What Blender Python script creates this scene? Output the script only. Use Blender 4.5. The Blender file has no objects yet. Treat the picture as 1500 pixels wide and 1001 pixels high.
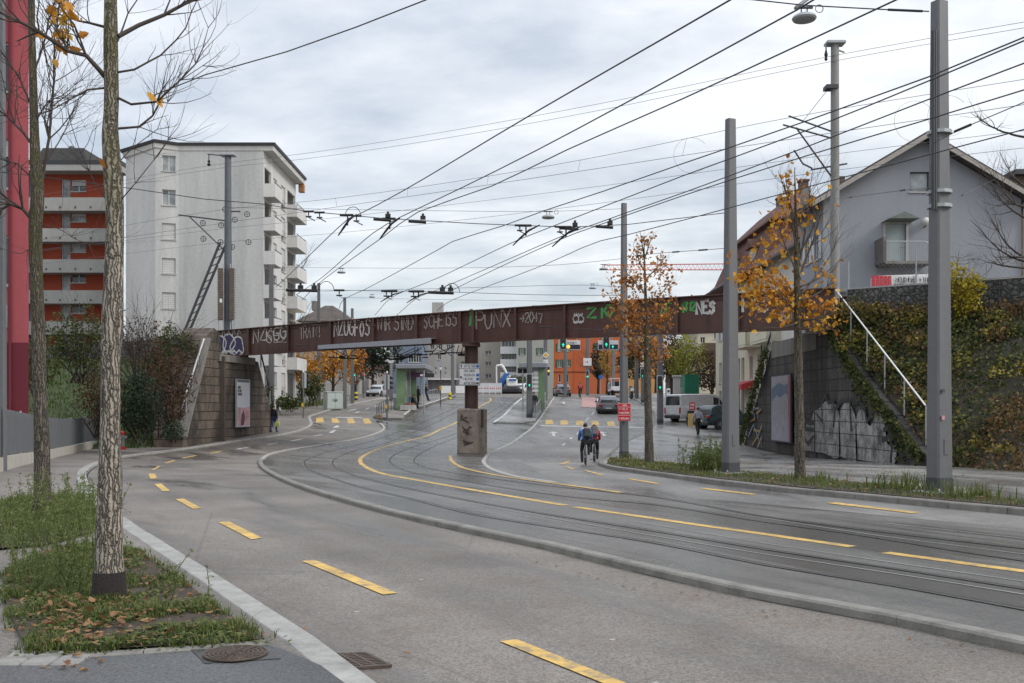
import bpy, bmesh, math, random
from mathutils import Vector, Matrix, noise
R = math.radians
F, HZ, CZ = 1458.33, 600.0, 1.6
scene = bpy.context.scene
COL = scene.collection
V = Vector

# ------------------------------------------------------------------ terrain profile
PROF = [(-60,0),(-20,0),(0,0),(15,0),(25,-.12),(36,-.4),(45,-.62),(50,-.64),(55,-.5),(64,-.05),(70,.25),(76,.65),
        (90,1.55),(110,2.7),(128,3.5),(140,3.8),(160,3.95),(220,4),(700,4)]
def G(y):
    if y <= PROF[0][0]: return PROF[0][1]
    if y >= PROF[-1][0]: return PROF[-1][1]
    for i in range(len(PROF)-1):
        x0,a = PROF[i]; x1,b = PROF[i+1]
        if x0 <= y <= x1:
            def tan(k):
                if k <= 0 or k >= len(PROF)-1: return 0
                return (PROF[k+1][1]-PROF[k-1][1])/(PROF[k+1][0]-PROF[k-1][0])
            h = x1-x0; t = (y-x0)/h; m0, m1 = tan(i), tan(i+1)
            return (2*t**3-3*t*t+1)*a+(t**3-2*t*t+t)*h*m0+(-2*t**3+3*t*t)*b+(t**3-t*t)*h*m1
def W(px, py, Y):                       # a point seen at (px, py) of the survey photo, Y metres away
    return V(((px-750)/F*Y, Y, CZ-(py-HZ)/F*Y))
def WZ(px, py, z):
    Y = F*(z-CZ)/(HZ-py); return V(((px-750)/F*Y, Y, z))
def GP(px, py, dz=0.0):                 # where that line of sight meets the ground
    s = (py-HZ)/F
    def d(Y): return CZ-s*Y-(G(Y)+dz)
    Y = 3.0
    while Y < 139 and d(Y) > 0: Y += .5
    lo, hi = Y-.5, Y
    for _ in range(30):
        m = (lo+hi)/2
        if d(m) > 0: lo = m
        else: hi = m
    return V(((px-750)/F*hi, hi, G(hi)+dz))
def gp(pts, dz=0.0): return [GP(x, y, dz) for x, y in pts]
def spline(pts, step=.5):
    pts = [V(p) for p in pts]
    if len(pts) < 3:
        n = max(1, int((pts[1]-pts[0]).length/step)); return [pts[0].lerp(pts[1], i/n) for i in range(n+1)]
    P = [pts[0]*2-pts[1]]+pts+[pts[-1]*2-pts[-2]]; out = []
    for i in range(1, len(P)-2):
        a,b,c,d = P[i-1:i+3]
        t1 = max(1e-4,(b-a).length**.5); t2 = max(1e-4,(c-b).length**.5); t3 = max(1e-4,(d-c).length**.5)
        m1 = ((b-a)/t1-(c-a)/(t1+t2)+(c-b)/t2)*t2; m2 = ((c-b)/t2-(d-b)/(t2+t3)+(d-c)/t3)*t2
        n = max(1, int((c-b).length/step))
        for k in range(n):
            t = k/n
            out.append(b*(2*t**3-3*t*t+1)+m1*(t**3-2*t*t+t)+c*(-2*t**3+3*t*t)+m2*(t**3-t*t))
    out.append(pts[-1]); return out

# ------------------------------------------------------------------ materials
class NT:
    def __init__(s, name):
        s.m = bpy.data.materials.new(name); s.m.use_nodes = True; s.t = s.m.node_tree; s.n = s.t.nodes
        s.b = s.n['Principled BSDF']
    def new(s, k, **kw):
        n = s.n.new(k)
        for a, v in kw.items():
            if a.startswith('i_'):
                key = a[2:].replace('_', ' '); n.inputs[int(key) if key.isdigit() else key].default_value = v
            else: setattr(n, a, v)
        return n
    def ln(s, a, b): s.t.links.new(a, b)
    def pos(s): return s.new('ShaderNodeNewGeometry').outputs['Position']
    def map(s, vec, scale, rot=(0,0,0), loc=(0,0,0)):
        n = s.new('ShaderNodeMapping'); tex = rot[2] != 0; n.vector_type = 'TEXTURE' if tex else 'POINT'; n.inputs['Scale'].default_value = tuple(1/k for k in scale) if tex else scale; n.inputs['Rotation'].default_value = rot; n.inputs['Location'].default_value = loc
        s.ln(vec, n.inputs['Vector']); return n.outputs[0]
    def noise(s, vec, scale, detail=5, rough=.6, dist=0):
        n = s.new('ShaderNodeTexNoise'); n.inputs['Scale'].default_value = scale; n.inputs['Detail'].default_value = detail
        n.inputs['Roughness'].default_value = rough; n.inputs['Distortion'].default_value = dist
        s.ln(vec, n.inputs['Vector']); return n.outputs[0]
    def ramp(s, fac, stops):
        n = s.new('ShaderNodeValToRGB'); e = n.color_ramp.elements
        while len(e) < len(stops): e.new(.5)
        for k, (p, c) in enumerate(stops):
            e[k].position = p; e[k].color = (*c, 1) if len(c) == 3 else c
        s.ln(fac, n.inputs[0]); return n.outputs[0]
    def mix(s, fac, a, b, mode='MIX'):
        n = s.new('ShaderNodeMix', data_type='RGBA', blend_type=mode)
        for i, v in ((0, fac), (6, a), (7, b)):
            if isinstance(v, (int, float)): n.inputs[i].default_value = v
            elif isinstance(v, tuple): n.inputs[i].default_value = (*v, 1)
            else: s.ln(v, n.inputs[i])
        return n.outputs[2]
    def math(s, op, a, b=0.0, clamp=False):
        n = s.new('ShaderNodeMath', operation=op, use_clamp=clamp)
        for i, v in enumerate((a, b)):
            if isinstance(v, (int, float)): n.inputs[i].default_value = v
            else: s.ln(v, n.inputs[i])
        return n.outputs[0]
    def bump(s, h, strength=.3, dist=.02):
        n = s.new('ShaderNodeBump'); n.inputs['Strength'].default_value = strength; n.inputs['Distance'].default_value = dist
        s.ln(h, n.inputs['Height']); s.ln(n.outputs[0], s.b.inputs['Normal'])
    def base(s, c):
        if isinstance(c, tuple): s.b.inputs['Base Color'].default_value = (*c, 1)
        else: s.ln(c, s.b.inputs['Base Color'])
    def rough(s, v):
        if isinstance(v, (int, float)): s.b.inputs['Roughness'].default_value = v
        else: s.ln(v, s.b.inputs['Roughness'])

MATS = {}
def mul(c, k): return tuple(min(1, x*k) for x in c)
def paintmat(name, c, wear=.5, under=(.15,.145,.135)):
    t = NT(name); p = t.pos(); n = t.noise(p, 7, 6, .75); n2 = t.noise(p, 60, 3, .7); big = t.noise(p, 1.1, 3, .6)
    col = t.ramp(big, [(.4, mul(c,.8)), (.55, c), (.65, mul(c,1.1))])
    w = t.math('ADD', n, t.math('MULTIPLY', n2, .45))
    m = t.ramp(w, [(.86-wear*.32, (0,0,0)), (.98-wear*.22, (1,1,1))])
    col = t.mix(t.math('MULTIPLY', m, .8), col, under)
    col = t.mix(.7, col, t.ramp(n2, [(.4, (.78,.78,.78)), (.6, (1.12,1.12,1.12))]), 'MULTIPLY')
    t.base(col); t.rough(.6); t.bump(n2, .25, .006); MATS[name] = t.m; return t.m
def mat(name, c, rough=.7, var=.25, scale=3.0, metal=0.0, bump=0.0, bscale=30.0, streak=False, spec=None, emit=None):
    if name in MATS: return MATS[name]
    t = NT(name); p = t.pos()
    if var:
        v = t.map(p, (1,1,.12)) if streak else p
        n = t.noise(v, scale, 6, .65)
        n2 = t.noise(p, scale*9, 3, .6)
        m = t.math('MULTIPLY_ADD', n2, .35); t.n[-1].inputs[2].default_value = 0
        a = t.math('ADD', n, m)
        t.base(t.ramp(a, [(.35, mul(c, 1-var)), (.68, c), (.95, mul(c, 1+var*.7))]))
    else: t.base(c)
    t.rough(rough); t.b.inputs['Metallic'].default_value = metal
    if spec is not None: t.b.inputs['Specular IOR Level'].default_value = spec
    if bump: t.bump(t.noise(p, bscale, 5), bump, .02)
    if emit:
        t.b.inputs['Emission Color'].default_value = (*c, 1); t.b.inputs['Emission Strength'].default_value = emit
    MATS[name] = t.m; return t.m

def leafmat(name, cols, scale=3.0, rough=.55):
    if name in MATS: return MATS[name]
    t = NT(name)
    n = t.noise(t.pos(), scale, 2); wn = t.new('ShaderNodeTexWhiteNoise', noise_dimensions='1D')
    g = t.new('ShaderNodeNewGeometry'); t.ln(g.outputs['Random Per Island'], wn.inputs['W'])
    a = t.math('MULTIPLY_ADD', wn.outputs[0], .6); t.n[-1].inputs[2].default_value = -.05
    a = t.math('ADD', a, t.math('MULTIPLY', n, .45))
    k = len(cols)
    t.base(t.ramp(a, [(.1+.8*i/(k-1), c) for i, c in enumerate(cols)])); t.rough(rough)
    t.b.inputs['Specular IOR Level'].default_value = .3
    tr = t.new('ShaderNodeBsdfTranslucent'); mx = t.new('ShaderNodeMixShader'); mx.inputs[0].default_value = .3
    t.ln(t.b.inputs['Base Color'].links[0].from_socket, tr.inputs[0])
    o = t.n['Material Output']; t.ln(t.b.outputs[0], mx.inputs[1]); t.ln(tr.outputs[0], mx.inputs[2]); t.ln(mx.outputs[0], o.inputs[0])
    MATS[name] = t.m; return t.m

def asphalt(name, c, wet=.0, warm=(1,1,1), rbase=.62, joint=None, wscale=(.1,.6,1), wrot=2.1, lrot=2.1):
    t = NT(name); p = t.pos()
    big = t.noise(p, .22, 6, .6, .4); mid = t.noise(p, 1.7, 6, .65); fine = t.noise(p, 38, 3, .75); grit = t.noise(p, 110, 2, .8)
    col = t.ramp(big, [(.38, mul(c, .74)), (.5, c), (.62, mul(c, 1.24))])
    col = t.mix(t.ramp(mid, [(.47, (0,0,0)), (.66, (.45,.45,.45))]), col, tuple(a*b*.78 for a, b in zip(c, warm)))
    lanes = t.noise(t.map(p, (.10,.75,1), (0,0,lrot)), 1.0, 4, .5, .5)
    col = t.mix(.8, col, t.ramp(lanes, [(.40, (.80,.79,.78)), (.5, (1,1,1)), (.60, (1.13,1.12,1.10))]), 'MULTIPLY')
    col = t.mix(1, col, t.ramp(fine, [(.40, (.68,.68,.68)), (.5, (1,1,1)), (.62, (1.24,1.23,1.21))]), 'MULTIPLY')
    col = t.mix(1, col, t.ramp(grit, [(.38, (.6,.6,.6)), (.5, (1,1,1)), (.62, (1.34,1.33,1.31))]), 'MULTIPLY')
    st = t.noise(t.map(p, wscale, (0,0,wrot)), 1.0, 7, .62, .3)
    if wet:
        w = t.ramp(st, [(.56-wet*.3, (0,0,0)), (.66-wet*.2, (1,1,1))])
        col = t.mix(t.math('MULTIPLY', w, .75), col, mul(c, .40))
        r = t.math('MULTIPLY_ADD', w, -(rbase-.22)); t.n[-1].inputs[2].default_value = rbase; t.rough(r)
    else: t.rough(rbase)
    # old crack sealing and small light specks
    vo = t.new('ShaderNodeTexVoronoi', feature='DISTANCE_TO_EDGE'); vo.inputs['Scale'].default_value = .16
    t.ln(t.map(t.mix(.25, p, t.new('ShaderNodeTexNoise', i_Scale=.7).outputs[1], 'ADD'), (1,1,.0)), vo.inputs['Vector'])
    ck = t.math('MULTIPLY', t.math('LESS_THAN', vo.outputs[0], .0022), .3)
    col = t.mix(ck, col, mul(c, .4))
    v2 = t.new('ShaderNodeTexVoronoi'); v2.inputs['Scale'].default_value = 1.6; t.ln(p, v2.inputs['Vector'])
    col = t.mix(t.math('MULTIPLY', t.math('LESS_THAN', v2.outputs[0], .035), .5), col, (.5,.5,.48))
    t.base(col); t.bump(t.math('ADD', fine, t.math('MULTIPLY', grit, .5)), .35, .006)
    MATS[name] = t.m; return t.m

def blockwall(name, c, dark, mortar, sx=.9, sz=.45, ygrad=0, axis='y'):
    t = NT(name); p = t.pos(); s = t.new('ShaderNodeSeparateXYZ'); t.ln(p, s.inputs[0])
    cb = t.new('ShaderNodeCombineXYZ'); t.ln(s.outputs[1 if axis == 'y' else 0], cb.inputs[0]); t.ln(s.outputs[2], cb.inputs[1])
    wob = t.noise(p, 2.5, 2); ad = t.new('ShaderNodeVectorMath', operation='MULTIPLY_ADD')
    t.ln(t.n[-2].outputs[1], ad.inputs[0]); ad.inputs[1].default_value = (.05,.04,0); t.ln(cb.outputs[0], ad.inputs[2])
    br = t.new('ShaderNodeTexBrick'); br.inputs['Scale'].default_value = 1; br.inputs['Brick Width'].default_value = sx; br.inputs['Row Height'].default_value = sz
    br.inputs['Mortar Size'].default_value = .025; br.inputs['Mortar Smooth'].default_value = .3; br.inputs['Bias'].default_value = -.2
    br.inputs['Color1'].default_value = (*c, 1); br.inputs['Color2'].default_value = (*mul(c, .66), 1); br.inputs['Mortar'].default_value = (*mortar, 1)
    t.ln(ad.outputs[0], br.inputs['Vector'])
    st = t.noise(t.map(p, (1,1,.28)), .9, 7, .7, .6)
    col = t.mix(t.ramp(st, [(.42, (0,0,0)), (.62, (1,1,1))]), br.outputs[0], dark)
    fn = t.noise(p, 14, 5, .7)
    col = t.mix(.8, col, t.ramp(fn, [(.3, (.55,.55,.55)), (.55, (1,1,1)), (.8, (1.3,1.28,1.25))]), 'MULTIPLY')
    t.base(col); t.rough(.85)
    h = t.math('ADD', t.math('MULTIPLY', br.outputs[1], -1.4), t.math('MULTIPLY', fn, .6)); t.bump(h, .8, .05)
    MATS[name] = t.m; return t.m

def rubble(name, c):
    t = NT(name); p = t.pos(); v = t.new('ShaderNodeTexVoronoi'); v.inputs['Scale'].default_value = 5.5; t.ln(p, v.inputs['Vector'])
    e = t.new('ShaderNodeTexVoronoi', feature='DISTANCE_TO_EDGE'); e.inputs['Scale'].default_value = 5.5; t.ln(p, e.inputs['Vector'])
    s = t.new('ShaderNodeSeparateColor'); t.ln(v.outputs['Color'], s.inputs[0])
    col = t.ramp(s.outputs[0], [(0, mul(c,.5)), (.6, c), (1, mul(c,1.5))]); col = t.mix(t.ramp(e.outputs[0], [(.0, (1,1,1)), (.16, (0,0,0))]), col, mul(c,.12))
    t.base(col); t.rough(.9); t.bump(e.outputs[0], 1, .08); MATS[name] = t.m; return t.m
def tiles(name, c, dark, sc=4.0):
    t = NT(name); p = t.pos()
    w = t.new('ShaderNodeTexWave', wave_type='BANDS', bands_direction='Z'); w.inputs['Scale'].default_value = sc; w.inputs['Distortion'].default_value = 1.5
    w.inputs['Detail'].default_value = 2; t.ln(p, w.inputs['Vector'])
    n = t.noise(p, 1.3, 6, .7); n2 = t.noise(p, 11, 3, .7)
    col = t.ramp(t.math('ADD', n, t.math('MULTIPLY', n2, .3)), [(.4, dark), (.65, c), (.9, mul(c, 1.35))])
    col = t.mix(.6, col, t.ramp(w.outputs[0], [(.1, (.5,.5,.5)), (.5, (1,1,1))]), 'MULTIPLY')
    t.base(col); t.rough(.85); t.bump(w.outputs[0], .6, .05); MATS[name] = t.m; return t.m

def bark(name, c, moss, dark):
    t = NT(name); p = t.pos()
    v = t.new('ShaderNodeTexVoronoi', feature='DISTANCE_TO_EDGE'); v.inputs['Scale'].default_value = 30
    d = t.noise(p, 9, 3); ad = t.new('ShaderNodeVectorMath', operation='MULTIPLY_ADD'); t.ln(t.n[-2].outputs[1], ad.inputs[0]); ad.inputs[1].default_value = (.09,.09,.05); t.ln(t.map(p, (1.2,1.2,.075)), ad.inputs[2])
    t.ln(ad.outputs[0], v.inputs['Vector'])
    col = t.ramp(v.outputs[0], [(.02, dark), (.16, c), (.5, mul(c, 1.25))])
    s = t.new('ShaderNodeSeparateXYZ'); t.ln(p, s.inputs[0])
    mz = t.math('MULTIPLY', t.ramp(t.math('MULTIPLY', s.outputs[2], .1), [(.26, (0,0,0)), (.36, (1,1,1))]), t.ramp(t.noise(p, 5, 5, .7), [(.35, (0,0,0)), (.6, (1,1,1))]))
    col = t.mix(t.math('MULTIPLY', mz, .75), col, moss)
    col = t.mix(.7, col, t.ramp(t.noise(p, 22, 4, .7), [(.3, (.6,.6,.6)), (.6, (1,1,1)), (.85, (1.3,1.3,1.3))]), 'MULTIPLY')
    t.base(col); t.rough(.9); t.bump(t.math('MINIMUM', v.outputs[0], .25), 1.0, .06); MATS[name] = t.m; return t.m

# ------------------------------------------------------------------ mesh builder
class MB:
    def __init__(s): s.v = []; s.f = []; s.mi = []; s.cur = 0
    def add(s, vs, fs):
        o = len(s.v); s.v += [V(p) for p in vs]; s.f += [tuple(i+o for i in f) for f in fs]; s.mi += [s.cur]*len(fs); return s
    def box(s, c, size, rz=0.0, M=None, bev=0.0):
        x, y, z = (a/2 for a in size)
        if M is None: M = Matrix.Rotation(rz, 3, 'Z')
        c = V(c)
        if bev:
            b = min(bev, x*.9, y*.9, z*.9); pts = []
            for sz, ins in ((-z, b), (-z+b, 0), (z-b, 0), (z, b)):
                X, Y = x-ins, y-ins
                for (a, d) in ((-X+b, -Y), (X-b, -Y), (X, -Y+b), (X, Y-b), (X-b, Y), (-X+b, Y), (-X, Y-b), (-X, -Y+b)): pts.append(c+M@V((a, d, sz)))
            fs = [tuple(range(7, -1, -1)), tuple(range(24, 32))]
            for k in range(3):
                for i in range(8): j = (i+1) % 8; fs.append((k*8+i, k*8+j, k*8+8+j, k*8+8+i))
            return s.add(pts, fs)
        P = [c+M@V((a*x, b*y, d*z)) for d in (-1, 1) for a, b in ((-1,-1),(1,-1),(1,1),(-1,1))]
        return s.add(P, [(3,2,1,0),(4,5,6,7),(0,1,5,4),(1,2,6,5),(2,3,7,6),(3,0,4,7)])
    def bar(s, a, b, w, h=None, up=V((0,0,1))):
        a, b = V(a), V(b); d = (b-a); L = d.length; d.normalize(); h = h or w
        if abs(d.dot(up)) > .98: up = V((0,1,0))
        sd = d.cross(up).normalized(); u = sd.cross(d)
        M = Matrix((sd, d, u)).transposed(); return s.box((a+b)/2, (w, L, h), M=M)
    def tube(s, pts, rad, n=8, cap=True):
        pts = [V(p) for p in pts]; m = len(pts)
        if isinstance(rad, (int, float)): rad = [rad]*m
        o = len(s.v); prev = None; vs = []
        for i in range(m):
            d = (pts[min(i+1, m-1)]-pts[max(i-1, 0)])
            if d.length < 1e-9: d = V((0,0,1))
            d.normalize()
            if prev is None:
                u = d.orthogonal().normalized()
            else:
                u = prev-d*prev.dot(d)
                u = u.normalized() if u.length > 1e-6 else d.orthogonal().normalized()
            prev = u; w = d.cross(u)
            for k in range(n):
                a = 2*math.pi*k/n; vs.append(pts[i]+(u*math.cos(a)+w*math.sin(a))*rad[i])
        fs = []
        for i in range(m-1):
            for k in range(n):
                j = (k+1) % n; fs.append((i*n+k, i*n+j, i*n+n+j, i*n+n+k))
        if cap and n > 2: fs += [tuple(range(n-1, -1, -1)), tuple(range((m-1)*n, m*n))]
        return s.add(vs, fs)
    def lathe(s, c, prof, n=14, M=None):
        c = V(c); vs = []; m = len(prof); M = M or Matrix.Identity(3)
        for r, z in prof:
            for k in range(n): a = 2*math.pi*k/n; vs.append(c+M@V((r*math.cos(a), r*math.sin(a), z)))
        fs = [(i*n+k, i*n+(k+1) % n, i*n+n+(k+1) % n, i*n+n+k) for i in range(m-1) for k in range(n)]
        fs += [tuple(range(n-1, -1, -1)), tuple(range((m-1)*n, m*n))]
        return s.add(vs, fs)
    def ball(s, c, r, n=10, m=7, sc=(1,1,1)):
        prof = [(max(.02, math.sin(math.pi*i/m))*r, -math.cos(math.pi*i/m)*r) for i in range(m+1)]
        return s.lathe(c, prof, n, Matrix.Diagonal(V(sc)))
    def poly(s, pts): return s.add(pts, [tuple(range(len(pts)))])
    def prism(s, pts, d):                      # polygon swept along vector d
        n = len(pts); d = V(d); P = [V(p) for p in pts]+[V(p)+d for p in pts]
        return s.add(P, [tuple(range(n-1, -1, -1)), tuple(range(n, 2*n))]+[(i, (i+1) % n, n+(i+1) % n, n+i) for i in range(n)])
    def loft(s, rings, cap=True):
        n = len(rings[0]); vs = [p for r in rings for p in r]
        fs = [(i*n+k, i*n+(k+1) % n, i*n+n+(k+1) % n, i*n+n+k) for i in range(len(rings)-1) for k in range(n)]
        if cap: fs += [tuple(range(n-1, -1, -1)), tuple(range((len(rings)-1)*n, len(rings)*n))]
        return s.add(vs, fs)
    def leaf6(s, p, size, rng, flat=0.0, asp=.7):
        d = V((rng.gauss(0,1), rng.gauss(0,1), rng.gauss(0,1)*(1-flat))).normalized(); e = V((0,0,1)).cross(d).normalized() if flat > .5 else (Matrix.Rotation(rng.random()*6.28, 3, d) @ d.orthogonal().normalized())
        n = d.cross(e); p = V(p); sz = size; k = rng.uniform(-.25,.35)
        pt = lambda t, w, h: p+d*sz*t+e*sz*asp*w+n*sz*h*k
        L_ = [pt(0,0,0), pt(.12,.30,.4), pt(.34,.34,.5), pt(.38,.52,.9), pt(.62,.30,.5), pt(.70,.34,.7), pt(1.0,.0,-.2), pt(.70,-.34,.7), pt(.62,-.30,.5), pt(.38,-.52,.9), pt(.34,-.34,.5), pt(.12,-.30,.4), pt(.5,0,0)]
        return s.add(L_, [(i, (i+1) % 12, 12) for i in range(12)])
    def leaf(s, p, size, rng, flat=0.0, asp=.6):
        d = V((rng.gauss(0,1), rng.gauss(0,1), rng.gauss(0,1)*(1-flat))).normalized(); e = d.orthogonal().normalized()
        e = (Matrix.Rotation(rng.random()*6.28, 3, d) @ e); 
        if flat > .5: e = V((0,0,1)).cross(d).normalized()
        w = size*asp/2; n = d.cross(e)*size*.12
        p = V(p)
        return s.add([p, p+d*size*.5+e*w+n, p+d*size, p+d*size*.5-e*w+n], [(0,1,2),(0,2,3)])

def link(name, me, loc=(0,0,0), parent=None):
    o = bpy.data.objects.new(name, me); COL.objects.link(o)
    if parent: o.parent = parent
    else: o.location = loc
    return o
ORG = {}
def build(name, mb, m, parent=None, smooth=False, loc=None):
    """one mesh object; geometry given in world coordinates (local to a prototype built at the origin)"""
    off = ORG.get(parent.name, V((0,0,0))) if parent else V(loc or (0,0,0))
    me = bpy.data.meshes.new(name); me.from_pydata([tuple(p-off) for p in mb.v], [], mb.f)
    for x in (m if isinstance(m, (list, tuple)) else [m]): me.materials.append(x)
    if len(me.materials) > 1: me.polygons.foreach_set('material_index', mb.mi)
    if smooth:
        me.polygons.foreach_set('use_smooth', [True]*len(me.polygons))
        if smooth != 'full':
            try: me.set_sharp_from_angle(angle=R(40))
            except Exception: pass
    bm = bmesh.new(); bm.from_mesh(me); bmesh.ops.recalc_face_normals(bm, faces=bm.faces); bm.to_mesh(me); bm.free()
    me.update(); o = link(name, me, off if not parent else (0,0,0), parent)
    ORG[o.name] = off; return o
def tag(o, label, cat, group=None, kind=None):
    if label: o['label'] = label
    if cat: o['category'] = cat
    if group: o['group'] = group
    if kind: o['kind'] = kind
    return o
def thing(name, label, cat, loc=(0,0,0), group=None):
    o = bpy.data.objects.new(name, None); COL.objects.link(o); o.location = loc; o.empty_display_size = .2
    ORG[o.name] = V(loc); return tag(o, label, cat, group)
def struct(o): o['kind'] = 'structure'; return o
def dup(root, loc, rz=None, label=None, group=None):
    def cp(o, par):
        c = o.copy(); COL.objects.link(c)
        if par: c.parent = par
        for ch in list(o.children): cp(ch, c)
        return c
    c = cp(root, None); c.location = loc
    if rz is not None: c.rotation_euler = (0,0,rz)
    if label: c['label'] = label
    if group: c['group'] = group
    return c

# ground sheets -----------------------------------------------------
def sheet(name, pts, dz, m, skirt=0.0, step=1.0):
    bm = bmesh.new(); vs = [bm.verts.new((p[0], p[1], 0)) for p in pts]; bm.faces.new(vs)
    bmesh.ops.triangulate(bm, faces=bm.faces[:])
    y0 = min(p[1] for p in pts); y1 = max(p[1] for p in pts); y = math.floor(y0)+1
    while y < y1:
        if y < 160: bmesh.ops.bisect_plane(bm, geom=bm.verts[:]+bm.edges[:]+bm.faces[:], plane_co=(0,y,0), plane_no=(0,1,0))
        y += step
    for v in bm.verts: v.co.z = G(v.co.y)+dz
    bmesh.ops.recalc_face_normals(bm, faces=bm.faces)
    if sum(f.normal.z for f in bm.faces) < 0: bmesh.ops.reverse_faces(bm, faces=bm.faces)
    if skirt:
        ed = [e for e in bm.edges if e.is_boundary]
        r = bmesh.ops.extrude_edge_only(bm, edges=ed)
        for v in r['geom']:
            if isinstance(v, bmesh.types.BMVert): v.co.z -= skirt
    me = bpy.data.meshes.new(name); bm.to_mesh(me); bm.free(); me.materials.append(m)
    return struct(link(name, me))
def ribbon_mb(mb, pts, w, dz, step=.5, jag=0.0, rng=random.Random(3)):
    P = spline(pts, step); n = len(P); vs = []
    for i, p in enumerate(P):
        d = P[min(i+1, n-1)]-P[max(i-1, 0)]; d = V((-d.y, d.x, 0)).normalized()
        for sg in (1, -1):
            q = p+d*sg*(w/2+jag*rng.uniform(-1, 1)); vs.append(V((q.x, q.y, G(q.y)+dz)))
    return mb.add(vs, [(2*i, 2*i+1, 2*i+3, 2*i+2) for i in range(n-1)])
def kerb_mb(mb, pts, o0, o1, h0, h1, stone=1.0, gap=.012):
    P = spline(pts, .12); acc = 0; st = [0]; cuts = [(P[0], None)]
    N = len(P)
    def nor(i):
        d = P[min(i+2, N-1)]-P[max(i-2, 0)]; return V((-d.y, d.x, 0)).normalized()
    idx = [0]
    for i in range(1, N):
        acc += (P[i]-P[i-1]).length
        if acc >= stone: idx.append(i); acc = 0
    if idx[-1] != N-1: idx.append(N-1)
    rg = random.Random(5)
    for a, b in zip(idx, idx[1:]):
        A, B = P[a], P[b]; d = (B-A)
        if d.length < .1: continue
        g = d.normalized()*gap/2; na, nb = nor(a), nor(b); j = rg.uniform(-.004, .004); rings = []
        for p, n in ((A+g, na), (B-g, nb)):
            q = [p+n*o0, p+n*o1]; z = [G(c.y) for c in q]; bv = .018
            e = n*(1 if o1 > o0 else -1)*bv
            rings.append([V((q[0].x, q[0].y, z[0]+h0)), V((q[1].x, q[1].y, z[1]+h0)), V((q[1].x, q[1].y, z[1]+h1-bv+j)), V((q[1].x-e.x, q[1].y-e.y, z[1]+h1+j)),
                          V((q[0].x+e.x, q[0].y+e.y, z[0]+h1+j)), V((q[0].x, q[0].y, z[0]+h1-bv+j))])
        mb.loft(rings)
    return mb

# stroke lettering --------------------------------------------------
GL = {'A':['00 36 60','13 53'],'B':['00 06 46 55 44 03','03 43 62 40 00'],'C':['65 46 15 03 11 40 61'],'D':['00 06 36 63 30 00'],'E':['66 06 00 60','03 43'],
'F':['66 06 00','03 43'],'G':['65 46 15 03 11 40 61 63 33'],'H':['00 06','60 66','03 63'],'I':['30 36'],'J':['02 20 41 46'],'K':['00 06','66 03 60'],'L':['06 00 60'],
'M':['00 06 33 66 60'],'N':['00 06 60 66'],'O':['20 03 26 46 63 40 20'],'P':['00 06 46 64 43 03'],'Q':['20 03 26 46 63 40 20','32 60'],'R':['00 06 46 64 43 03','33 60'],
'S':['65 46 15 14 53 51 30 01'],'T':['06 66','36 30'],'U':['06 02 20 40 62 66'],'V':['06 30 66'],'W':['06 10 34 50 66'],'X':['00 66','06 60'],'Y':['06 33 66','33 30'],'Z':['06 66 00 60'],
'0':['20 03 26 46 63 40 20'],'1':['14 36 30'],'2':['05 26 56 64 00 60'],'3':['06 66 33 62 40 01'],'4':['40 46 02 62'],'5':['66 06 03 43 62 40 01'],'7':['06 66 20'],'8':['33 15 36 55 33 01 30 61 33'],'9':['53 23 05 36 65 50'],
'!':['36 32','30 31'],'+':['13 53','31 35'],'>':['03 63','45 63 41'],'-':['13 53'],'.':['30 31'],'/':['00 66'],'6':['56 12 20 50 62 43 12'],'^':['30 36','14 36 54'],'<':['03 63','25 03 21'],'\\':['60 06','36 06 03']}
def text_mb(mb, s, o, u, v, h, sw, gapf=1.0, rng=None, wid=.62, jit=0.0):
    """stroke letters on the plane through o spanned by unit vectors u (along) and v (up); returns the width"""
    o, u, v = V(o), V(u).normalized(), V(v).normalized(); nrm = u.cross(v); x = 0; cw = h*wid
    for ch in s:
        if ch == ' ': x += cw*.75; continue
        g = GL.get(ch.upper())
        jy = rng.uniform(-jit, jit)*h if rng else 0; js = 1+(rng.uniform(-jit, jit) if rng else 0)
        if g:
            for st in g:
                P = [(x+int(c[0])/6*cw*js, jy+int(c[1])/6*h*js) for c in st.split()]
                if rng: P = [(a+rng.uniform(-jit, jit)*h*.25, b+rng.uniform(-jit, jit)*h*.25) for a, b in P]
                stroke(mb, P, o, u, v, sw, nrm)
        x += cw*1.25*gapf*(0.6 if ch in 'Ii1!.' else 1)
    return x
LIFT = [0]
def stroke(mb, P, o, u, v, sw, nrm=None):
    nrm = nrm or u.cross(v); n = len(P); L, Rr = [], []
    LIFT[0] = (LIFT[0]+1) % 37; lz = nrm*(LIFT[0]*.00012)
    for i in range(n):
        a = P[max(i-1, 0)]; b = P[min(i+1, n-1)]; dx, dy = b[0]-a[0], b[1]-a[1]; l = math.hypot(dx, dy) or 1
        px, py = -dy/l*sw/2, dx/l*sw/2
        ex, ey = (0, 0)
        if i == 0: ex, ey = -dx/l*sw*.3, -dy/l*sw*.3
        if i == n-1: ex, ey = dx/l*sw*.3, dy/l*sw*.3
        for lst, sg in ((L, 1), (Rr, -1)): lst.append(o+lz+u*(P[i][0]+sg*px+ex)+v*(P[i][1]+sg*py+ey))
    mb.add(L+Rr, [(i, i+1, n+i+1, n+i) for i in range(n-1)])
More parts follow.
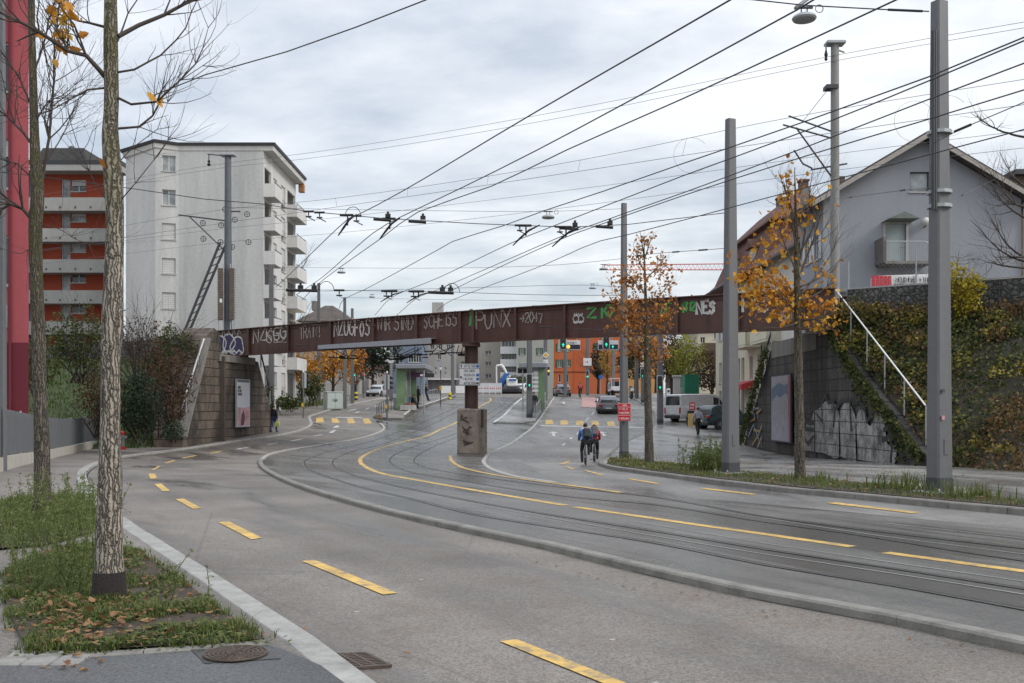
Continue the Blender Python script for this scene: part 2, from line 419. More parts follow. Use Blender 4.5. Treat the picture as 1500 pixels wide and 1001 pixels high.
# ================================================================== camera, light, sky
cam = bpy.data.cameras.new('camera'); co = bpy.data.objects.new('camera', cam); COL.objects.link(co)
co.location = (0, 0, CZ); co.rotation_euler = (R(90), 0, 0); cam.lens = 35; cam.sensor_width = 36; cam.shift_y = (600-500.5)/1500
cam.clip_start = .1; cam.clip_end = 3000; scene.camera = co
scene.view_settings.view_transform = 'Standard'; scene.view_settings.look = 'None'; scene.view_settings.gamma = 1; scene.view_settings.exposure = -0.12
SUN_EL, SUN_AZ = 36.0, 112.0          # azimuth from +Y towards +X
sun = bpy.data.lights.new('sun', 'SUN'); sun.energy = 1.8; sun.angle = R(18); sun.color = (1, .96, .9)
so = bpy.data.objects.new('sun', sun); COL.objects.link(so)
sd = V((math.sin(R(SUN_AZ))*math.cos(R(SUN_EL)), math.cos(R(SUN_AZ))*math.cos(R(SUN_EL)), math.sin(R(SUN_EL))))
so.rotation_euler = sd.to_track_quat('Z', 'Y').to_euler(); so.location = (20, 10, 40)
wd = bpy.data.worlds.new('World'); scene.world = wd; wd.use_nodes = True
nt = wd.node_tree; N = nt.nodes; L = nt.links; bg = N['Background']; out = N['World Output']
sky = N.new('ShaderNodeTexSky'); sky.sky_type = 'NISHITA'; sky.sun_disc = False; sky.sun_elevation = R(SUN_EL); sky.sun_rotation = R(SUN_AZ)
L.new(sky.outputs[0], bg.inputs[0]); bg.inputs[1].default_value = .05
def wm(op, a, b=0.0, c=None):
    n = N.new('ShaderNodeMath'); n.operation = op
    for i, v in enumerate((a, b) if c is None else (a, b, c)):
        if isinstance(v, (int, float)): n.inputs[i].default_value = v
        else: L.new(v, n.inputs[i])
    return n.outputs[0]
tc = N.new('ShaderNodeTexCoord'); sp = N.new('ShaderNodeSeparateXYZ'); L.new(tc.outputs['Generated'], sp.inputs[0])
zc = wm('ADD', wm('MAXIMUM', sp.outputs[2], 0), .22)
cb = N.new('ShaderNodeCombineXYZ'); L.new(wm('DIVIDE', sp.outputs[0], zc), cb.inputs[0]); L.new(wm('DIVIDE', sp.outputs[1], zc), cb.inputs[1]); cb.inputs[2].default_value = 7.9
mp = N.new('ShaderNodeMapping'); mp.inputs['Scale'].default_value = (.85, 1.15, 1); mp.inputs['Location'].default_value = (1.7, .4, 0); L.new(cb.outputs[0], mp.inputs[0])
nz = N.new('ShaderNodeTexNoise'); nz.inputs['Scale'].default_value = .75; nz.inputs['Detail'].default_value = 8; nz.inputs['Roughness'].default_value = .58; nz.inputs['Distortion'].default_value = .35
L.new(mp.outputs[0], nz.inputs['Vector'])
nz2 = N.new('ShaderNodeTexNoise'); nz2.inputs['Scale'].default_value = 2.6; nz2.inputs['Detail'].default_value = 6; nz2.inputs['Roughness'].default_value = .55; L.new(mp.outputs[0], nz2.inputs['Vector'])
val = wm('ADD', wm('MULTIPLY', nz.outputs[0], .68), wm('MULTIPLY', nz2.outputs[0], .32))
rp = N.new('ShaderNodeValToRGB'); e = rp.color_ramp.elements
while len(e) < 4: e.new(.5)
for k, (p, c) in enumerate([(.40, (.40, .435, .49)), (.47, (.55, .585, .635)), (.535, (.75, .768, .79)), (.605, (.98, .975, .965))]):
    e[k].position = p; e[k].color = (*c, 1)
val = wm('ADD', val, wm('MULTIPLY', wm('SUBTRACT', .17, wm('MINIMUM', wm('MAXIMUM', sp.outputs[2], 0), .17)), .38))
L.new(val, rp.inputs[0])
bg2 = N.new('ShaderNodeBackground'); L.new(rp.outputs[0], bg2.inputs[0])
# an overcast sky is about three times brighter overhead than at the horizon
L.new(wm('ADD', .84, wm('MULTIPLY', wm('POWER', wm('MAXIMUM', sp.outputs[2], 0), 2.0), 2.2)), bg2.inputs[1])
ad = N.new('ShaderNodeAddShader'); L.new(bg.outputs[0], ad.inputs[0]); L.new(bg2.outputs[0], ad.inputs[1]); L.new(ad.outputs[0], out.inputs[0])

# ================================================================== materials
M_road = asphalt('asphalt road', (.166, .149, .131), warm=(1.1, .92, .8), wet=.10, wscale=(.1, .5, 1))
M_tram = asphalt('asphalt tram bed', (.152, .144, .132), wet=.62, rbase=.48, wscale=(.09, .75, 1))
M_far = asphalt('asphalt right lanes', (.18, .172, .162), wet=.22, rbase=.5, wscale=(.12, .6, 1), wrot=1.65, lrot=1.65)
M_walk = asphalt('asphalt pavement', (.175, .158, .142), warm=(1.05, .95, .85))
M_wetwalk = asphalt('asphalt wet pavement', (.26, .252, .24), wet=.40, rbase=.36, wscale=(.2, .4, 1), wrot=1.8, lrot=1.8)
M_apron = asphalt('asphalt driveway', (.085, .086, .088))
M_granite = mat('granite kerb', (.36, .345, .32), .75, .4, 9, bump=.35, bscale=70)
M_granite2 = mat('dark granite kerb', (.25, .24, .22), .75, .4, 9, bump=.35, bscale=70)
M_yel = paintmat('yellow road paint', (.66, .42, .10), .5)
M_wht = paintmat('white road paint', (.60, .60, .58), .5)
M_redp = paintmat('red road paint', (.46, .24, .22), .35)
M_rail = mat('rail steel', (.30, .29, .28), .28, .3, 12, metal=.9)
M_groove = mat('rail groove', (.022, .021, .02), .7, .2)
M_ckerb = mat('worn dark kerb', (.20, .188, .168), .8, .5, 4, bump=.4, bscale=60)
M_seam = mat('joint sealing', (.26, .26, .25), .6, .3, 8)
M_steel = mat('galvanised steel', (.34, .36, .37), .5, .18, 4, metal=.35)
M_polegrey = mat('grey pole paint', (.122, .123, .128), .5, .30, 1.1, streak=True)
M_dkpole = mat('dark pole collar', (.05, .05, .055), .6, .2)
M_black = mat('black rubber', (.015, .015, .016), .6, .2)
M_wire = mat('wire black', (.02, .02, .022), .5, 0)
M_wiregrey = mat('wire grey', (.10, .105, .11), .5, 0)
M_white = mat('white metal', (.72, .72, .71), .45, .1)
M_concrete = mat('concrete', (.36, .35, .33), .85, .3, 2.2, bump=.3, bscale=40, streak=True)
M_concdark = mat('stained concrete', (.20, .185, .165), .9, .5, 1.6, bump=.4, bscale=30, streak=True)
M_soil = mat('soil', (.055, .042, .03), .95, .4, 5, bump=.8, bscale=18)

# ================================================================== ground and road
def strip_sheet(name, x0, x1, ys, dz, m):
    mb = MB()
    mb.add([V((x, y, G(y)+dz)) for y in ys for x in (x0, x1)], [(2*i, 2*i+1, 2*i+3, 2*i+2) for i in range(len(ys)-1)])
    return struct(build(name, mb, m, smooth='full'))
YS = [-40, -20, -10]+list(range(0, 160))+[160, 180, 220, 300, 450, 700]
strip_sheet('ground', -500, 500, YS, -.06, mat('far ground', (.10, .10, .085), .9, .4, .3))
strip_sheet('road', -60, 40, YS, 0, M_road)
gl = lambda *a: gp(a)
CK = [(1640,988),(1500,957),(1313,917),(1127,883),(960,846),(800,806),(650,774),(533,745),(455,722),(407,703),(384,689),(378,680)]   # centre kerb, lane side
CK2 = [(379,675),(393,667),(421,660),(454,655.5),(496,648.5),(530,642),(553,634.5),(561,628),(555,621),(546,615),(552,609),(568,600),(590,592),(625,584.5),(650,581)]
RI = [(1700,800),(1500,775),(1320,758),(1110,738),(911,721.5),(813,707.5),(760,700),(725,690),(711,681),(709,674),(720,663),(748,650),(768,636),(786,620),(800,600),(808,588),(812,582)]
TR = gp(CK)+gp(CK2)
tram = gp(CK)+gp(CK2)+list(reversed(gp(RI)))
sheet('tram_bed', tram, .004, M_tram)
lane = gp(RI)+gp([(826,579.5),(905,579.5),(918,581),(932,588),(948,597),(957,607),(957,624),(945,635),(925,645),(905,656),(888,671),(878,682),(907,690),(996,703),(1080,714),(1173,724.5),(1267,733.5),(1360,743),(1500,756),(1700,776)])
sheet('right_lanes', lane, .004, M_far)
# kerbs
K = MB(); kerb_mb(K, gp(CK)+gp(CK2[:1]), 0, -.17, -.05, .075, 1.5, .003); struct(build('centre_kerb', K, M_ckerb))
K = MB(); kerb_mb(K, gp(CK2[:9]), 0, -.17, -.05, .075, 1.5, .003); struct(build('centre_kerb', K, M_granite))
LK = [(560,1030),(530,1003),(450,945),(390,905),(331,865),(255,816),(200,779),(165,752),(141,729),(129,710),(127,695),(144,682.5),(177,672.5),(210,667),(270,659.5),(330,650.5),(390,642),(425,636),(447,630),(458,623),(456,616),(456,611),(475,604.5),(520,592.5),(550,586.5),(570,583.5)]
lk = [GP(a, b) for a, b in LK]
K = MB(); kerb_mb(K, lk, 0, .225, -.05, .10, 1.2, .004); struct(build('left_kerb', K, mat('pale granite kerb', (.31, .30, .28), .75, .45, 4, bump=.3, bscale=70)))
K = MB(); ribbon_mb(K, [p+V((.03, 0, 0)) for p in lk[:14]], .045, .007); struct(build('gutter_joint', K, M_groove))
RK = [(1700,776),(1500,756),(1360,743),(1267,733.5),(1173,724.5),(1080,714),(996,703),(907,690),(880,684),(877,679),(888,671),(905,656),(925,645),(945,635),(956,624),(957,607),(948,597),(932,588),(918,581)]
rk = gp(RK)
K = MB(); kerb_mb(K, rk, 0, -.2, -.05, .11, 1.0); struct(build('right_kerb', K, M_ckerb))
K = MB(); kerb_mb(K, gp(RI[5:]), -.08, .09, -.05, .03, 1.0); struct(build('median_kerb', K, M_granite))

# pavements
def off(P, o):
    n = len(P); r = []
    for i in range(n):
        d = P[min(i+1, n-1)]-P[max(i-1, 0)]; r.append(P[i]+V((-d.y, d.x, 0)).normalized()*o)
    return r
lks = spline(lk, .6); lin = off(lks, .218)
sheet('left_pavement', lin+[V((-30, 150, 0)), V((-60, 150, 0)), V((-60, 1, 0)), V((-6, 1, 0))], .096, M_walk, .2)
rks = spline(rk, .6); rin = off(rks, -.19)
sheet('right_pavement', rin+[V((17.5, 139, 0)), V((40, 139, 0)), V((40, 5, 0))], .10, M_wetwalk, .2)
# driveway apron, pavers and planting beds by the camera
sheet('driveway_apron', gp([(-260,975),(-260,1110),(470,1110),(505,1001),(470,975),(412,950),(385,943),(280,953),(140,960),(0,968)], .1), .101, M_apron)
P = MB(); rng = random.Random(2)
for r in range(9):
    for c in range(3):
        q = GP(17+c*5-60*(0), 968-r*9.5, .1) if 0 else V((-2.62+c*.17-r*.02+.0, 5.92+r*.26, 0)); q = V((q.x-.34, q.y, G(q.y)+.09))
        P.box(q, (.155, .245, .05), bev=.012)
struct(build('paver_strip', P, mat('paver stone', (.25, .24, .225), .85, .35, 6, bump=.3)))
BED1 = gp([(38,957),(20,915),(2,872),(8,838),(90,806),(150,800),(205,812),(262,850),(318,893),(388,941),(250,951),(140,957)], .1)
BED2 = gp([(-70,792),(-40,752),(10,735),(62,728),(120,730),(140,748),(140,780),(70,800),(-20,808)], .1)
sheet('planting_soil', BED1, .125, M_soil); sheet('planting_soil', BED2, .125, M_soil)
K = MB(); kerb_mb(K, gp([(0,968),(140,959),(280,952.5),(390,943)], .1), -.045, .045, 0, .115, .8, .006); struct(build('edging_stone', K, M_ckerb))
VERGE = [p for p in off(rks, -.2) if p.y < GP(880,684).y+.5][0:]
vb = [GP(x, y, .1) for x, y in [(893,672.5),(915,672),(1005,682),(1089,692),(1169,700),(1290,711),(1400,722),(1500,734),(1700,756)]]
VERGEP = VERGE+vb
sheet('verge_soil', VERGEP, .125, M_soil, .05)

# rails
def rails(name, px, w=.075):
    a = MB(); b = MB(); P = gp(px)
    ribbon_mb(a, P, .075, .0075, .5); ribbon_mb(b, off(P, .045), .045, .0115, .5)
    struct(build(name+'_groove', a, M_groove)); struct(build(name, b, M_rail))
rails('tram_rail', [(1700,930),(1500,893),(1313,859),(1127,829),(963,796),(813,773),(697,754),(603,731),(533,715),(487,701),(454,689),(446,680),(449,674),(477,663),(510,655.5),(543,647),(590,631),(640,610),(668,597),(694,583)])
rails('tram_rail', [(1700,894),(1500,863),(1313,834),(1127,806),(1000,785),(900,769),(767,748),(673,731),(580,712),(524,698),(491,685),(487,677),(496,669.5),(519,661),(561,650.5),(605,634),(652,612),(678,598),(703,583)])
rails('tram_rail', [(1700,845),(1500,822),(1243,782),(1127,766),(954,739),(860,731),(767,719),(673,704),(603,692),(577,682),(570,674),(582,664),(608,654),(655,640),(690,624),(722,602),(740,589),(748,583)])
rails('tram_rail', [(1700,826),(1500,804),(1285,779),(1127,758),(954,728),(813,713),(720,701),(641,689),(612,681),(606,674),(617,664),(645,650),(684,636),(706,622),(735,602),(752,589),(760,583)])
# dark worn seams beside the rails
S = MB()
for px in ([(1700,905),(1500,872),(1313,842),(1127,814),(900,776),(700,741)], [(1650,876),(1500,853),(1313,826),(1127,798),(930,765)], [(1600,828),(1500,813),(1290,786),(1120,760)], [(1700,812),(1500,790),(1300,768)]):
    ribbon_mb(S, gp(px), .03, .009, .6, .006)
struct(build('joint_seam', S, M_seam))

# painted markings
def quad_marks(name, quads, m, dz=.008):
    bm = bmesh.new()
    for q in quads:
        P = gp(q); bm.faces.new([bm.verts.new((p.x, p.y, 0)) for p in P])
    bmesh.ops.triangulate(bm, faces=bm.faces[:]); ys = [v.co.y for v in bm.verts]; y = math.floor(min(ys))+1
    while y < max(ys):
        bmesh.ops.bisect_plane(bm, geom=bm.verts[:]+bm.edges[:]+bm.faces[:], plane_co=(0,y,0), plane_no=(0,1,0)); y += 1
    for v in bm.verts: v.co.z = G(v.co.y)+dz
    mb = MB(); bm.verts.index_update(); mb.add([v.co.copy() for v in bm.verts], [tuple(v.index for v in f.verts) for f in bm.faces]); bm.free()
    o = build(name, mb, m); return struct(o)
quad_marks('lane_dash', [
 [(732,941),(757,938),(1010,1040),(975,1040)], [(442,823),(461,821.5),(582,870),(561,872.5)], [(320,766),(335,764.5),(384,789),(368,791)],
 [(257,732),(269,731),(295,745),(283,746.5)], [(226,710),(236,709),(249,719.5),(238,720.5)], [(217.5,694.5),(227,694.5),(230,701.5),(220,702)],
 [(221,689),(232,683),(236,683.5),(226,689)], [(240,679),(254,674.3),(258,674.7),(245,679.3)], [(265,671.3),(285,667.3),(289,667.6),(270,671.7)],
 [(305,664.5),(323,661),(327,661.3),(310,664.8)]], M_yel)
quad_marks('lane_dash', [[(344,658.4),(362,655.4),(366,655.6),(349,658.6)], [(390,651.4),(406,648.6),(410,648.8),(395,651.6)], [(424,646.4),(442,642.8),(446,643),(429,646.7)],
 [(456,639.3),(470,636.6),(474,636.8),(461,639.5)], [(481,634.4),(489,630.2),(493,630.4),(487,634.6)], [(487,627),(493,623.5),(498,625),(493,627)],
 [(520,605),(526,602.4),(528,602.5),(523,605.2)], [(534,600),(540,597.6),(542,597.7),(537,600.2)], [(548,596),(553,594),(555,594),(551,596.2)]], M_wht)
Y = MB()
ribbon_mb(Y, gp([(1250,802),(1127,784.5),(1000,766.5),(842,743.5)]), .17, .0085, .4, .004)
ribbon_mb(Y, gp([(828,741),(800,736.5),(697,719),(617,705),(561,694.5),(537,685),(527.5,676),(533,668),(552,659),(580,650),(622,640),(645,629.5),(667,620),(690,606),(706,594),(719,587),(717,583.5)]), .17, .0085, .4, .004)
ribbon_mb(Y, gp([(1297,810.5),(1400,824.5),(1500,838),(1640,857)]), .17, .0085, .4, .004)
ribbon_mb(Y, gp([(659.5,668),(662,676),(674,684),(692,689.5),(734,698),(813,709),(911,722.5)]), .14, .0125, .4, .01)
struct(build('tram_lane_line', Y, M_yel))
quad_marks('lane_dash', [[(855,690),(859,689.6),(885,696.6),(880,697.2)], [(917,702.3),(923,701.8),(967,709),(960,709.6)], [(1025,716.8),(1034,716),(1110,725),(1101,725.8)],
 [(1210,738),(1224,737),(1348,752),(1334,753)], [(820,680.3),(832,676),(837,676.3),(826,680.6)], [(828,684.3),(831,683.8),(843,688),(839,688.4)]], M_yel, .0125)
quad_marks('crosswalk', [[(463,612.4),(473,612),(475,619),(463,619.6)], [(485,613),(494,612.8),(498,619.6),(487,620.2)], [(508,613.4),(517,613.2),(521,620.2),(510,620.8)], [(531,613.8),(540,613.6),(545,620.8),(534,621.2)]], M_yel, .012)
quad_marks('crosswalk', [[(799,615.4),(809,615.2),(811,622),(799,622.2)], [(821,616),(831,616),(833,622.4),(821,622.6)], [(844,616.6),(854,616.6),(856,623),(844,623.2)], [(866,617.2),(876,617.2),(879,623.6),(867,623.8)], [(889,617.8),(899,617.8),(902,624.2),(890,624.4)]], M_yel, .012)
quad_marks('stop_line', [[(492,611.4),(530,611.8),(530,612.6),(492,612.2)], [(792,623.6),(950,626.4),(950,627.5),(792,624.7)]], M_wht, .012)
quad_marks('lane_line', [[(843,637),(846,637),(858,625),(854.5,625)], [(820,643.5),(823,643.5),(838,641.5),(835,641.5)], [(822,653),(826,653),(829,649.5),(826,649.5)], [(833,644),(837,644),(840,640.8),(837,640.8)],
 [(857,617),(859,617),(864,611.5),(862,611.5)], [(866,608),(868,608),(872,602.5),(870,602.5)], [(877,598),(879,598),(877.5,588),(876,584),(874,584)]], M_wht, .012)
quad_marks('bike_box', [[(852,596),(874,596.5),(873,584),(870,582.3),(853,582.3)]], M_redp, .011)
def arrow(px, py, s=1.0):
    q = GP(px, py); mb = MB(); d = V((.03, 1, 0)).normalized(); n = V((1, -.03, 0))
    sh = [(-.09,-1.6),(.09,-1.6),(.09,.9),(.38,.9),(0,2.6),(-.38,.9),(-.09,.9)]
    mb.add([V((q.x+n.x*a*s+d.x*b*s, q.y+n.y*a*s+d.y*b*s, G(q.y+d.y*b*s)+.022)) for a, b in sh], [(0,1,2,6),(2,3,4,5,6)])
    sh = [(.09,-.2),(.55,.5),(.75,.35),(.9,1.2),(.1,.95),(.35,.75),(.09,.15)]
    return mb, struct(build('lane_arrow', mb, M_wht))
arrow(811, 637, 1.05); arrow(884, 637, 1.05); arrow(826,591,1); arrow(514,602,.9)
pl = MB()
ribbon_mb(pl, gp([(592,612),(603,604),(640,590.5),(664,582.5)]), .22, .24, .5)
struct(build('platform_edge', pl, M_wht))
# tram platforms
PLA = gp([(547,613),(556,606),(572,598.5),(595,591),(622,584),(648,580.5),(668,582),(645,589.5),(612,601),(600,606),(589,616),(570,616)])
sheet('tram_platform', PLA, .19, M_walk, .3)
PLB = gp([(726,620),(740,611),(752,598),(762,589),(770,583),(806,583),(802,590),(795,602),(783,619),(768,621)])
sheet('tram_platform', PLB, .12, M_wetwalk, .3)
pl = MB(); ribbon_mb(pl, gp([(724,621),(738,611),(750,598),(760,589),(768,583)]), .22, .13, .5); ribbon_mb(pl, gp([(724,621),(745,621.5),(768,622)]), .2, .13, .5)
struct(build('platform_edge', pl, M_wht))
# ================================================================== railway bridge
M_rust = None
def rustmat():
    t = NT('brown bridge paint'); p = t.pos()
    st = t.noise(t.map(p, (1.2, 1.2, .12)), 1.6, 7, .7); n = t.noise(p, 3, 6, .7)
    col = t.ramp(t.math('ADD', st, t.math('MULTIPLY', n, .4)), [(.45, (.046,.021,.015)), (.7, (.080,.036,.026)), (.95, (.112,.055,.040))])
    sp = t.noise(p, 40, 3, .7); col = t.mix(t.ramp(sp, [(.66, (0,0,0)), (.72, (.6,.6,.6))]), col, (.12,.075,.055))
    t.base(col); t.rough(.55); t.bump(n, .15, .02); return t.m
M_rust = rustmat()
M_darksteel = mat('dark sooty steel', (.028, .022, .02), .8, .4, 2)  # darker brown than the girders, used on deck, beams, ends and back wall
BL, BR = V((-19.3, 62.6, 0)), V((12.9, 39.8, 0)); BD = (BR-BL); BLEN = BD.length; BD.normalize(); BN = V((BD.y, -BD.x, 0))   # BN points towards the camera
ZT, ZB = 6.45, 4.85
def camber(t): return .14*math.sin(math.pi*max(0, min(1, t)))
def bpt(px, z):
    """point on the near girder's face seen at photo column px"""
    k = (px-750)/F; t = (k*BL.y-BL.x)/(BD.x-k*BD.y); p = BL+BD*t; return V((p.x, p.y, z+camber(t/BLEN))), t
br = thing('railway_bridge', 'long dark brown steel railway bridge covered in graffiti, spanning the road', 'bridge', (BL.x*.5+BR.x*.5, BL.y*.5+BR.y*.5, 0))
def girder(offn, name, stiff):
    o = -BN*offn; n = 30; mb = MB()
    web, top, bot = [], [], []
    def prof(t, dz0, dz1, w, nn=0.0):
        p = BL+BD*(t*BLEN)+o; c = camber(t)
        return [p+BN*(w/2+nn)+V((0,0,dz0+c)), p-BN*(w/2-nn)+V((0,0,dz0+c)), p-BN*(w/2-nn)+V((0,0,dz1+c)), p+BN*(w/2+nn)+V((0,0,dz1+c))]
    mb.loft([prof(i/n, ZB+.03, ZT-.03, .03) for i in range(n+1)])
    g = build(name, mb, M_rust, br)
    mb = MB(); mb.loft([prof(i/n, ZT-.03, ZT+.02, .36) for i in range(n+1)]); build('top_flange', mb, M_rust, g)
    mb = MB(); mb.loft([prof(i/n, ZB-.02, ZB+.03, .36) for i in range(n+1)]); build('bottom_flange', mb, M_rust, g)
    mb = MB(); mb.loft([prof(i/n, ZT-.2, ZT-.17, .10, .03) for i in range(n+1)]); 
    if stiff: build('rub_rail', mb, M_rust, g)
    for t in stiff:
        p = BL+BD*t+o+V((0,0,camber(t/BLEN))); b = MB()
        b.bar(p+BN*.085+V((0,0,ZB+.03)), p+BN*.085+V((0,0,ZT-.03)), .035, .14, up=BN); b.bar(p+BN*.15+V((0,0,ZB+.03)), p+BN*.15+V((0,0,ZT-.03)), .14, .02, up=BN)
        build('stiffener', b, M_rust, g)
    return g
ST = [bpt(x, 0)[1] for x in (318, 366, 424, 486, 549, 612, 676, 695, 757, 829, 910, 993, 1073, 1083, 1165)]
girder(0, 'near_girder', ST)
ZB += .42; girder(3.4, 'far_girder', []); ZB -= .42
mb = MB(); c0 = BL-BN*1.7; c1 = BR-BN*1.7
mb.bar(c0+V((0,0,ZB+.75)), c1+V((0,0,ZB+.85)), 3.3, .16); build('deck', mb, M_darksteel, br)
mb = MB(); 
for k in range(1, 22):
    p = BL+BD*(BLEN*k/22); mb.bar(p-BN*.05+V((0,0,ZB+.55)), p-BN*3.35+V((0,0,ZB+.55)), .2, .3)
build('cross_beams', mb, M_darksteel, br)
mb = MB()
for o in (1.1, 2.3): mb.bar(BL-BN*o-BD*14+V((0,0,ZT+.02)), BR-BN*o+BD*20+V((0,0,ZT+.02)), .08, .14)
build('rail', mb, M_rail, br)
# end plates
mb = MB(); e0, _ = bpt(301, 0); mb.prism([BL+BN*.05+V((0,0,ZB-.02)), BL-BD*.9+BN*.05+V((0,0,ZB+.35)), BL-BD*.9+BN*.05+V((0,0,ZT)), BL+BN*.05+V((0,0,ZT))], -BN*3.5)
build('end_plate', mb, M_darksteel, br)
# grey tray guarding the tram wires under the bridge
mb = MB(); a, _ = bpt(474, 0); b, _ = bpt(639, 0)
za = CZ+(HZ-510)*a.y/F; zb = CZ+(HZ-500.5)*b.y/F
mb.prism([a+BN*.45+V((0,0,za)), b+BN*.45+V((0,0,zb)), b+BN*.45+V((0,0,zb-.27)), a+BN*.45+V((0,0,za-.2))], -BN*.06)
mb.prism([a+BN*.45+V((0,0,za)), b+BN*.45+V((0,0,zb)), b-BN*2.2+V((0,0,zb+.03)), a-BN*2.2+V((0,0,za+.03))], V((0,0,.03)))
build('wire_guard_tray', mb, mat('grey tray', (.33, .35, .37), .55, .2, 3), br)
mb = MB(); rng = random.Random(8)
for k in range(26):
    p = a.lerp(b, (k+.5)/23); mb = MB(); mb.tube([p-BN*rng.uniform(0,2)+V((0,0,za-.25)), p-BN*rng.uniform(0,2)+V((0,0,ZB-.5))], .02, 5)
    mb.box(p-BN*rng.uniform(0,3)+V((0,0,ZB-.42+rng.uniform(-.15,.1))), (rng.uniform(.3,1.1), .06, .06)); build('wire_hanger', mb, M_black, br)
# pier: steel column on a concrete block
pp, t0 = bpt(690, 0); pc = pp-BN*1.2
col = MB(); gz = G(pc.y); M25 = Matrix.Rotation(R(-25), 3, 'Z')
for dx in (-.3, .3): col.box(V((pp.x, pp.y, (ZB+.1+1.65)/2))+V((dx, .35, 0)), (.05, .5, ZB+.1-1.65))
col.box(V((pp.x, pp.y+.35, (ZB+.1+1.65)/2)), (.56, .05, ZB+.1-1.65)); col.box(V((pp.x, pp.y+.3, ZB+.03)), (.9, .9, .16)); col.box(V((pp.x, pp.y+1.9, ZB+.3)), (.5, 3.2, .2))
col.box(V((pp.x+.02, pp.y+3.2, (ZB+.3+1.4)/2)), (.45, .4, ZB-1.1))
build('steel_column', col, M_rust, br)
blk = MB(); bc = V((pp.x+.02, pp.y+.35, 0)); w, d = 1.2, 1.0
blk.box(bc+V((0,0,gz+1.1)), (w, d, 2.3), M=M25, bev=.05); blk.box(bc+V((0,0,gz+1.1))+M25@V((-.1, d/2+.25, 0)), (.95, .6, 2.28), M=M25, bev=.05)
o = build('concrete_base', blk, mat('pier concrete', (.27, .225, .18), .9, .75, 1.9, bump=.6, bscale=22), br)
st = MB()
for sx in (0,): st.box(bc+M25@V((w/2+.006, -.02, 0))+V((0,0,gz+1.75)), (.01, .26, .9), M=M25)
build('recess', st, M_rust, br)
st = MB(); rgp = random.Random(12); fo = bc+M25@V((-w/2, -d/2-.012, 0))+V((0,0,gz))
for (x_, z_) in ((.2,1.75),(.3,1.15),(.35,.5)):
    for k in range(3): stroke(st, [(x_+rgp.uniform(0,.6), z_+rgp.uniform(-.22,.22)) for _ in range(4)], fo, M25@V((1,0,0)), V((0,0,1)), .07)
build('graffiti', st, mat('faded dark paint', (.075,.062,.05), .9, .4, 5), br)
# graffiti on the girder
M_gw = mat('white spray paint', (.52, .51, .48), .75, .6, 6); M_gg = mat('green spray paint', (.07, .32, .08), .7, .35, 6); M_gv = mat('violet spray paint', (.035, .02, .085), .6, .3, 5)
M_gw2 = mat('faded white spray paint', (.30, .26, .24), .75, .4, 5)
def gline(px0, px1, py0, py1):
    """frame of the girder face: origin at the lower left, u, v, width and height"""
    a, ta = bpt(px0, 0); b, tb = bpt(px1, 0)
    def zz(p, py): return CZ+(HZ-py)*p.y/F
    o = V((a.x, a.y, zz(a, py1)))+BN*.04; 
    return o, BD.copy(), tb-ta, zz(a, py0)-zz(a, py1)
def graf(s, px0, px1, py0, py1, m, sw=.1, tilt=0.0, seed=1):
    o, u, w, h = gline(px0, px1, py0, py1); mb = MB(); tmp = MB()
    ww = text_mb(tmp, s, (0,0,0), (1,0,0), (0,1,0), 1, .1)
    v = V((0,0,1)); u2 = (u+v*tilt).normalized(); text_mb(mb, s, o, u2, v, h, sw, rng=random.Random(seed), wid=.62*w/(ww*h), jit=.10)
    return build('graffiti', mb, m, br)
tt = .018
graf('NZKGG', 372, 421, 483, 502, M_gw, .10, .02, 3); graf('SEZ', 392, 424, 484, 503, M_gw, .05, .02, 9); graf('TRAIN!', 440, 470, 478, 496, M_gw2, .08, tt, 4); graf('NZUGFOS', 490, 544, 471, 494, M_gw, .10, tt, 5)
graf('WIR SIND', 554, 607, 467, 486, M_gw2, .09, tt, 6); graf('SCHEISS', 622, 671, 462, 481, M_gw2, .08, tt, 7); graf('PUNX', 699, 750, 458, 481, M_gw2, .09, tt, 8)
graf('>2047', 763, 797, 460, 474, M_gw2, .07, tt, 9); graf('XON', 689, 698, 458, 478, M_gg, .12, .02, 2)
graf('ZIO', 861, 902, 452, 466, M_gg, .13, .0, 11); graf('ZE', 968, 986, 446, 460, M_gg, .09, 0, 12); graf('1312', 999, 1020, 443, 457, M_gg, .10, 0, 13)
graf('NES', 1021, 1049, 442, 459, M_gw, .15, .0, 14); graf('FAS', 1088, 1130, 434, 459, M_gw, .13, .0, 15); graf('SOC', 1146, 1172, 455, 472, M_gw2, .12, 0, 16)
def blob(px0, px1, py0, py1, m, outline, seed, lobes=5, sw=.09, nm='graffiti'):
    o, u, w, h = gline(px0, px1, py0, py1); rg = random.Random(seed); v = V((0,0,1)); mb = MB(); ln_ = MB()
    for k in range(lobes):
        cx = w*(k+.5)/lobes; cy = h*(.42+rg.uniform(-.1,.16)); rx = w/lobes*rg.uniform(.55,.78); ry = h*rg.uniform(.32,.46)
        P = [(cx+rx*math.cos(i/18*2*math.pi)*(1+.16*math.sin(i*1.05+k*2)), cy+ry*math.sin(i/18*2*math.pi)) for i in range(19)]
        mb.poly([o+BN*(.002+.0006*k)+u*x+v*y for x, y in P[:-1]])
        stroke(ln_, P, o+BN*.008, u, v, sw)
    stroke(ln_, [(w*i/10, h*(.08+.1*(i % 2))) for i in range(11)], o+BN*.008, u, v, sw*1.3)
    for k in range(5): x = w*(.05+.2*k); stroke(ln_, [(x, h*.75), (x+w*.05, h*rg.uniform(.9,1.02)), (x+w*.1, h*.8)], o+BN*.008, u, v, sw*.8)
    if m: build(nm, mb, m, br)
    build(nm, ln_, outline, br)
blob(317, 355, 483, 522, M_gv, M_gw, 3, 3, .10); blob(841, 855, 459, 474, None, M_gw, 4, 2, .05)

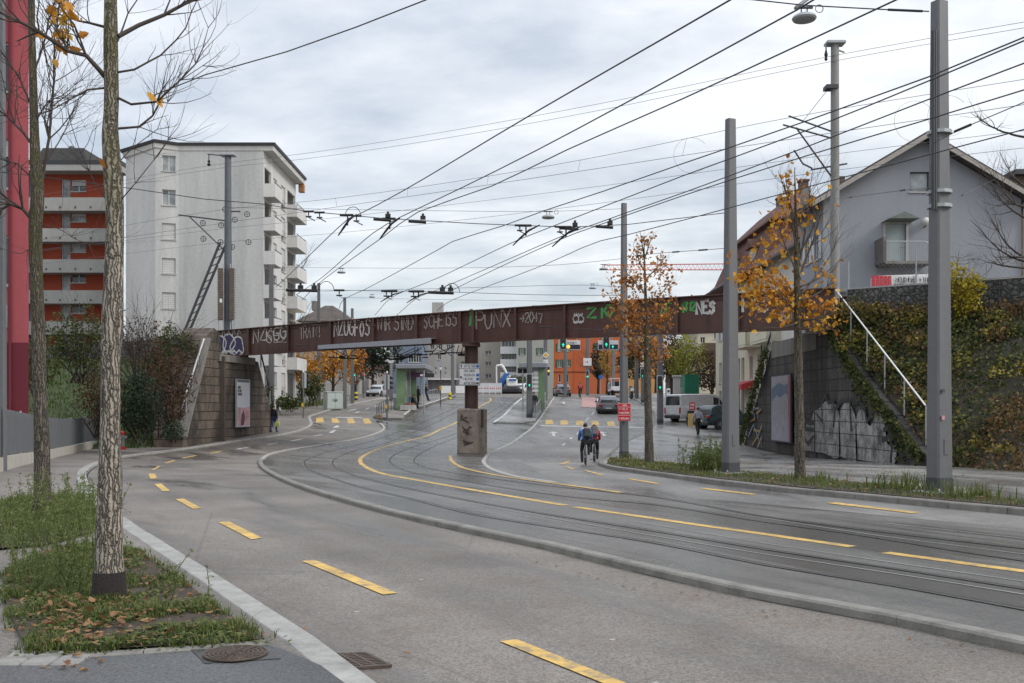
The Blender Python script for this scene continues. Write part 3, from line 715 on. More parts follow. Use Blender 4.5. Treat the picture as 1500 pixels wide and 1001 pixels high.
# ================================================================== abutments
M_stoneL = blockwall('brown ashlar', (.17, .135, .105), (.035, .028, .022), (.028, .023, .018), 1.15, .5)
M_stoneR = blockwall('grey ashlar', (.105, .096, .086), (.032, .029, .026), (.022, .02, .018), 1.3, .47)
def wallplane(x_of, prof, thick, sgn, name, label, cat, m, rows=None):
    cy = sum(p[0] for p in prof)/len(prof); T = thing(name, label, cat, (x_of(cy), cy, G(cy)))
    mb = MB(); mb.prism([V((x_of(y), y, z)) for y, z in prof], V((sgn*thick, 0, 0))); build('masonry', mb, m, T); return T
XL = lambda y: -17.8+(y-54)*.1818
XR = lambda y: 12.95
def on_plane(xf, px):                      # y on a wall plane seen at column px
    lo, hi = 10., 90.; k = (px-750)/F
    for _ in range(60):
        m = (lo+hi)/2
        if (xf(m)/m > k) == (xf(lo)/lo > k): lo = m
        else: hi = m
    return lo
def zat(py, y): return CZ+(HZ-py)*y/F
yl = {px: on_plane(XL, px) for px in (268,272,285,303,322,341,361,372,378,396)}
abl = wallplane(XL, [(yl[268],-1),(yl[268],zat(635,yl[268])),(yl[285],zat(565,yl[285])),(yl[303],zat(492,yl[303])),(yl[303]+.9,6.3),(yl[322],6.0),(yl[322]+.2,4.75),(yl[372],4.7),(yl[378],4.55),(yl[396],zat(602,yl[396])),(yl[396]+.5,-1)], 1.6, -1,
   'bridge_abutment', 'brown stone abutment carrying the left end of the bridge, with narrow white poster', 'abutment', M_stoneL)
mb = MB(); mb.bar(V((XL(yl[268])+.0, yl[268]-.15, zat(640,yl[268]))), V((XL(yl[303]), yl[303]-.1, zat(496,yl[303]))), .55, .12); build('coping', mb, M_concdark, abl)
mb = MB(); mb.bar(V((XL(yl[378])-.3, yl[378], 4.6)), V((XL(yl[396])-.3, yl[396]+.2, zat(606,yl[396]))), .6, .12); build('coping', mb, M_concdark, abl)
mb = MB(); mb.box(V((XL(59)-.6, (yl[322]+yl[372])/2, 4.62)), (1.9, yl[372]-yl[322]+.3, .42), rz=-math.atan(.1818)); build('bearing_shelf', mb, M_concdark, abl)
mb = MB(); mb.bar(V((XL(yl[322])+.01, yl[322]+.1, -.4)), V((XL(yl[322])+.01, yl[322]+.1, 4.7)), .5, .25); build('recess_strip', mb, mat('recess shade masonry', (.075,.06,.048), .9, .4, 2, bump=.5, bscale=12), abl)  # dark strip standing for the shaded recess; its shade is in the colour
def handrail(name, label, a, b, n, h, m, r=.05, posts=True):
    T = thing(name, label, 'handrail', b); mb = MB(); mb.tube([a, b], r, 8); build('rail', mb, m, T)
    for k in range(n):
        p = V(a).lerp(V(b), (k+.02)/max(1, n-1) if n > 1 else 1); mb = MB(); mb.tube([p-V((0,0,h)), p], r*.8, 6); build('post', mb, M_steel, T)
    return T
handrail('wing_handrail', 'pale sloping handrail on the left abutment beside green grass', V((XL(yl[303])-.1, yl[303]-.2, zat(497,yl[303]))), V((XL(yl[268])-.1, yl[268]-.2, zat(604,yl[268]))), 5, 1.0, mat('pale rail paint', (.55,.55,.54), .5, .15))
handrail('wing_handrail', 'dark sloping handrail on the far edge of the left abutment', V((XL(yl[378])+.1, yl[378]+.3, 5.2)), V((XL(yl[396])+.1, yl[396]+.6, zat(598,yl[396]))), 4, .9, M_dkpole)
yC = on_plane(XR, 1345); yB = on_plane(XR, 1222)
abr = wallplane(XR, [(yC-1.2,-1.2),(yC-1.2,-.05),(yC,zat(655,yC)),(on_plane(XR,1262),zat(548,on_plane(XR,1262))),(yB,zat(487,yB)),(yB+.3,4.75),(49.6,4.75),(49.9,4.5),(55.6,-.4),(55.6,-1.2)], 1.6, 1,
   'bridge_abutment', 'dark grey stone abutment under the right end of the bridge, sprayed with large letters', 'abutment', M_stoneR)
mb = MB(); mb.box(V((XR(46)+.75, (yB+2.3+49.6)/2, 4.52)), (1.56, 49.6-yB-2.3, .75)); build('bearing_shelf', mb, M_concdark, abr)
mb = MB(); mb.box(V((XR(46)+2.4, (yB+1.5+49.6)/2, 5.3)), (1.2, 9, 2.2)); build('back_wall', mb, M_darksteel, abr)
handrail('wing_handrail', 'white sloping handrail above the ivy on the right abutment', V((XR(yB)+.1, yB+.1, zat(425,yB+.1))), V((XR(yC)+.15, yC-.2, zat(594,yC-.2))), 6, 1.25, M_white, .027)
handrail('wing_handrail', 'dark handrail on the far ivy covered edge of the right abutment', V((XR(50)+.1, 50, 5.6)), V((XR(55)+.1, 55.3, 1.2)), 4, .9, M_dkpole)
def silvermat():
    t = NT('silver spray paint'); p = t.pos(); s = t.noise(t.map(p, (1,1,.6)), 1.5, 7, .75); n = t.noise(p, 9, 5, .7)
    sx = t.new('ShaderNodeSeparateXYZ'); t.ln(p, sx.inputs[0]); fr = t.math('FRACT', t.math('DIVIDE', t.math('ADD', sx.outputs[2], 5.0), .47)); mo = t.math('LESS_THAN', fr, .07)
    t.base(t.mix(mo, t.ramp(t.math('ADD', t.math('MULTIPLY', s, .7), t.math('MULTIPLY', n, .3)), [(.42, (.05,.045,.04)), (.49, (.21,.205,.195)), (.60, (.40,.395,.38))]), (.02,.018,.016))); t.rough(.6); t.bump(n, .4, .02); return t.m
# big silver letters with black outlines on the wall, seen at these columns
def wl(px, py):
    y = on_plane(XR, px); return (-y, zat(py, y))
def wstroke(mb, pts, sw, lift):
    stroke(mb, [wl(*p) for p in pts], V((XR(40)-.07-lift, 0, 0)), V((0,-1,0)), V((0,0,1)), sw)
sil = MB(); M_silver = silvermat(); blk = MB()
for pts in ([(1182,660),(1181,640),(1184,622),(1190,616),(1195,604),(1203,598),(1212,588),(1224,590),(1231,604),(1233,630),(1233,668),(1208,664)], [(1232,668),(1232,614),(1236,596),(1243,589),(1250,596),(1256,612),(1258,640),(1258,674)], [(1257,674),(1257,614),(1263,600),(1270,606),(1276,624),(1282,618),(1286,596),(1292,590),(1298,604),(1300,630),(1303,650),(1316,656),(1314,678),(1290,679)]):
    q = [wl(*p) for p in pts]; q3 = spline([V((a, b, 0)) for a, b in q+q[:1]], .12)[:-1]; x0 = XR(40)-.075; sil.poly([V((x0, -a.x, a.y)) for a in q3])
build('graffiti', sil, M_silver, abr)
for pts in ([(1178,611),(1187,620),(1196,620)], [(1196,672),(1196,604),(1208,618),(1206,590),(1212,580),(1216,590),(1224,588),(1226,604)], [(1224,625),(1226,600),(1236,587),(1248,588),(1250,630)], [(1252,590),(1262,588),(1270,600),(1273,618),(1280,606),(1283,588),(1290,584)],
            [(1297,612),(1306,603),(1318,612),(1306,622),(1318,634),(1308,644)], [(1296,645),(1306,640),(1310,655),(1308,676)], [(1180,628),(1194,630)], [(1180,640),(1186,650),(1194,640)], [(1298,630),(1304,626),(1312,630),(1316,640)], [(1304,612),(1312,606)]): wstroke(blk, pts, .19, .012)
build('graffiti', blk, M_black, abr)
w2 = MB()
for pts in ([(1096,610),(1104,596),(1108,612)], [(1098,640),(1106,622),(1112,640),(1118,624)], [(1104,600),(1114,598),(1112,612)], [(1112,655),(1118,640),(1118,655)]): wstroke(w2, pts, .1, .01)
build('graffiti', w2, mat('pale blue spray paint', (.28,.31,.36), .7, .4, 4), abr)
w3 = MB()
for pts in ([(1104,652),(1112,640),(1116,650)], [(1100,618),(1108,614)], [(1106,630),(1116,632)], [(1110,606),(1117,600)]): wstroke(w3, pts, .12, .014)
build('graffiti', w3, mat('ochre spray paint', (.30,.20,.09), .7, .4, 4), abr)

# posters
def poster(xf, sgn, px0, px1, py0, py1, label, paint):
    a, b = on_plane(xf, px0), on_plane(xf, px1); z0, z1 = zat(py1, (a+b)/2), zat(py0, (a+b)/2)
    T = thing('poster_board', label, 'poster', (xf((a+b)/2), (a+b)/2, z0))
    A = V((xf(a)-sgn*.12, a, 0)); B = V((xf(b)-sgn*.12, b, 0)); u = (B-A); w = u.length; u.normalize(); n = V((-sgn, 0, 0)); h = z1-z0
    mb = MB(); mb.prism([A+V((0,0,z0)), B+V((0,0,z0)), B+V((0,0,z1)), A+V((0,0,z1))], n*.07); build('frame', mb, M_dkpole if sgn > 0 else M_steel, T)
    def patch(poly, m, lift, nm='printed_sheet'):
        mb = MB(); mb.poly([A+u*(x*w)+V((0,0,z0+y*h))+n*(.074+lift) for x, y in poly]); return build(nm, mb, m, T)
    paint(patch, A+n*.08+V((0,0,z0)), u, w, h, T); return T
def paintL(patch, o, u, w, h, T):
    patch([(.04,.02),(.96,.02),(.96,.98),(.04,.98)], mat('poster white', (.70,.71,.74), .4, .06), 0)
    patch([(.06,.03),(.94,.03),(.94,.43),(.5,.40),(.06,.42)], mat('poster pink', (.62,.38,.40), .4, .55, 1.6), .003, 'picture')
    patch([(.30,.03),(.55,.05),(.62,.22),(.5,.36),(.36,.25)], mat('poster dark red', (.12,.05,.06), .4, .5, 3), .005, 'picture')
    patch([(.62,.14),(.9,.2),(.86,.36),(.7,.34)], mat('poster salmon', (.62,.28,.25), .4, .4, 3), .005, 'picture')
    patch([(.06,.93),(.94,.93),(.94,.98),(.06,.98)], mat('poster grey', (.12,.12,.13), .4, .1), .003, 'picture')
    mb = MB(); 
    for s, y in (('WERTE', .80), ('BLEIBEN', .73), ('ZUHAUSE', .66)): text_mb(mb, s, o+u*(.1*w)+V((0,0,y*h)), u, V((0,0,1)), .045*h, .035, wid=.5)
    build('lettering', mb, M_black, T)
poster(XL, -1, 341.5, 362, 555.5, 626, 'tall white poster with a pink picture on the brown stone abutment', paintL)
def paintR(patch, o, u, w, h, T):
    patch([(.03,.02),(.97,.02),(.97,.98),(.03,.98)], mat('poster slate', (.27,.27,.33), .35, .25, 1.3), 0)
    patch([(.05,.60),(.3,.70),(.5,.66),(.75,.72),(.95,.66),(.95,.86),(.7,.84),(.4,.88),(.05,.80)], mat('poster deep blue', (.06,.10,.19), .35, .5, 2.2), .003, 'picture')
    patch([(.05,.03),(.55,.03),(.85,.3),(.7,.42),(.4,.36),(.05,.42)], mat('poster grey violet', (.28,.27,.33), .35, .5, 3), .003, 'picture')
    patch([(.05,.88),(.4,.90),(.95,.87),(.95,.97),(.05,.97)], mat('poster pale', (.30,.27,.30), .35, .2, 2), .003, 'picture')
    patch([(.90,.02),(.97,.02),(.97,.98),(.86,.98)], mat('poster crimson', (.33,.04,.09), .35, .3, 2), .006, 'picture')
    mb = MB(); rg = random.Random(4)
    for k in range(9):
        x = .15+.085*k; P = [(x*w+rg.uniform(-.05,.05), h*(.66-.07*j+rg.uniform(-.02,.02))) for j in range(5)]; stroke(mb, P, o, u, V((0,0,1)), .06)
    build('lettering', mb, M_gw, T)
# lettering is laid from left to right as seen from the road, i.e. from far to near
poster(lambda y: XR(y), 1, 1135, 1164.5, 549, 648, 'tall blue and violet poster on the dark stone abutment behind a thin tree', paintR)

# ================================================================== embankments and retaining walls
M_gabion = rubble('gabion stone', (.11, .108, .10))
M_ballast = mat('track ballast', (.17, .15, .13), .95, .55, 14, bump=1.0, bscale=25)
M_earthR = mat('ivy soil', (.035, .03, .018), .95, .4, 3, bump=.6, bscale=10)
M_grassbank = mat('bank turf', (.04, .058, .018), .95, .4, 2.5, bump=.7, bscale=14)
def patchgrid(name, fa, fb, ns, nt_, m, amp=.15, kind='structure'):
    mb = MB(); vs = []
    for i in range(ns+1):
        a, b = fa(i/ns), fb(i/ns)
        for j in range(nt_+1):
            p = a.lerp(b, j/nt_); k = amp*math.sin(math.pi*j/nt_)*noise.noise(p*.5); bulge = .35*math.sin(math.pi*j/nt_)
            vs.append(p+V((0, 0, k*2+bulge)))
    mb.add(vs, [(i*(nt_+1)+j, i*(nt_+1)+j+1, (i+1)*(nt_+1)+j+1, (i+1)*(nt_+1)+j) for i in range(ns) for j in range(nt_)])
    return struct(build(name, mb, m, smooth='full')), vs
def wtop(y):                                # top of the right wing wall
    P = [(yC-1.2,-.05),(yC,zat(655,yC)),(on_plane(XR,1262),zat(548,on_plane(XR,1262))),(yB,zat(487,yB))]
    for (a, za), (b, zb) in zip(P, P[1:]):
        if a <= y <= b: return za+(zb-za)*(y-a)/(b-a)
    return P[-1][1] if y > yB else G(y)+.1
RT0 = BR+BD*.6+BN*.3
fR = lambda s: V((XR(42-s*32)+.15+.5*s, yB-.1-s*28, wtop(yB-.1-s*28)+(.12 if yB-.1-s*28 > yC-1.2 else -.25)))
tR = lambda s: V((RT0.x+BD.x*26*s, RT0.y+BD.y*26*s-.2, 5.15))
bankR, vR = patchgrid('embankment', fR, tR, 40, 12, M_earthR)
LT0 = BL-BD*.9+BN*.3
fL = lambda s: V((XL(54)-.1-13*s, yl[268]+.4-7*s, G(50)+.55 if s < .02 else .05))
tL = lambda s: V((LT0.x-BD.x*34*s, LT0.y-BD.y*34*s, 5.1))
bankL, vL = patchgrid('embankment', lambda s: V((XL(54)-.1-13*s, yl[268]+.5-8*s, G(yl[268]-8*s)-.1)), tL, 30, 12, M_grassbank)
# wedge of bank right behind the left wing wall
mb = MB(); mb.add([V((XL(yl[268])-.05, yl[268]+.4, -.3)), V((XL(yl[303])-.05, yl[303], zat(492,yl[303])-.2)), LT0+V((0,0,5.1)), V((XL(54)-.1, yl[268]+.5, -.6))], [(0,1,2,3)]); struct(build('embankment', mb, M_grassbank))
# retaining walls of stone baskets carrying the track
T = thing('retaining_wall', 'dark stone basket wall along the railway right of the bridge', 'retaining wall', RT0)
mb = MB(); a = RT0+V((0,0,4.6)); b = a+BD*30; mb.prism([a, b, b+V((0,0,1.72)), a+V((0,0,1.72))], -BN*.5); build('stone_baskets', mb, M_gabion, T)
mb = MB()
for k in range(100): p = a+BD*(30*k/99)+BN*.03; mb.bar(p, p+V((0,0,1.74)), .008, .008)
for k in range(6): mb.bar(a+BN*.03+V((0,0,.1+k*.32)), b+BN*.03+V((0,0,.1+k*.32)), .008, .008)
build('wire_mesh', mb, M_wiregrey, T)
T = thing('retaining_wall', 'dark stone basket wall along the railway left of the bridge', 'retaining wall', LT0)
mb = MB(); a = LT0+V((0,0,4.7)); b = a-BD*40; mb.prism([a, b, b+V((0,0,1.5)), a+V((0,0,1.5))], -BN*.5); build('stone_baskets', mb, M_gabion, T)
mb = MB()
for k in range(60): p = a-BD*(40*k/60)+BN*.03; mb.bar(p, p+V((0,0,1.52)), .009, .009)
for k in range(5): mb.bar(a+BN*.03+V((0,0,.1+k*.34)), b+BN*.03+V((0,0,.1+k*.34)), .009, .009)
build('wire_mesh', mb, M_steel, T)
mb = MB()
for p0, d in ((RT0, BD), (LT0, -BD)):
    a = p0-BN*.4; b = a+d*42; zt = 6.22 if d.x > 0 else 6.1
    n = 40; rgx = random.Random(3)
    vs = []
    for i in range(n+1):
        for j, (o, z) in enumerate(((0, zt), (.9, zt+.26), (4.2, zt+.26), (5.2, zt), (9, 1.0))):
            q = a+d*(42*i/n+(o*.78 if d.x < 0 else 0))-BN*o; vs.append(V((q.x, q.y, z+rgx.uniform(-.04,.04))))
    mb.add(vs, [(i*5+j, i*5+j+1, i*5+5+j+1, i*5+5+j) for i in range(n) for j in range(4)])
struct(build('track_bed', mb, M_ballast))
# ================================================================== poles and masts
def pole(label, px, pyb, top, wb, wt, rz=.5, group='grey overhead line poles', Yd=None, collar=True, name='line_pole'):
    q = GP(px, pyb, .1) if Yd is None else V(((px-750)/F*Yd, Yd, G(Yd)+.1))
    T = thing(name, label, 'pole', q, group); zt = CZ+(HZ-top)*q.y/F
    mb = MB(); c, s = math.cos(rz), math.sin(rz)
    def ring(w, z, d=.8): return [V((q.x+(a*c-b*d*s)*w/2, q.y+(a*s+b*d*c)*w/2, z)) for a, b in ((-1,-.8),(-.8,-1),(.8,-1),(1,-.8),(1,.8),(.8,1),(-.8,1),(-1,.8))]
    mb.loft([ring(wb, q.z-.2), ring(wt, zt)]); build('shaft', mb, M_polegrey, T)
    if collar:
        k = MB(); k.loft([ring(wb*1.03, q.z-.2), ring(wb*1.02, q.z+.3)]); build('base_collar', k, M_dkpole, T)
    return T, q, zt
P1, q1, z1 = pole('tall tapered grey pole, nearest, standing in the grass verge at the right', 1376, 724, 3, .38, .25, .42)
P2, q2, z2 = pole('tapered grey pole in the verge between the two autumn trees', 1070, 695, 175, .38, .22, .42)
P3, q3, z3 = pole('grey pole carrying the red notice beside the cyclists', 914, 672, 298, .33, .20, .42)
for T_, q_, w_ in ((P1,q1,.38),(P2,q2,.38),(P3,q3,.33)):
    mb = MB(); mb.box(q_+V((0,0,.03)), (w_*1.75, w_*1.6, .05), rz=.42, bev=.01)
    for a_, b_ in ((-1,-1),(1,-1),(1,1),(-1,1)): c_, s_ = math.cos(.42), math.sin(.42); x_, y_ = a_*w_*.74, b_*w_*.66; mb.lathe(q_+V((x_*c_-y_*s_, x_*s_+y_*c_, .05)), [(.025,0),(.025,.05),(.012,.07)], 6)
    build('base_plate', mb, M_steel, T_)
    mb = MB(); mb.box(q_+V((0,0,.62)), (.01,.01,.01)); mb.v = []; mb.f = []; mb.mi = []
    x_ = -w_*.40; mb.box(q_+V((math.sin(.42)*w_*.40, -math.cos(.42)*w_*.40, .85)), (.10,.014,.28), rz=.42, bev=.005); build('service_hatch', mb, M_polegrey, T_)
mb = MB()
for k in range(2): mb.box(V((q1.x-.17+.025*k, q1.y-.16, CZ+(HZ-180)*q1.y/F)), (.05-.02*k, .06, 260*q1.y/F), rz=.42)
build('cable_duct', mb, M_dkpole, P1)
for z in (CZ+(HZ-195)*q1.y/F, CZ+(HZ-282)*q1.y/F, CZ+(HZ-303)*q1.y/F):
    mb = MB(); mb.lathe((q1.x, q1.y, z-.03), [(.215, 0), (.215, .06)], 12); build('clamp_band', mb, M_steel, P1)
mb = MB(); mb.box(V((q1.x-.02, q1.y-.20, CZ+(HZ-573)*q1.y/F)), (.07, .02, .06), rz=.42); build('number_plate', mb, M_dkpole, P1)
mb = MB(); mb.box(V((q1.x-.02, q1.y-.197, CZ+(HZ-612)*q1.y/F)), (.06, .02, .07), rz=.42); build('sticker', mb, mat('faded pink', (.5,.25,.25), .6, .2), P1)
P4, q4, z4 = pole('grey pole at the left edge of the frame beside the slatted fence', 2, 690, -60, .24, .16, 0, collar=False)
far = [
 ('grey pole just behind the left abutment', 397.5, 0, 388, .42, .30, 70, 'x'), ('grey pole left of the pale green cabinet, rising above the bridge', 467, 0, 415, .42, .28, 97, 'x'),
 ('thinner grey pole right of the pale green cabinet', 505, 0, 436, .38, .26, 92, 'x'), ('grey pole beside the yellow and black bollard', 516, 0, 452, .36, .26, 99, 'x'),
 ('thick grey pole with a green arrow signal by the tram platform', 775.5, 612, 470, .44, .36, None, 'x'), ('grey pole in front of the orange house left windows', 828, 0, 500, .40, .34, 118, 'x'),
 ('grey pole in front of the orange house with white sign', 861, 0, 490, .40, .34, 124, 'x'), ('grey pole beside the yellow leaved tree', 898, 0, 505, .40, .34, 122, 'x'),
 ('grey pole beyond the kerb on the right pavement', 932.5, 0, 480, .42, .34, 112, 'x'), ('grey pole with green signal beside the parked vans', 967, 620.5, 470, .42, .36, None, 'x'),
 ('short grey pole carrying the diamond sign and green signal', 941.5, 0, 512, .34, .32, 101, 'x'), ('grey pole behind the tram shelter roof', 799, 0, 490, .42, .34, 104, 'x'),
 ('grey pole behind the shelter left of the pier', 663, 0, 496, .40, .34, 122, 'x'), ('grey pole behind the round platform clock', 573, 0, 490, .4, .32, 106, 'x')]
FP = {}
for lb, px, pyb, top, wb, wt, Yd, _ in far:
    FP[px] = pole(lb, px, pyb, top, wb, wt, .2, Yd=Yd, collar=px in (775.5, 967, 941.5))
# railway masts
def railmast(label, px, Y, pytop, zbase, w0, w1, m):
    q = V(((px-750)/F*Y, Y, zbase)); T = thing('catenary_mast', label, 'mast', q, 'railway catenary masts'); zt = CZ+(HZ-pytop)*Y/F
    mb = MB(); mb.tube([q-V((0,0,.3)), V((q.x, q.y, zt))], [w0/2, w1/2], 12); build('shaft', mb, m, T, smooth=True)
    mb = MB(); mb.box(V((q.x, q.y, zt+.06)), (w1*2.4, w1*1.6, .14), bev=.03); build('cap', mb, M_steel, T)
    return T, q, zt
M_mastL = mat('weathered mast', (.10, .11, .125), .6, .25, 3); M_mastR = mat('concrete mast', (.24, .235, .225), .8, .3, 2, streak=True)
ML, qL, zL = railmast('dark railway mast with lattice strut above the left abutment', 334, 63.5, 229, 6.1, .52, .40, M_mastL)
MR, qR, zR = railmast('pale concrete railway mast in front of the grey gabled house', 1223, 41.5, 66, 6.1, .38, .33, M_mastR)
def wp(px, py, q): return W(px, py, q.y)
def part_bars(T, name, segs, r, m, q, sub=None):
    mb = MB()
    for a, b in segs: mb.tube([wp(*a, q), wp(*b, q)], r, 6)
    return build(name, mb, m, sub or T)
part_bars(ML, 'cantilever_arm', [((261,315),(334,324)), ((277,317),(328,366)), ((330,310),(352,310))], .045, M_dkpole, qL)
part_bars(ML, 'top_arm', [((304,226),(334,229)), ((306,226),(306,231))], .035, M_dkpole, qL)
mb = MB(); p = wp(306, 233, qL); mb.lathe(p-V((0,0,.35)), [(.07,-.1),(.13,0),(.05,.1),(.1,.2),(.03,.3),(.03,.45)], 8); build('insulator', mb, M_black, ML)
mb = MB(); mb.bar(wp(266,496,qL), wp(322,356,qL), .13); mb.bar(wp(273,496,qL), wp(331,358,qL), .13)
for k in range(12):
    t = k/12; mb.bar(wp(266+56*t,496-140*t,qL), wp(273+58*(t+.05),496-138*(t+.05),qL), .05)
build('lattice_strut', mb, M_dkpole, ML)
M_brn = mat('brown steel weights', (.14, .115, .09), .8, .35, 3)
for dx in (-.36, .36):
    mb = MB(); mb.box(V((qL.x+dx, qL.y-.35, CZ+(HZ-432)*qL.y/F)), (.3, .3, 3.3), bev=.03)
    for k in range(20): mb.box(V((qL.x+dx, qL.y-.35, CZ+(HZ-466)*qL.y/F+k*.16)), (.34, .34, .05))
    build('tension_weight', mb, M_brn, ML)
mb = MB()
for dx in (-.5, -.2, .25, .5): mb.tube([V((qL.x+dx, qL.y-.35, 6.0)), V((qL.x+dx, qL.y-.35, CZ+(HZ-388)*qL.y/F))], .035, 6)
build('guide_rods', mb, M_steel, ML)
mb = MB(); mb.box(V((qL.x-.3, qL.y-.52, CZ+(HZ-442)*qL.y/F)), (.16, .02, .24)); build('number_plate', mb, M_white, ML)
for px, py in ((330,307),(324,330),(323,355),(344,322),(340,362),(362,314),(364,355),(297,327),(298,350)):
    mb = MB(); c = wp(px, py, qL); 
    mb.tube([c+V((.17*math.cos(a), 0, .17*math.sin(a))) for a in [i*math.pi/7 for i in range(15)]], .025, 5); mb.tube([c-V((.17,0,0)), c+V((.17,0,0))], .018, 4); mb.tube([c-V((0,0,.17)), c+V((0,0,.17))], .018, 4); build('tension_wheel', mb, M_dkpole, ML)
mb = MB(); mb.box(wp(345, 310, qL), (.6, .1, .06)); build('bracket', mb, M_dkpole, ML)
part_bars(MR, 'cantilever_arm', [((1155,170),(1219,193)), ((1147,183),(1219,203)), ((1166,187),(1220,262)), ((1188,249),(1241,240)), ((1163,220),(1176,240)), ((1176,240),(1190,247))], .035, M_dkpole, qR)
part_bars(MR, 'top_arm', [((1210,66),(1210,75)), ((1223,72),(1237,77)), ((1210,64),(1236,64))], .035, M_steel, qR)
mb = MB(); mb.lathe(wp(1210, 84, qR), [(.03,-.15),(.07,-.1),(.05,0),(.08,.1),(.03,.3)], 8); build('insulator', mb, M_black, MR)
part_bars(MR, 'stay_wire', [((1213,131),(1176,178))], .012, M_wiregrey, qR)
mb = MB(); mb.box(wp(1217, 129, qR), (.5, .5, .16)); build('clamp_band', mb, M_dkpole, MR)

# ================================================================== overhead wires
ZW = 6.0
def wire(name, label, pts, r, m, cat='wire', group=None, z=ZW, sag=True, pp=None):
    P = pp or [WZ(x, y, z) for x, y in pts]; P = spline(P, 1.2) if len(P) > 2 else P
    mb = MB(); mb.tube(P, r, 5); return tag(build(name, mb, m, None, loc=P[0], smooth='full'), label, cat, group), P
TW = [
 ('tram contact wire reaching the top edge of the picture furthest left of three', [(1100,-18),(1070,0),(787,163),(590,280),(526,314),(511,320),(494,335),(436,391),(404,421)]),
 ('tram contact wire passing just beneath the big hanging street lamp', [(1215,-14),(1167,15),(1000,106),(787,220),(677,275),(585,319),(566,329),(546,342),(470,408),(434,432)]),
 ('tram contact wire crossing the top edge just left of the nearest pole', [(1350,-17),(1313,0),(1000,145),(830,220),(720,273),(659,294),(612,311),(560,348),(470,413),(442,440)]),
 ('tram contact wire, topmost of the bundle leaving at the right edge', [(1600,8),(1500,55),(1360,113),(1180,178),(1000,240),(885,280),(800,308),(737,331),(663,354),(640,367),(531,426),(503,439),(497,452)]),
 ('tram contact wire, second of the bundle leaving at the right edge', [(1600,15),(1500,60),(1360,119),(1180,192),(1000,258),(920,289),(814,330),(763,350),(640,408),(583,431),(571,438),(549,462)]),
 ('tram contact wire running above the grey house gable', [(1600,52),(1500,93),(1360,146),(1180,216),(1000,283),(920,311),(873,328),(843,338),(812,351),(640,425),(616,434),(581,462)]),
 ('tram contact wire ending at the long clamp near the middle pole', [(1600,92),(1500,132),(1360,175),(1180,229),(1000,287),(900,322),(843,342),(677,418),(655,430)]),
 ('tram contact wire, lowest of the bundle, crossing the face of the grey house', [(1600,160),(1500,190),(1360,227),(1180,275),(1000,323),(920,344),(880,353),(800,387),(662,440),(653,445),(640,455)])]
TWP = []
for lb, pts in TW: TWP.append(wire('contact_wire', lb, pts, .0108, M_wire, group='tram contact wires')[1])
wire('contact_wire', 'single dark wire sloping across the sky behind the big left tree', [(700,-35),(624,0),(420,76),(300,110),(225,140)], .010, M_wire, group='tram contact wires', z=7.2)
# span wires with their hangers
def span(label, P, ins, r=.010, zoff=-.12, name='span_wire', group='span wires across the street'):
    T = thing(name, label, 'span wire', P[0], group); Q = spline(P, 1.5) if len(P) > 2 else P
    mb = MB(); mb.tube(Q, r, 5); build('cable', mb, M_wire, T)
    def at(px):
        best = None
        for a, b in zip(Q, Q[1:]):
            xa = 750+a.x/a.y*F; xb = 750+b.x/b.y*F
            if min(xa, xb)-.01 <= px <= max(xa, xb)+.01: return a.lerp(b, (px-xa)/((xb-xa) or 1))
        return Q[0]
    for k in ins:
        px, kind = k; p = at(px); sc = p.y/24*.62; mb = MB()
        if kind == 'i':                          # short ribbed insulator with hanger
            mb.tube([p+V((-.20*sc,0,0)), p+V((.20*sc,0,0))], .042*sc, 8); mb.tube([p, p-V((0,0,.16*sc))], .025*sc, 6); mb.box(p-V((0,.0,.2*sc)), (.22*sc,.06*sc,.05*sc))
            mb.tube([p-V((.1*sc,0,.18*sc)), p-V((-.25*sc,0,.36*sc))], .012, 5)
        elif kind == 'b':                        # long black insulating bar
            mb.tube([p+V((-.34*sc,0,-.02)), p+V((.34*sc,0,-.05))], .06*sc, 8); mb.box(p+V((.22*sc,0,.10*sc)), (.2*sc,.1*sc,.14*sc)); mb.tube([p+V((.22*sc,0,.1*sc)), p+V((.22*sc,0,.26*sc))], .05*sc, 6)
        elif kind == 'c':                        # curved clamp arm carrying a wire
            mb.tube([p+V((-.30*sc,0,0)), p+V((.22*sc,0,0))], .05*sc, 8); mb.tube([p-V((0,0,0)), p-V((0,0,.25))], .03*sc, 6)
            mb.tube([p+V((-.5*sc,.5,-.40)), p+V((-.2*sc,.2,-.26)), p+V((.1*sc,-.2,-.16)), p+V((.5*sc,-.6,-.10))], [.015,.028,.028,.015], 6)
        elif kind == 't':                        # slim turnbuckle
            i0 = min(range(len(Q)-1), key=lambda i: abs(750+Q[i].x/Q[i].y*F-px)); dd = (Q[i0+1]-Q[i0]).normalized()*.3; mb.tube([p-dd, p+dd], .022, 6)
        elif kind == 'l':                        # loop of cable
            mb.tube([p+V((-.3*sc+.3*sc*(1-math.cos(a)), 0, .34*sc*math.sin(a))) for a in [i*math.pi/8 for i in range(9)]], .014*sc, 5)
        build({'i':'insulator','b':'insulator_bar','c':'clamp_arm','l':'cable_loop','t':'turnbuckle'}[kind], mb, M_black, T)
    return T
def Wl(pts): return [W(*p) for p in pts]
span('span wire with black insulators from the left edge to the second grey pole', Wl([(3,252,26),(183,275,24.6),(300,292,24.1),(384,299,23.9),(452,310,23.8),(560,320,23.9),(700,328,24.1),(835,333,24.4),(920,329,24.7),(1063,312,25)]),
     [(452,'i'),(468,'i'),(509,'c'),(517,'l'),(522,'i'),(560,'b'),(571,'c'),(611,'b'),(770,'c'),(761,'i'),(820,'i'),(834,'b'),(829,'c'),(885,'b')])
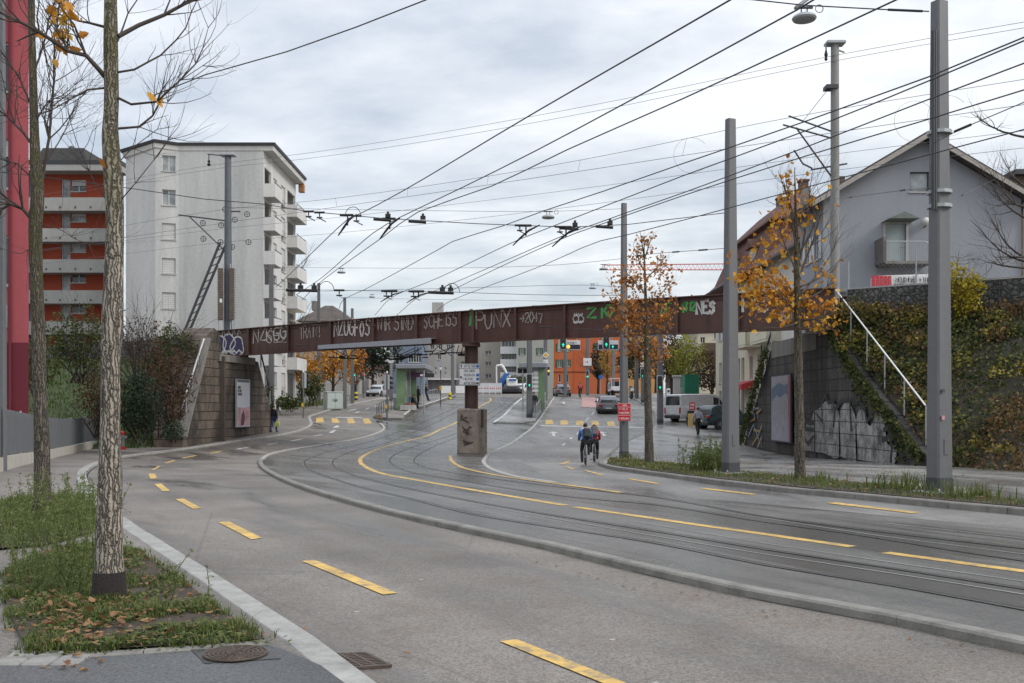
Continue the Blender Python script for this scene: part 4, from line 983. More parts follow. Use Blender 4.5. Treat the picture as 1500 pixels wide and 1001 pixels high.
span('span wire with insulators running just above the bridge to the middle pole', Wl([(398,424,70),(430,424.5,55),(530,426,43),(660,428,39),(780,432,38),(912,433,37.3)]),
     [(432,'b'),(452,'b'),(478,'l'),(497,'i'),(566,'i'),(574,'c'),(606,'i'),(613,'c'),(640,'b'),(652,'b'),(662,'l')])
span('thin span wire holding the lamp above the middle of the road', Wl([(330,304,40),(443,306,38),(640,309,37),(803,310,36.5),(912,306,37.5)]), [], .007)
span('thin span wire rising from the street lamp to the nearest pole', Wl([(1095,-1,18),(1178,8,17.9),(1290,14,17.8),(1361,17,17.7)]), [(1326,'t')], .012)
span('pair of thin span wires low over the bridge on the left', Wl([(398,391,68),(440,392,60),(640,393,52),(820,388,42),(912,379,37.5)]), [], .008)
span('thin span wire low in the sky, reaching the middle pole', Wl([(470,427,80),(640,423,70),(868,418,60),(912,421,58)]), [], .012)
span('faint lowest span wire just above the bridge deck', Wl([(505,436,88),(640,439,75),(780,441,62),(912,444,50)]), [], .010)
span('span wire with two turnbuckles crossing in front of the grey house door', Wl([(1063,364,25),(968,371,30),(912,377,37)]), [(1030,'t'),(990,'t')], .008)
span('stay wire from the nearest pole to the house eave on the right', Wl([(1367,303,17.7),(1412,285,25),(1457,263,45)]), [(1410,'t')], .008)
span('stay wire from the nearest pole towards the top right edge', Wl([(1367,210,17.7),(1410,188,16),(1500,150,14)]), [(1410,'t')], .008)
span('stay wire with turnbuckles between the concrete mast and the nearest pole', Wl([(1361,276,17.7),(1322,279,22),(1240,290,32),(1223,292,41)]), [(1322,'t'),(1246,'t')], .008)
# low wires in front of the bridge face
for k, (a, b) in enumerate([((380,493),(560,480)), ((385,508),(690,497)), ((395,484),(912,470)), ((690,480),(912,463)), ((560,500),(690,486)), ((700,495),(912,487))]):
    pass
span('drooping wires strung low in front of the bridge girder left half', Wl([(398,470,58),(460,476,52),(560,478,48),(680,472,44),(912,462,37.3)]), [(463,'t'),(545,'t'),(604,'t')], .006)
span('lower drooping wire in front of the bridge girder left half', Wl([(345,500,58),(420,506,54),(520,500,50),(600,490,47),(690,478,44),(840,481,42),(912,486,37.3)]), [(440,'t'),(555,'t'),(800,'t'),(880,'t')], .006)
# railway wires over the bridge
RW = []
def rline(label, pa, pb, r=.011, drop=0, cat='railway wire', ext=True):
    """pa, pb: photo points at the two masts; continues past both"""
    A = W(pa[0], pa[1], qL.y); B = W(pb[0], pb[1], qR.y); d = B-A
    P = [A-d*.9, A-d*.45, A, A+d*.25-V((0,0,drop*.75)), A+d*.5-V((0,0,drop)), A+d*.75-V((0,0,drop*.75)), B, B+d*.28, B+d*.6]
    RW.append(wire('railway_wire', label, None, r, M_wiregrey, cat, 'railway wires along the bridge', pp=P)[0])
    return P
rline('upper feeder wire slung between the tops of the railway masts', (306,243), (1210,84), .010, .4)
rline('lower feeder wire slung between the tops of the railway masts', (306,249), (1210,92), .010, .5)
m1 = rline('sagging messenger wire over the railway bridge', (330,307), (1160,172), .011, .5)
c1 = rline('straight contact wire of the railway under the messenger wire', (334,326), (1152,205), .012, .05)
rline('railway return wire above the bridge, third from below', (330,335), (1222,226), .009, .2)
rline('railway return wire above the bridge, second from below', (330,355), (1222,250), .009, .3)
for i in range(6):
    mb = MB(); t = .12+.15*i; a = m1[2].lerp(m1[6], t)-V((0,0,.5*math.sin(math.pi*t))); b = c1[2].lerp(c1[6], t); mb.tube([a, b], .009, 4); build('dropper', mb, M_wiregrey, RW[2])
for px, py, Y in ((1013,228,37), (1340,178,40), (1389,170,40)):
    mb = MB(); c = W(px, py, Y); n = 22; r = (26 if px < 1100 else 30)*Y/F
    mb.tube([c+V((r*math.cos(a), 0, r*math.sin(a))) for a in [R(40)+i*R(270)/n for i in range(n+1)]], .006, 4)
    tag(build('cable_loop', mb, M_wiregrey, None, loc=c), {1013:'thin loop of cable in the sky left of the second pole', 1340:'thin loop of cable left of the nearest pole', 1389:'thin loop of cable right of the nearest pole'}[px], 'cable', 'thin cable loops')
# lamps hung on the span wires
def lamp(label, px, py, Y, w, neck, loop=True, arm=None):
    p = W(px, py, Y); T = thing('street_lamp', label, 'street lamp', p, 'street lamps hung over the road')
    mb = MB(); mb.lathe(p, [(w*.12,.16*w),(w*.3,.13*w),(w*.46,.05*w),(w*.5,-.04*w),(w*.45,-.11*w),(w*.1,-.13*w)], 18); build('lamp_shade', mb, M_steel, T, smooth=True)
    mb = MB(); mb.tube([p+V((-.12*w,0,.14*w)), p+V((-.12*w,0,neck))], .015*w+.005, 6); mb.tube([p+V((.12*w,0,.14*w)), p+V((.12*w,0,neck))], .015*w+.005, 6); mb.box(p+V((0,0,neck)), (w*.7,.04,.035)); build('hanger', mb, M_dkpole, T)
    if loop: mb = MB(); mb.tube([p+V((.62*w+.16*w*math.cos(a), 0, neck-.02+.16*w*math.sin(a))) for a in [i*2*math.pi/12 for i in range(13)]], .008, 4); build('cable_loop', mb, M_black, T)
    return T
Lm = lamp('large grey lamp hanging at the top edge near the tall pole', 1178, 26, 18, .44, .18)
mb = MB(); mb.bar(W(1165,12,18), W(1192,-8,18), .12, .05); build('support_arm', mb, M_steel, Lm)
lamp('grey lamp hanging over the road left of the middle pole', 803, 318, 36.6, .48, .20)
lamp('small lamp above the hip roofed house left of the bridge', 500, 399, 58, .5, .22, False)
lamp('tiny lamp just above the bridge left third', 545, 435, 80, .5, .2, False)
lamp('lamp with two cable loops over the crane jib', 884, 394, 58, .5, .25)
lamp('tiny lamp with loops above the bridge left of the autumn tree', 868, 422, 62, .45, .25)
# ================================================================== trees and plants
M_bark1 = bark('pale cracked bark', (.33, .29, .235), (.10, .095, .03), (.05, .042, .033))
M_bark2 = bark('mossy bark', (.15, .125, .095), (.075, .072, .022), (.03, .026, .02))
M_twig = mat('twig bark', (.052, .040, .032), .85, .3, 6)
M_twig2 = mat('pale twig bark', (.085, .068, .052), .85, .3, 6)
M_orange = leafmat('orange autumn leaves', [(.30,.11,.02), (.50,.21,.025), (.64,.33,.035), (.72,.50,.07)], 2)
M_russet = leafmat('russet autumn leaves', [(.18,.07,.022), (.34,.14,.035), (.50,.22,.05), (.56,.31,.09)], 2)
M_dryleaf = leafmat('fallen dry leaves', [(.10,.05,.025), (.22,.11,.05), (.34,.19,.09), (.42,.27,.14)], 3)
M_grass = leafmat('verge grass', [(.05,.065,.015), (.085,.12,.025), (.13,.16,.04), (.22,.185,.085)], 1.5)
M_weed = leafmat('tall weeds', [(.055,.085,.022), (.11,.15,.04), (.18,.22,.07), (.25,.23,.11)], 2)
M_ivy = leafmat('ivy leaves', [(.018,.03,.010), (.042,.062,.018), (.075,.095,.027), (.12,.125,.04), (.26,.19,.04)], .9)
M_brownshrub = leafmat('brown shrub leaves', [(.03,.018,.012), (.075,.04,.02), (.12,.065,.028), (.10,.09,.03)], 1)
M_greenshrub = leafmat('green shrub leaves', [(.02,.03,.008), (.045,.065,.015), (.085,.10,.025), (.13,.12,.04)], .8)
M_darkever = leafmat('dark evergreen leaves', [(.006,.014,.008), (.014,.03,.014), (.028,.05,.022), (.05,.075,.035)], 1)
M_yellow = leafmat('yellow leaves', [(.16,.15,.02), (.33,.27,.025), (.46,.36,.035), (.55,.45,.06)], 1.5)
M_bankgrass = leafmat('bank grass', [(.025,.042,.008), (.05,.08,.014), (.08,.115,.022), (.12,.135,.04)], .5)

def grow(mb, p, d, L, r, depth, rg, tips, up=.12, spread=.7, kids=(2, 4), n=5, wob=.16, taper=.62):
    seg = 4; pts = [p.copy()]; rad = [r]
    for i in range(seg):
        d = (d+V((rg.gauss(0,wob), rg.gauss(0,wob), rg.gauss(0,wob)+up))).normalized(); p = p+d*(L/seg); pts.append(p.copy()); rad.append(r*(1-(i+1)/seg*taper))
    mb.tube(pts, rad, n if depth > 0 else 3, cap=False)
    if depth <= 0: tips += pts[1:]; return
    for _ in range(rg.randint(*kids)):
        t = rg.uniform(.25, 1); i = min(seg-1, int(t*seg)); q = pts[i].lerp(pts[i+1], t*seg-i)
        ax = d.orthogonal().normalized(); ax.rotate(Matrix.Rotation(rg.random()*6.28, 3, d)); nd = d.copy(); nd.rotate(Matrix.Rotation(spread*rg.uniform(.6, 1.3), 3, ax))
        grow(mb, q, nd, L*rg.uniform(.5, .8), rad[i]*.6, depth-1, rg, tips, up, spread, kids, max(3, n-1), wob, taper)
    tips.append(pts[-1])
def along(mb, pts, rad, rg, tips, kids, L, depth=1, up=.15, spread=.8, n=6, t0=.25):
    """a drawn limb with twigs growing from it"""
    P = spline(pts, .12); m = len(P); rr = [rad[0]+(rad[1]-rad[0])*i/(m-1) for i in range(m)]
    P = [p+V((rg.gauss(0,.006), rg.gauss(0,.006), rg.gauss(0,.006))) for p in P]
    mb.tube(P, rr, n, cap=False)
    for _ in range(kids):
        i = int(m*rg.uniform(t0, .98)); d = (P[min(i+1, m-1)]-P[max(i-1, 0)]).normalized()
        ax = d.orthogonal().normalized(); ax.rotate(Matrix.Rotation(rg.random()*6.28, 3, d)); nd = d.copy(); nd.rotate(Matrix.Rotation(spread*rg.uniform(.5, 1.2), 3, ax))
        grow(mb, P[i], nd, L*rg.uniform(.5, 1.2), max(.003, rr[i]*.55), depth, rg, tips, up, spread, (1, 3), 4)
    tips.append(P[-1])
def trunkmesh(pts, rad, rg, n=20, rough=.06):
    P = spline(pts, .08); m = len(P); mb = MB(); L = []
    K = len(pts)-1
    for i, p in enumerate(P):
        t = i/(m-1)*K; k = min(K-1, int(t)); r = rad[k]+(rad[k+1]-rad[k])*(t-k); ring = []
        for a in range(n):
            an = 2*math.pi*a/n; nn = noise.noise(V((math.cos(an)*2.2, math.sin(an)*2.2, p.z*2.4)))*.6+noise.noise(V((math.cos(an)*5, math.sin(an)*5, p.z*7)))*.4
            rr = r*(1+rough*nn*1.6); ring.append(p+V((math.cos(an)*rr, math.sin(an)*rr, 0)))
        L.append(ring)
    mb.loft(L); return mb
# --- foreground left tree
rg = random.Random(21)
b1 = GP(160, 878, .12); Y1 = b1.y; S1 = Y1/F
t1 = thing('street_tree', 'bare pale barked tree nearest the camera with a dark guard round its foot', 'tree', b1)
w1 = lambda x, y, dy=0: W(x, y, Y1+dy)
pts = [V((b1.x, b1.y, b1.z-.1)), w1(160,860), w1(160,800), w1(160.5,700), w1(162,560), w1(165.5,420), w1(168.5,335), w1(168,300), w1(163,225), w1(161.5,200), w1(163,150), w1(163,100), w1(162,40), w1(162,-40), w1(161,-120)]
rad = [k*S1 for k in (23, 19.5, 17.5, 15.5, 13.6, 13.4, 14.6, 13.4, 12.4, 13.2, 10.4, 10, 9, 8, 7)]
build('trunk', trunkmesh(pts, rad, rg, 26, .09), M_bark1, t1, smooth='full')
gd = MB(); gd.lathe(V((b1.x, b1.y, b1.z-.02)), [(25*S1,0),(24*S1,.12),(22.5*S1,.235)], 20); g_ = build('trunk_guard', gd, mat('dark guard mesh', (.03,.022,.02), .8, .5, 30, bump=1, bscale=120), t1)
cr = MB(); tips = []
along(cr, [w1(172,52), w1(204,39,.1), w1(240,22,.2), w1(279,2,.3), w1(325,-6,.4), w1(372,-18,.5)], (0.0176,0.0048), rg, tips, 16, .45)
along(cr, [w1(155,112), w1(147,100,-.05), w1(126,82,-.1), w1(99,73,-.2), w1(57,48,-.3), w1(30,33,-.35), w1(0,21,-.4), w1(-40,10,-.5)], (0.0198,0.0078), rg, tips, 18, .5)
along(cr, [w1(172,142), w1(192,154,-.05), w1(228,148,-.1), w1(264,120,-.1), w1(287,95,-.1), w1(306,42,-.1)], (0.011,0.0024), rg, tips, 14, .42)
along(cr, [w1(170,189), w1(204,186,.05), w1(225,171,.1), w1(240,140,.1), w1(262,120,.1), w1(298,98,.1)], (0.0099,0.0024), rg, tips, 14, .42)
along(cr, [w1(171,107), w1(195,102), w1(234,81,.1), w1(258,60,.1), w1(282,18,.1), w1(300,-30,.1)], (0.0088,0.0024), rg, tips, 12, .4)
along(cr, [w1(155,130,0), w1(128,132,-.1), w1(100,147,-.1), w1(75,160,-.2), w1(40,175,-.2)], (0.0088,0.0024), rg, tips, 12, .4)
along(cr, [w1(152,40), w1(115,30,.1), w1(80,20,.1), w1(60,-10,.1)], (0.011,0.0036), rg, tips, 10, .45)
along(cr, [w1(172,295), w1(200,270,-.1), w1(225,235,-.1), w1(245,205,-.1)], (0.005,0.0018), rg, tips, 8, .35)
along(cr, [w1(155,290), w1(130,250,.1), w1(110,200,.1), w1(95,150,.1)], (0.005,0.0018), rg, tips, 10, .4)
along(cr, [w1(173,60), w1(190,20,.1), w1(215,-30,.1)], (0.0077,0.003), rg, tips, 8, .4)
along(cr, [w1(172,240), w1(195,215,.1), w1(230,190,.1), w1(246,150,.1)], (0.0044,0.0018), rg, tips, 8, .35)
build('branches', cr, M_twig, t1, smooth='full')
lf = MB()
for _ in range(30):
    p = w1(rg.gauss(97,17), rg.gauss(36,22), rg.uniform(-.25,-.1)); lf.leaf6(p, rg.uniform(.07,.13), rg)
for px, py in ((232,155),(237,150),(145,232),(228,148)): lf.leaf6(w1(px,py,-.1), .09, rg)
build('leaves', lf, M_orange, t1)
# --- second left tree
rg = random.Random(5); b2 = GP(62, 752, .12); Y2 = b2.y; S2 = Y2/F
t2 = thing('street_tree', 'bare mossy tree forking at half height, left of the nearest tree', 'tree', b2)
w2_ = lambda x, y, dy=0: W(x, y, Y2+dy)
pts = [V((b2.x, b2.y, b2.z-.1)), w2_(62,740), w2_(61,650), w2_(58,560), w2_(56,480), w2_(53,400), w2_(52,330), w2_(55,285), w2_(51,215), w2_(49,140), w2_(47,60), w2_(46,0), w2_(46,-80)]
rad = [k*S2 for k in (13, 11, 10, 9.5, 9.5, 9, 9.5, 9, 6.5, 5.5, 5, 4.5, 3.5)]
build('trunk', trunkmesh(pts, rad, rg, 18, .07), M_bark2, t2, smooth='full')
gd = MB(); gd.lathe(V((b2.x, b2.y, b2.z-.02)), [(14.5*S2,0),(14*S2,.1),(13*S2,.2)], 16); build('trunk_guard', gd, mat('dark guard mesh', (.03,.022,.02), .8), t2)
cr = MB(); tips = []
along(cr, [w2_(50,325), w2_(35,305,-.1), w2_(15,300,-.2), w2_(-10,312,-.3), w2_(-50,300,-.4)], (0.0275,0.012), rg, tips, 16, .9)
along(cr, [w2_(48,215), w2_(34,195,-.1), w2_(10,170,-.2), w2_(-20,150,-.3)], (0.022,0.009), rg, tips, 16, .9)
along(cr, [w2_(58,290), w2_(66,240,.1), w2_(74,180,.2), w2_(78,120,.3), w2_(82,40,.3), w2_(90,-30,.3)], (0.0248,0.0084), rg, tips, 30, .9, 2)
along(cr, [w2_(46,120), w2_(62,70,.2), w2_(75,20,.2), w2_(95,-40,.2)], (0.0165,0.006), rg, tips, 18, .9, 2)
along(cr, [w2_(52,180), w2_(70,150,-.1), w2_(90,140,-.2), w2_(118,118,-.3)], (0.0121,0.0036), rg, tips, 16, .8, 2)
along(cr, [w2_(60,330), w2_(85,335,-.2), w2_(115,352,-.4), w2_(145,360,-.5)], (0.0077,0.003), rg, tips, 12, .7)
along(cr, [w2_(44,150), w2_(20,100,.1), w2_(-10,60,.2)], (0.0165,0.006), rg, tips, 14, .9)
along(cr, [w2_(47,260), w2_(25,240,.1), w2_(5,235,.2), w2_(-20,225,.2)], (0.0138,0.0048), rg, tips, 12, .8)
along(cr, [w2_(58,250), w2_(85,210,.1), w2_(105,170,.1), w2_(128,130,.2)], (0.0099,0.003), rg, tips, 16, .8, 2)
along(cr, [w2_(55,360), w2_(30,372,-.1), w2_(5,366,-.2)], (0.0077,0.003), rg, tips, 8, .7)
build('branches', cr, M_twig, t2, smooth='full')
# --- the autumn trees in the right verge
def autumn(label, px, pyb, ptop, crown, leafm, nleaf, lsize, seed, lean=0, tall=(), bk=.26, tp=1.0):
    rg = random.Random(seed); b = GP(px, pyb, .12); Y = b.y; S = Y/F; T = thing('street_tree', label, 'tree', b); w = lambda x, y, dy=0: W(x, y, Y+dy)
    ym = (pyb*2+ptop)/3; pts = [V((b.x,b.y,b.z-.1)), w(px, pyb-8), w(px-lean*.1, (pyb+ym)/2), w(px-lean*.3, ym), w(px-lean*.6, (ym+ptop)/2), w(px-lean, ptop)]
    r0 = (5.8 if px < 1000 else 6.8)*S
    build('trunk', trunkmesh(pts, [r0*1.25, r0, r0*.9, r0*.72*tp, r0*.40*tp, r0*.06], rg, 14, .06), M_bark2, T, smooth='full')
    cr = MB(); tips = []
    P = spline(pts, .2)
    for (x0, y0, x1, y1) in crown:
        k = rg.uniform(-1,1)*abs(x1-x0)*S; a = w(x0, y0); bq = w(x1, y1, k); mid = a.lerp(bq, .5)+V((0,0,-.06*(bq-a).length))
        along(cr, [a, mid, bq], (r0*bk, r0*.05), rg, tips, 9, (bq-a).length*.45, 1, .12, .8)
    build('branches', cr, M_twig2, T, smooth='full')
    lf = MB()
    for dens, cx, cy, rx, ry in nleaf:
        for _ in range(dens):
            while True:
                a, c, d = rg.uniform(-1,1), rg.uniform(-1,1), rg.uniform(-1,1)
                if a*a+c*c+d*d < 1: break
            p = w(cx+a*rx, cy+c*ry, d*rx*S*.9)
            if tips and rg.random() < .88:
                t = min((rg.choice(tips) for _ in range(5)), key=lambda t: (t-p).length); p = p.lerp(t, rg.uniform(.45,.95))
            lf.leaf6(p, lsize*rg.uniform(.6,1.25), rg, .0, .85)
    build('leaves', lf, leafm, T); return T
autumn('slim autumn tree with sparse russet leaves beside the middle pole', 951, 679, 345,
  [(950,520,905,480),(950,500,995,455),(948,470,900,430),(947,450,985,410),(946,430,915,395),(945,410,975,375),(945,400,928,360),(948,480,975,470),(950,530,925,520),(944,380,938,340),(944,380,955,345),(950,540,978,525),(949,500,910,455)],
  M_russet, [(520,942,445,48,40),(560,940,480,42,32),(210,945,400,34,36),(60,940,365,26,26),(230,905,430,24,26),(130,950,525,16,22)], .115, 4, 8, bk=.2, tp=.75)
autumn('taller autumn tree with golden leaves in front of the gabled house', 1172, 704, 245,
  [(1174,430,1105,400),(1174,440,1095,440),(1175,450,1130,420),(1173,410,1140,330),(1174,430,1235,340),(1173,400,1215,270),(1172,380,1190,250),(1172,390,1150,255),(1173,420,1232,380),(1175,470,1120,480),(1175,470,1232,455),(1175,440,1225,410),(1170,350,1140,290),(1175,490,1215,480),(1172,370,1205,300),(1170,330,1140,250),(1172,480,1185,440)],
  M_orange, [(105,1152,300,13,46),(20,1142,335,16,20),(18,1166,275,16,20),(285,1110,412,40,32),(260,1132,452,34,22),(75,1084,383,22,24),(100,1205,442,24,18),(40,1160,405,22,22),(60,1215,470,28,18),(26,1125,355,22,26)], .118, 9, 8)
# --- bare trees and shrubs around the gabled house
def baretree(label, px, pyb, ptop, Y, r, seed, spread=60, limbs=9, m=M_twig2, name='bare_tree', zb=None, depth=2):
    rg = random.Random(seed); T = thing(name, label, 'tree', W(px, pyb, Y)); w = lambda x, y, dy=0: W(x, y, Y+dy)
    mb = trunkmesh([w(px, pyb+10), w(px, (pyb+ptop)/2), w(px+3, ptop)], [r, r*.7, r*.15], rg, 10, .05); build('trunk', mb, m, T, smooth='full')
    cr = MB(); tips = []
    for k in range(limbs):
        y0 = pyb+(ptop-pyb)*rg.uniform(.15,.85); sx = rg.choice((-1,1)); x1 = px+sx*spread*rg.uniform(.5,1); y1 = y0-rg.uniform(0,.35)*abs(ptop-pyb)
        along(cr, [w(px, y0), w((px+x1)/2, y0-(y0-y1)*.3, rg.uniform(-1,1)), w(x1, y1, rg.uniform(-2,2))], (r*.35, r*.06), rg, tips, 9, spread*Y/F*.5, depth-1, .12, .8)
    build('branches', cr, m, T, smooth='full'); return T, tips
baretree('bare dark tree reaching in from the right edge before the house', 1512, 440, 150, 36, .13, 31, 90, 16, M_twig)
baretree('leafless shrub at the foot of the grey house wall', 1402, 424, 366, 42, .04, 12, 40, 10, M_twig2, 'bare_shrub')
baretree('bare tree beside the upper part of the white block', 418, 560, 470-130, 98, .12, 14, 50, 14, M_twig, 'bare_tree')
# --- bushes
def bush(label, c, size, n, lsize, leafm, seed, name='shrub', cat='shrub', group=None, stems=8, stemm=None, fill=.55, clump=1.6):
    """c is the foot; size = (width, depth, height)"""
    rg = random.Random(seed); c = V(c); T = thing(name, label, cat, c, group); sx, sy, sz = size
    st = MB(); tips = []
    for k in range(stems):
        d = V((rg.gauss(0,.5)*sx/sz, rg.gauss(0,.5)*sy/sz, 1)).normalized(); grow(st, c+V((rg.uniform(-.15,.15)*sx, rg.uniform(-.15,.15)*sy, -.05)), d, sz*rg.uniform(.5,.85), .02*sz**.5, 2, rg, tips, .08, .6, (2,3), 5)
    build('stems', st, stemm or M_twig, T, smooth='full')
    lf = MB(); off3 = V((seed*3.1, seed*1.7, seed*.9)); cnt = 0; tries = 0
    while cnt < n and tries < n*12:
        tries += 1
        a = rg.uniform(-1,1); b = rg.uniform(-1,1); h = rg.uniform(-1,1)
        rr = a*a+b*b+h*h
        if rr > 1: continue
        p = c+V((a*sx/2, b*sy/2, sz*(.52+h*.5)))
        nn = noise.noise(p*clump+off3)*.6+noise.noise(p*clump*2.7+off3)*.4
        if nn < (fill-.5)*-.6+(rr-.55)*.5: continue
        lf.leaf(p, lsize*rg.uniform(.6,1.3), rg, .1, .7); cnt += 1
    build('foliage', lf, leafm, T); return T
def at(px, py, Y): return W(px, py, Y)
# left embankment
bush('big brownish shrub beside the left handrail', at(243,640,52), (3.3,2.6,5.2), 2600, .15, M_brownshrub, 3, fill=.5, stems=14)
bush('dark evergreen bush behind the hydrant', at(203,648,49), (2.6,2.2,3.4), 3200, .13, M_darkever, 4, 'evergreen_bush', 'bush', fill=.75)
bush('tall greenish brown shrub high on the left bank', at(258,560,56), (2.8,2.2,3.4), 1600, .15, M_greenshrub, 5, fill=.42, stems=12)
bush('bare reddish shrub in front of the stone basket wall', at(205,560,56), (3.2,2,4.4), 700, .13, M_brownshrub, 6, fill=.3, stems=20)
bush('straggly green shrub above the fence between the two left trees', at(118,560,50), (4,2.6,4.0), 2200, .15, M_greenshrub, 7, fill=.42, stems=14)
bush('leafy shrub at the left end of the bank, behind the second tree', at(55,580,48), (2.6,2.4,3), 1200, .16, M_greenshrub, 8, fill=.5)
bush('low grey green plant at the foot of the left abutment', at(252,648,51.5), (1.5,1.0,1.3), 700, .13, leafmat('sage leaves', [(.04,.06,.035),(.09,.12,.075),(.14,.17,.11)], 1), 9, 'low_plant', 'plant', fill=.6)
bush('brown tangle of shrub left of the evergreen bush', at(150,640,50), (2.8,2.2,3.6), 1500, .14, M_brownshrub, 10, fill=.45, stems=14)
bush('creeper patch on the far side of the left abutment', at(388,622,66.5), (1.6,1.6,2.8), 700, .16, M_greenshrub, 11, fill=.5)
# right bank
bush('upright yellow green bush at the top of the right bank', RT0+BD*4.3+BN*.9+V((0,0,4.35)), (1.75,1.3,2.55), 1500, .15, M_yellow, 12, 'yellow_bush', 'bush', fill=.6)
# beyond the bridge
bush('roadside bush left of the grey green cabinet', at(455,594,84), (2.4,2.0,2.9), 1300, .2, M_greenshrub, 13, fill=.5)
bush('low scrub at the foot of the white block', at(425,603,82), (2.4,2.2,1.5), 700, .2, M_greenshrub, 14, fill=.5)
def bigtree(label, px, pyb, Y, size, n, ls, leafm, seed, fill=.5, name='broadleaf_tree', trunk=.18):
    c = W(px, pyb, Y); c.z = G(Y); sx, sy, sz = size; rg = random.Random(seed); T = thing(name, label, 'tree', c, 'trees beyond the bridge')
    mb = MB(); tips = []
    mb.tube([c-V((0,0,.2)), c+V((.1,0,sz*.35)), c+V((0,.1,sz*.7))], [trunk, trunk*.8, trunk*.35], 8); build('trunk', mb, M_twig, T, smooth='full')
    lm = MB()
    for k in range(8): grow(lm, c+V((0,0,sz*rg.uniform(.2,.5))), V((rg.gauss(0,.7), rg.gauss(0,.7), .8)).normalized(), sz*.4, trunk*.4, 2, rg, tips, .05, .6)
    build('limbs', lm, M_twig, T, smooth='full')
    lf = MB(); o3 = V((seed, seed*2.3, 0)); cnt = tr = 0
    while cnt < n and tr < n*12:
        tr += 1; a, b, h = rg.uniform(-1,1), rg.uniform(-1,1), rg.uniform(-1,1); rr = a*a+b*b+h*h
        if rr > 1: continue
        p = c+V((a*sx/2, b*sy/2, sz*.62+h*sz*.4))
        if noise.noise(p*.8+o3)*.6+noise.noise(p*2.2+o3)*.4 < (.5-fill)*.6+(rr-.55)*.5: continue
        lf.leaf(p, ls*rg.uniform(.6,1.3), rg, .1, .7); cnt += 1
    build('crown', lf, leafm, T); return T
bigtree('orange tree right of the white block', 442, 590, 96, (4.6,4,6.2), 1500, .28, M_orange, 1, .5)
bigtree('orange tree above the grey green cabinet', 487, 588, 104, (5.2,4,6.4), 1500, .3, M_orange, 2, .45)
bigtree('orange tinged tree beside the dark green tree', 520, 586, 118, (4,4,6), 900, .3, M_russet, 16, .45)
bigtree('large dark green tree behind the tram stop', 545, 586, 128, (8.4,6,8.6), 3200, .36, M_darkever, 3, .6)
bigtree('yellow leaved tree in front of the orange house', 889, 583, 131, (2.8,2.6,7.6), 1500, .2, leafmat('ochre leaves', [(.10,.06,.012),(.32,.19,.03),(.46,.30,.06),(.5,.36,.10)], 2), 4, .5)
bigtree('narrow dark ivy covered tree beside the orange house', 876, 583, 136, (2.2,2.2,7), 1500, .25, M_darkever, 5, .6)
bigtree('big yellow green tree above the parked vans', 1008, 580, 98, (4.4,4,7.0), 2600, .22, leafmat('yellow green leaves', [(.07,.09,.015),(.17,.19,.02),(.28,.27,.03),(.38,.33,.05)], 1.2), 6, .6)
bigtree('reddish brown tree left of the yellow green tree', 982, 582, 104, (3.4,3.4,7.2), 1600, .24, M_brownshrub, 7, .5)
bigtree('brown hedge tree right of the yellow green tree', 1042, 580, 94, (4.2,3.4,5.6), 1600, .24, M_brownshrub, 8, .55)
bigtree('dark green tree behind the diamond sign', 930, 582, 142, (6.0,5,8.4), 2200, .34, M_darkever, 9, .6)
bigtree('rusty tree behind the far houses on the right', 960, 582, 150, (5,4,9.5), 1400, .34, M_russet, 10, .5)
bigtree('tall pale brown tree behind the yellow green tree', 1012, 582, 112, (5.6,3.4,9.4), 1300, .28, leafmat('straw leaves', [(.16,.09,.05),(.28,.17,.09),(.36,.24,.14)], 1.2), 11, .5)
bigtree('small olive bush tree beside the white concrete barriers', 757, 586, 140, (3.4,3,2.8), 700, .25, M_greenshrub, 12, .6)

# ================================================================== grass, ivy, fallen leaves
def inside(p, poly):
    r = False; n = len(poly); j = n-1
    for i in range(n):
        a, b = poly[i], poly[j]
        if (a[1] > p[1]) != (b[1] > p[1]) and p[0] < (b[0]-a[0])*(p[1]-a[1])/(b[1]-a[1])+a[0]: r = not r
        j = i
    return r
def scatter(poly, n, rg):
    x0, x1 = min(p[0] for p in poly), max(p[0] for p in poly); y0, y1 = min(p[1] for p in poly), max(p[1] for p in poly); k = 0
    while k < n:
        p = (rg.uniform(x0,x1), rg.uniform(y0,y1))
        if inside(p, poly): k += 1; yield V((p[0], p[1], G(p[1])+.12))
def blades(mb, p, h, rg, w=.006, n=1, lean=.45):
    for _ in range(n):
        a = rg.random()*6.28; d = V((math.cos(a), math.sin(a), 0)); s = V((-d.y, d.x, 0)); l = h*lean*rg.uniform(.2,1.4)
        m = p+d*l*.35+V((0,0,h*.6)); t = p+d*l+V((0,0,h*rg.uniform(.75,1)))
        mb.add([p-s*w, p+s*w, m+s*w*.7, m-s*w*.7, t], [(0,1,2,3),(3,2,4)])
rg = random.Random(77)
def stuff(name, mb, m, label, cat): return tag(build(name, mb, m), label, cat, None, 'stuff')
g = MB()
for p in scatter(BED1, 11000, rg):
    nn = noise.noise(p*1.9)+.5*noise.noise(p*5)
    if nn > -.05: blades(g, p, rg.uniform(.02,.06)*(1+1.6*max(0,nn)), rg, rg.uniform(.002,.005), 2, .9)
for p in scatter(BED2, 2600, rg): blades(g, p, rg.uniform(.05,.16), rg, .006, 2, .6)
for p in scatter(BED1, 2600, rg):
    if noise.noise(p*2.3+V((7,0,0))) > -.08:
        for _ in range(3): g.leaf(p+V((rg.uniform(-.03,.03), rg.uniform(-.03,.03), rg.uniform(.005,.04))), rg.uniform(.03,.06), rg, .7, .6)
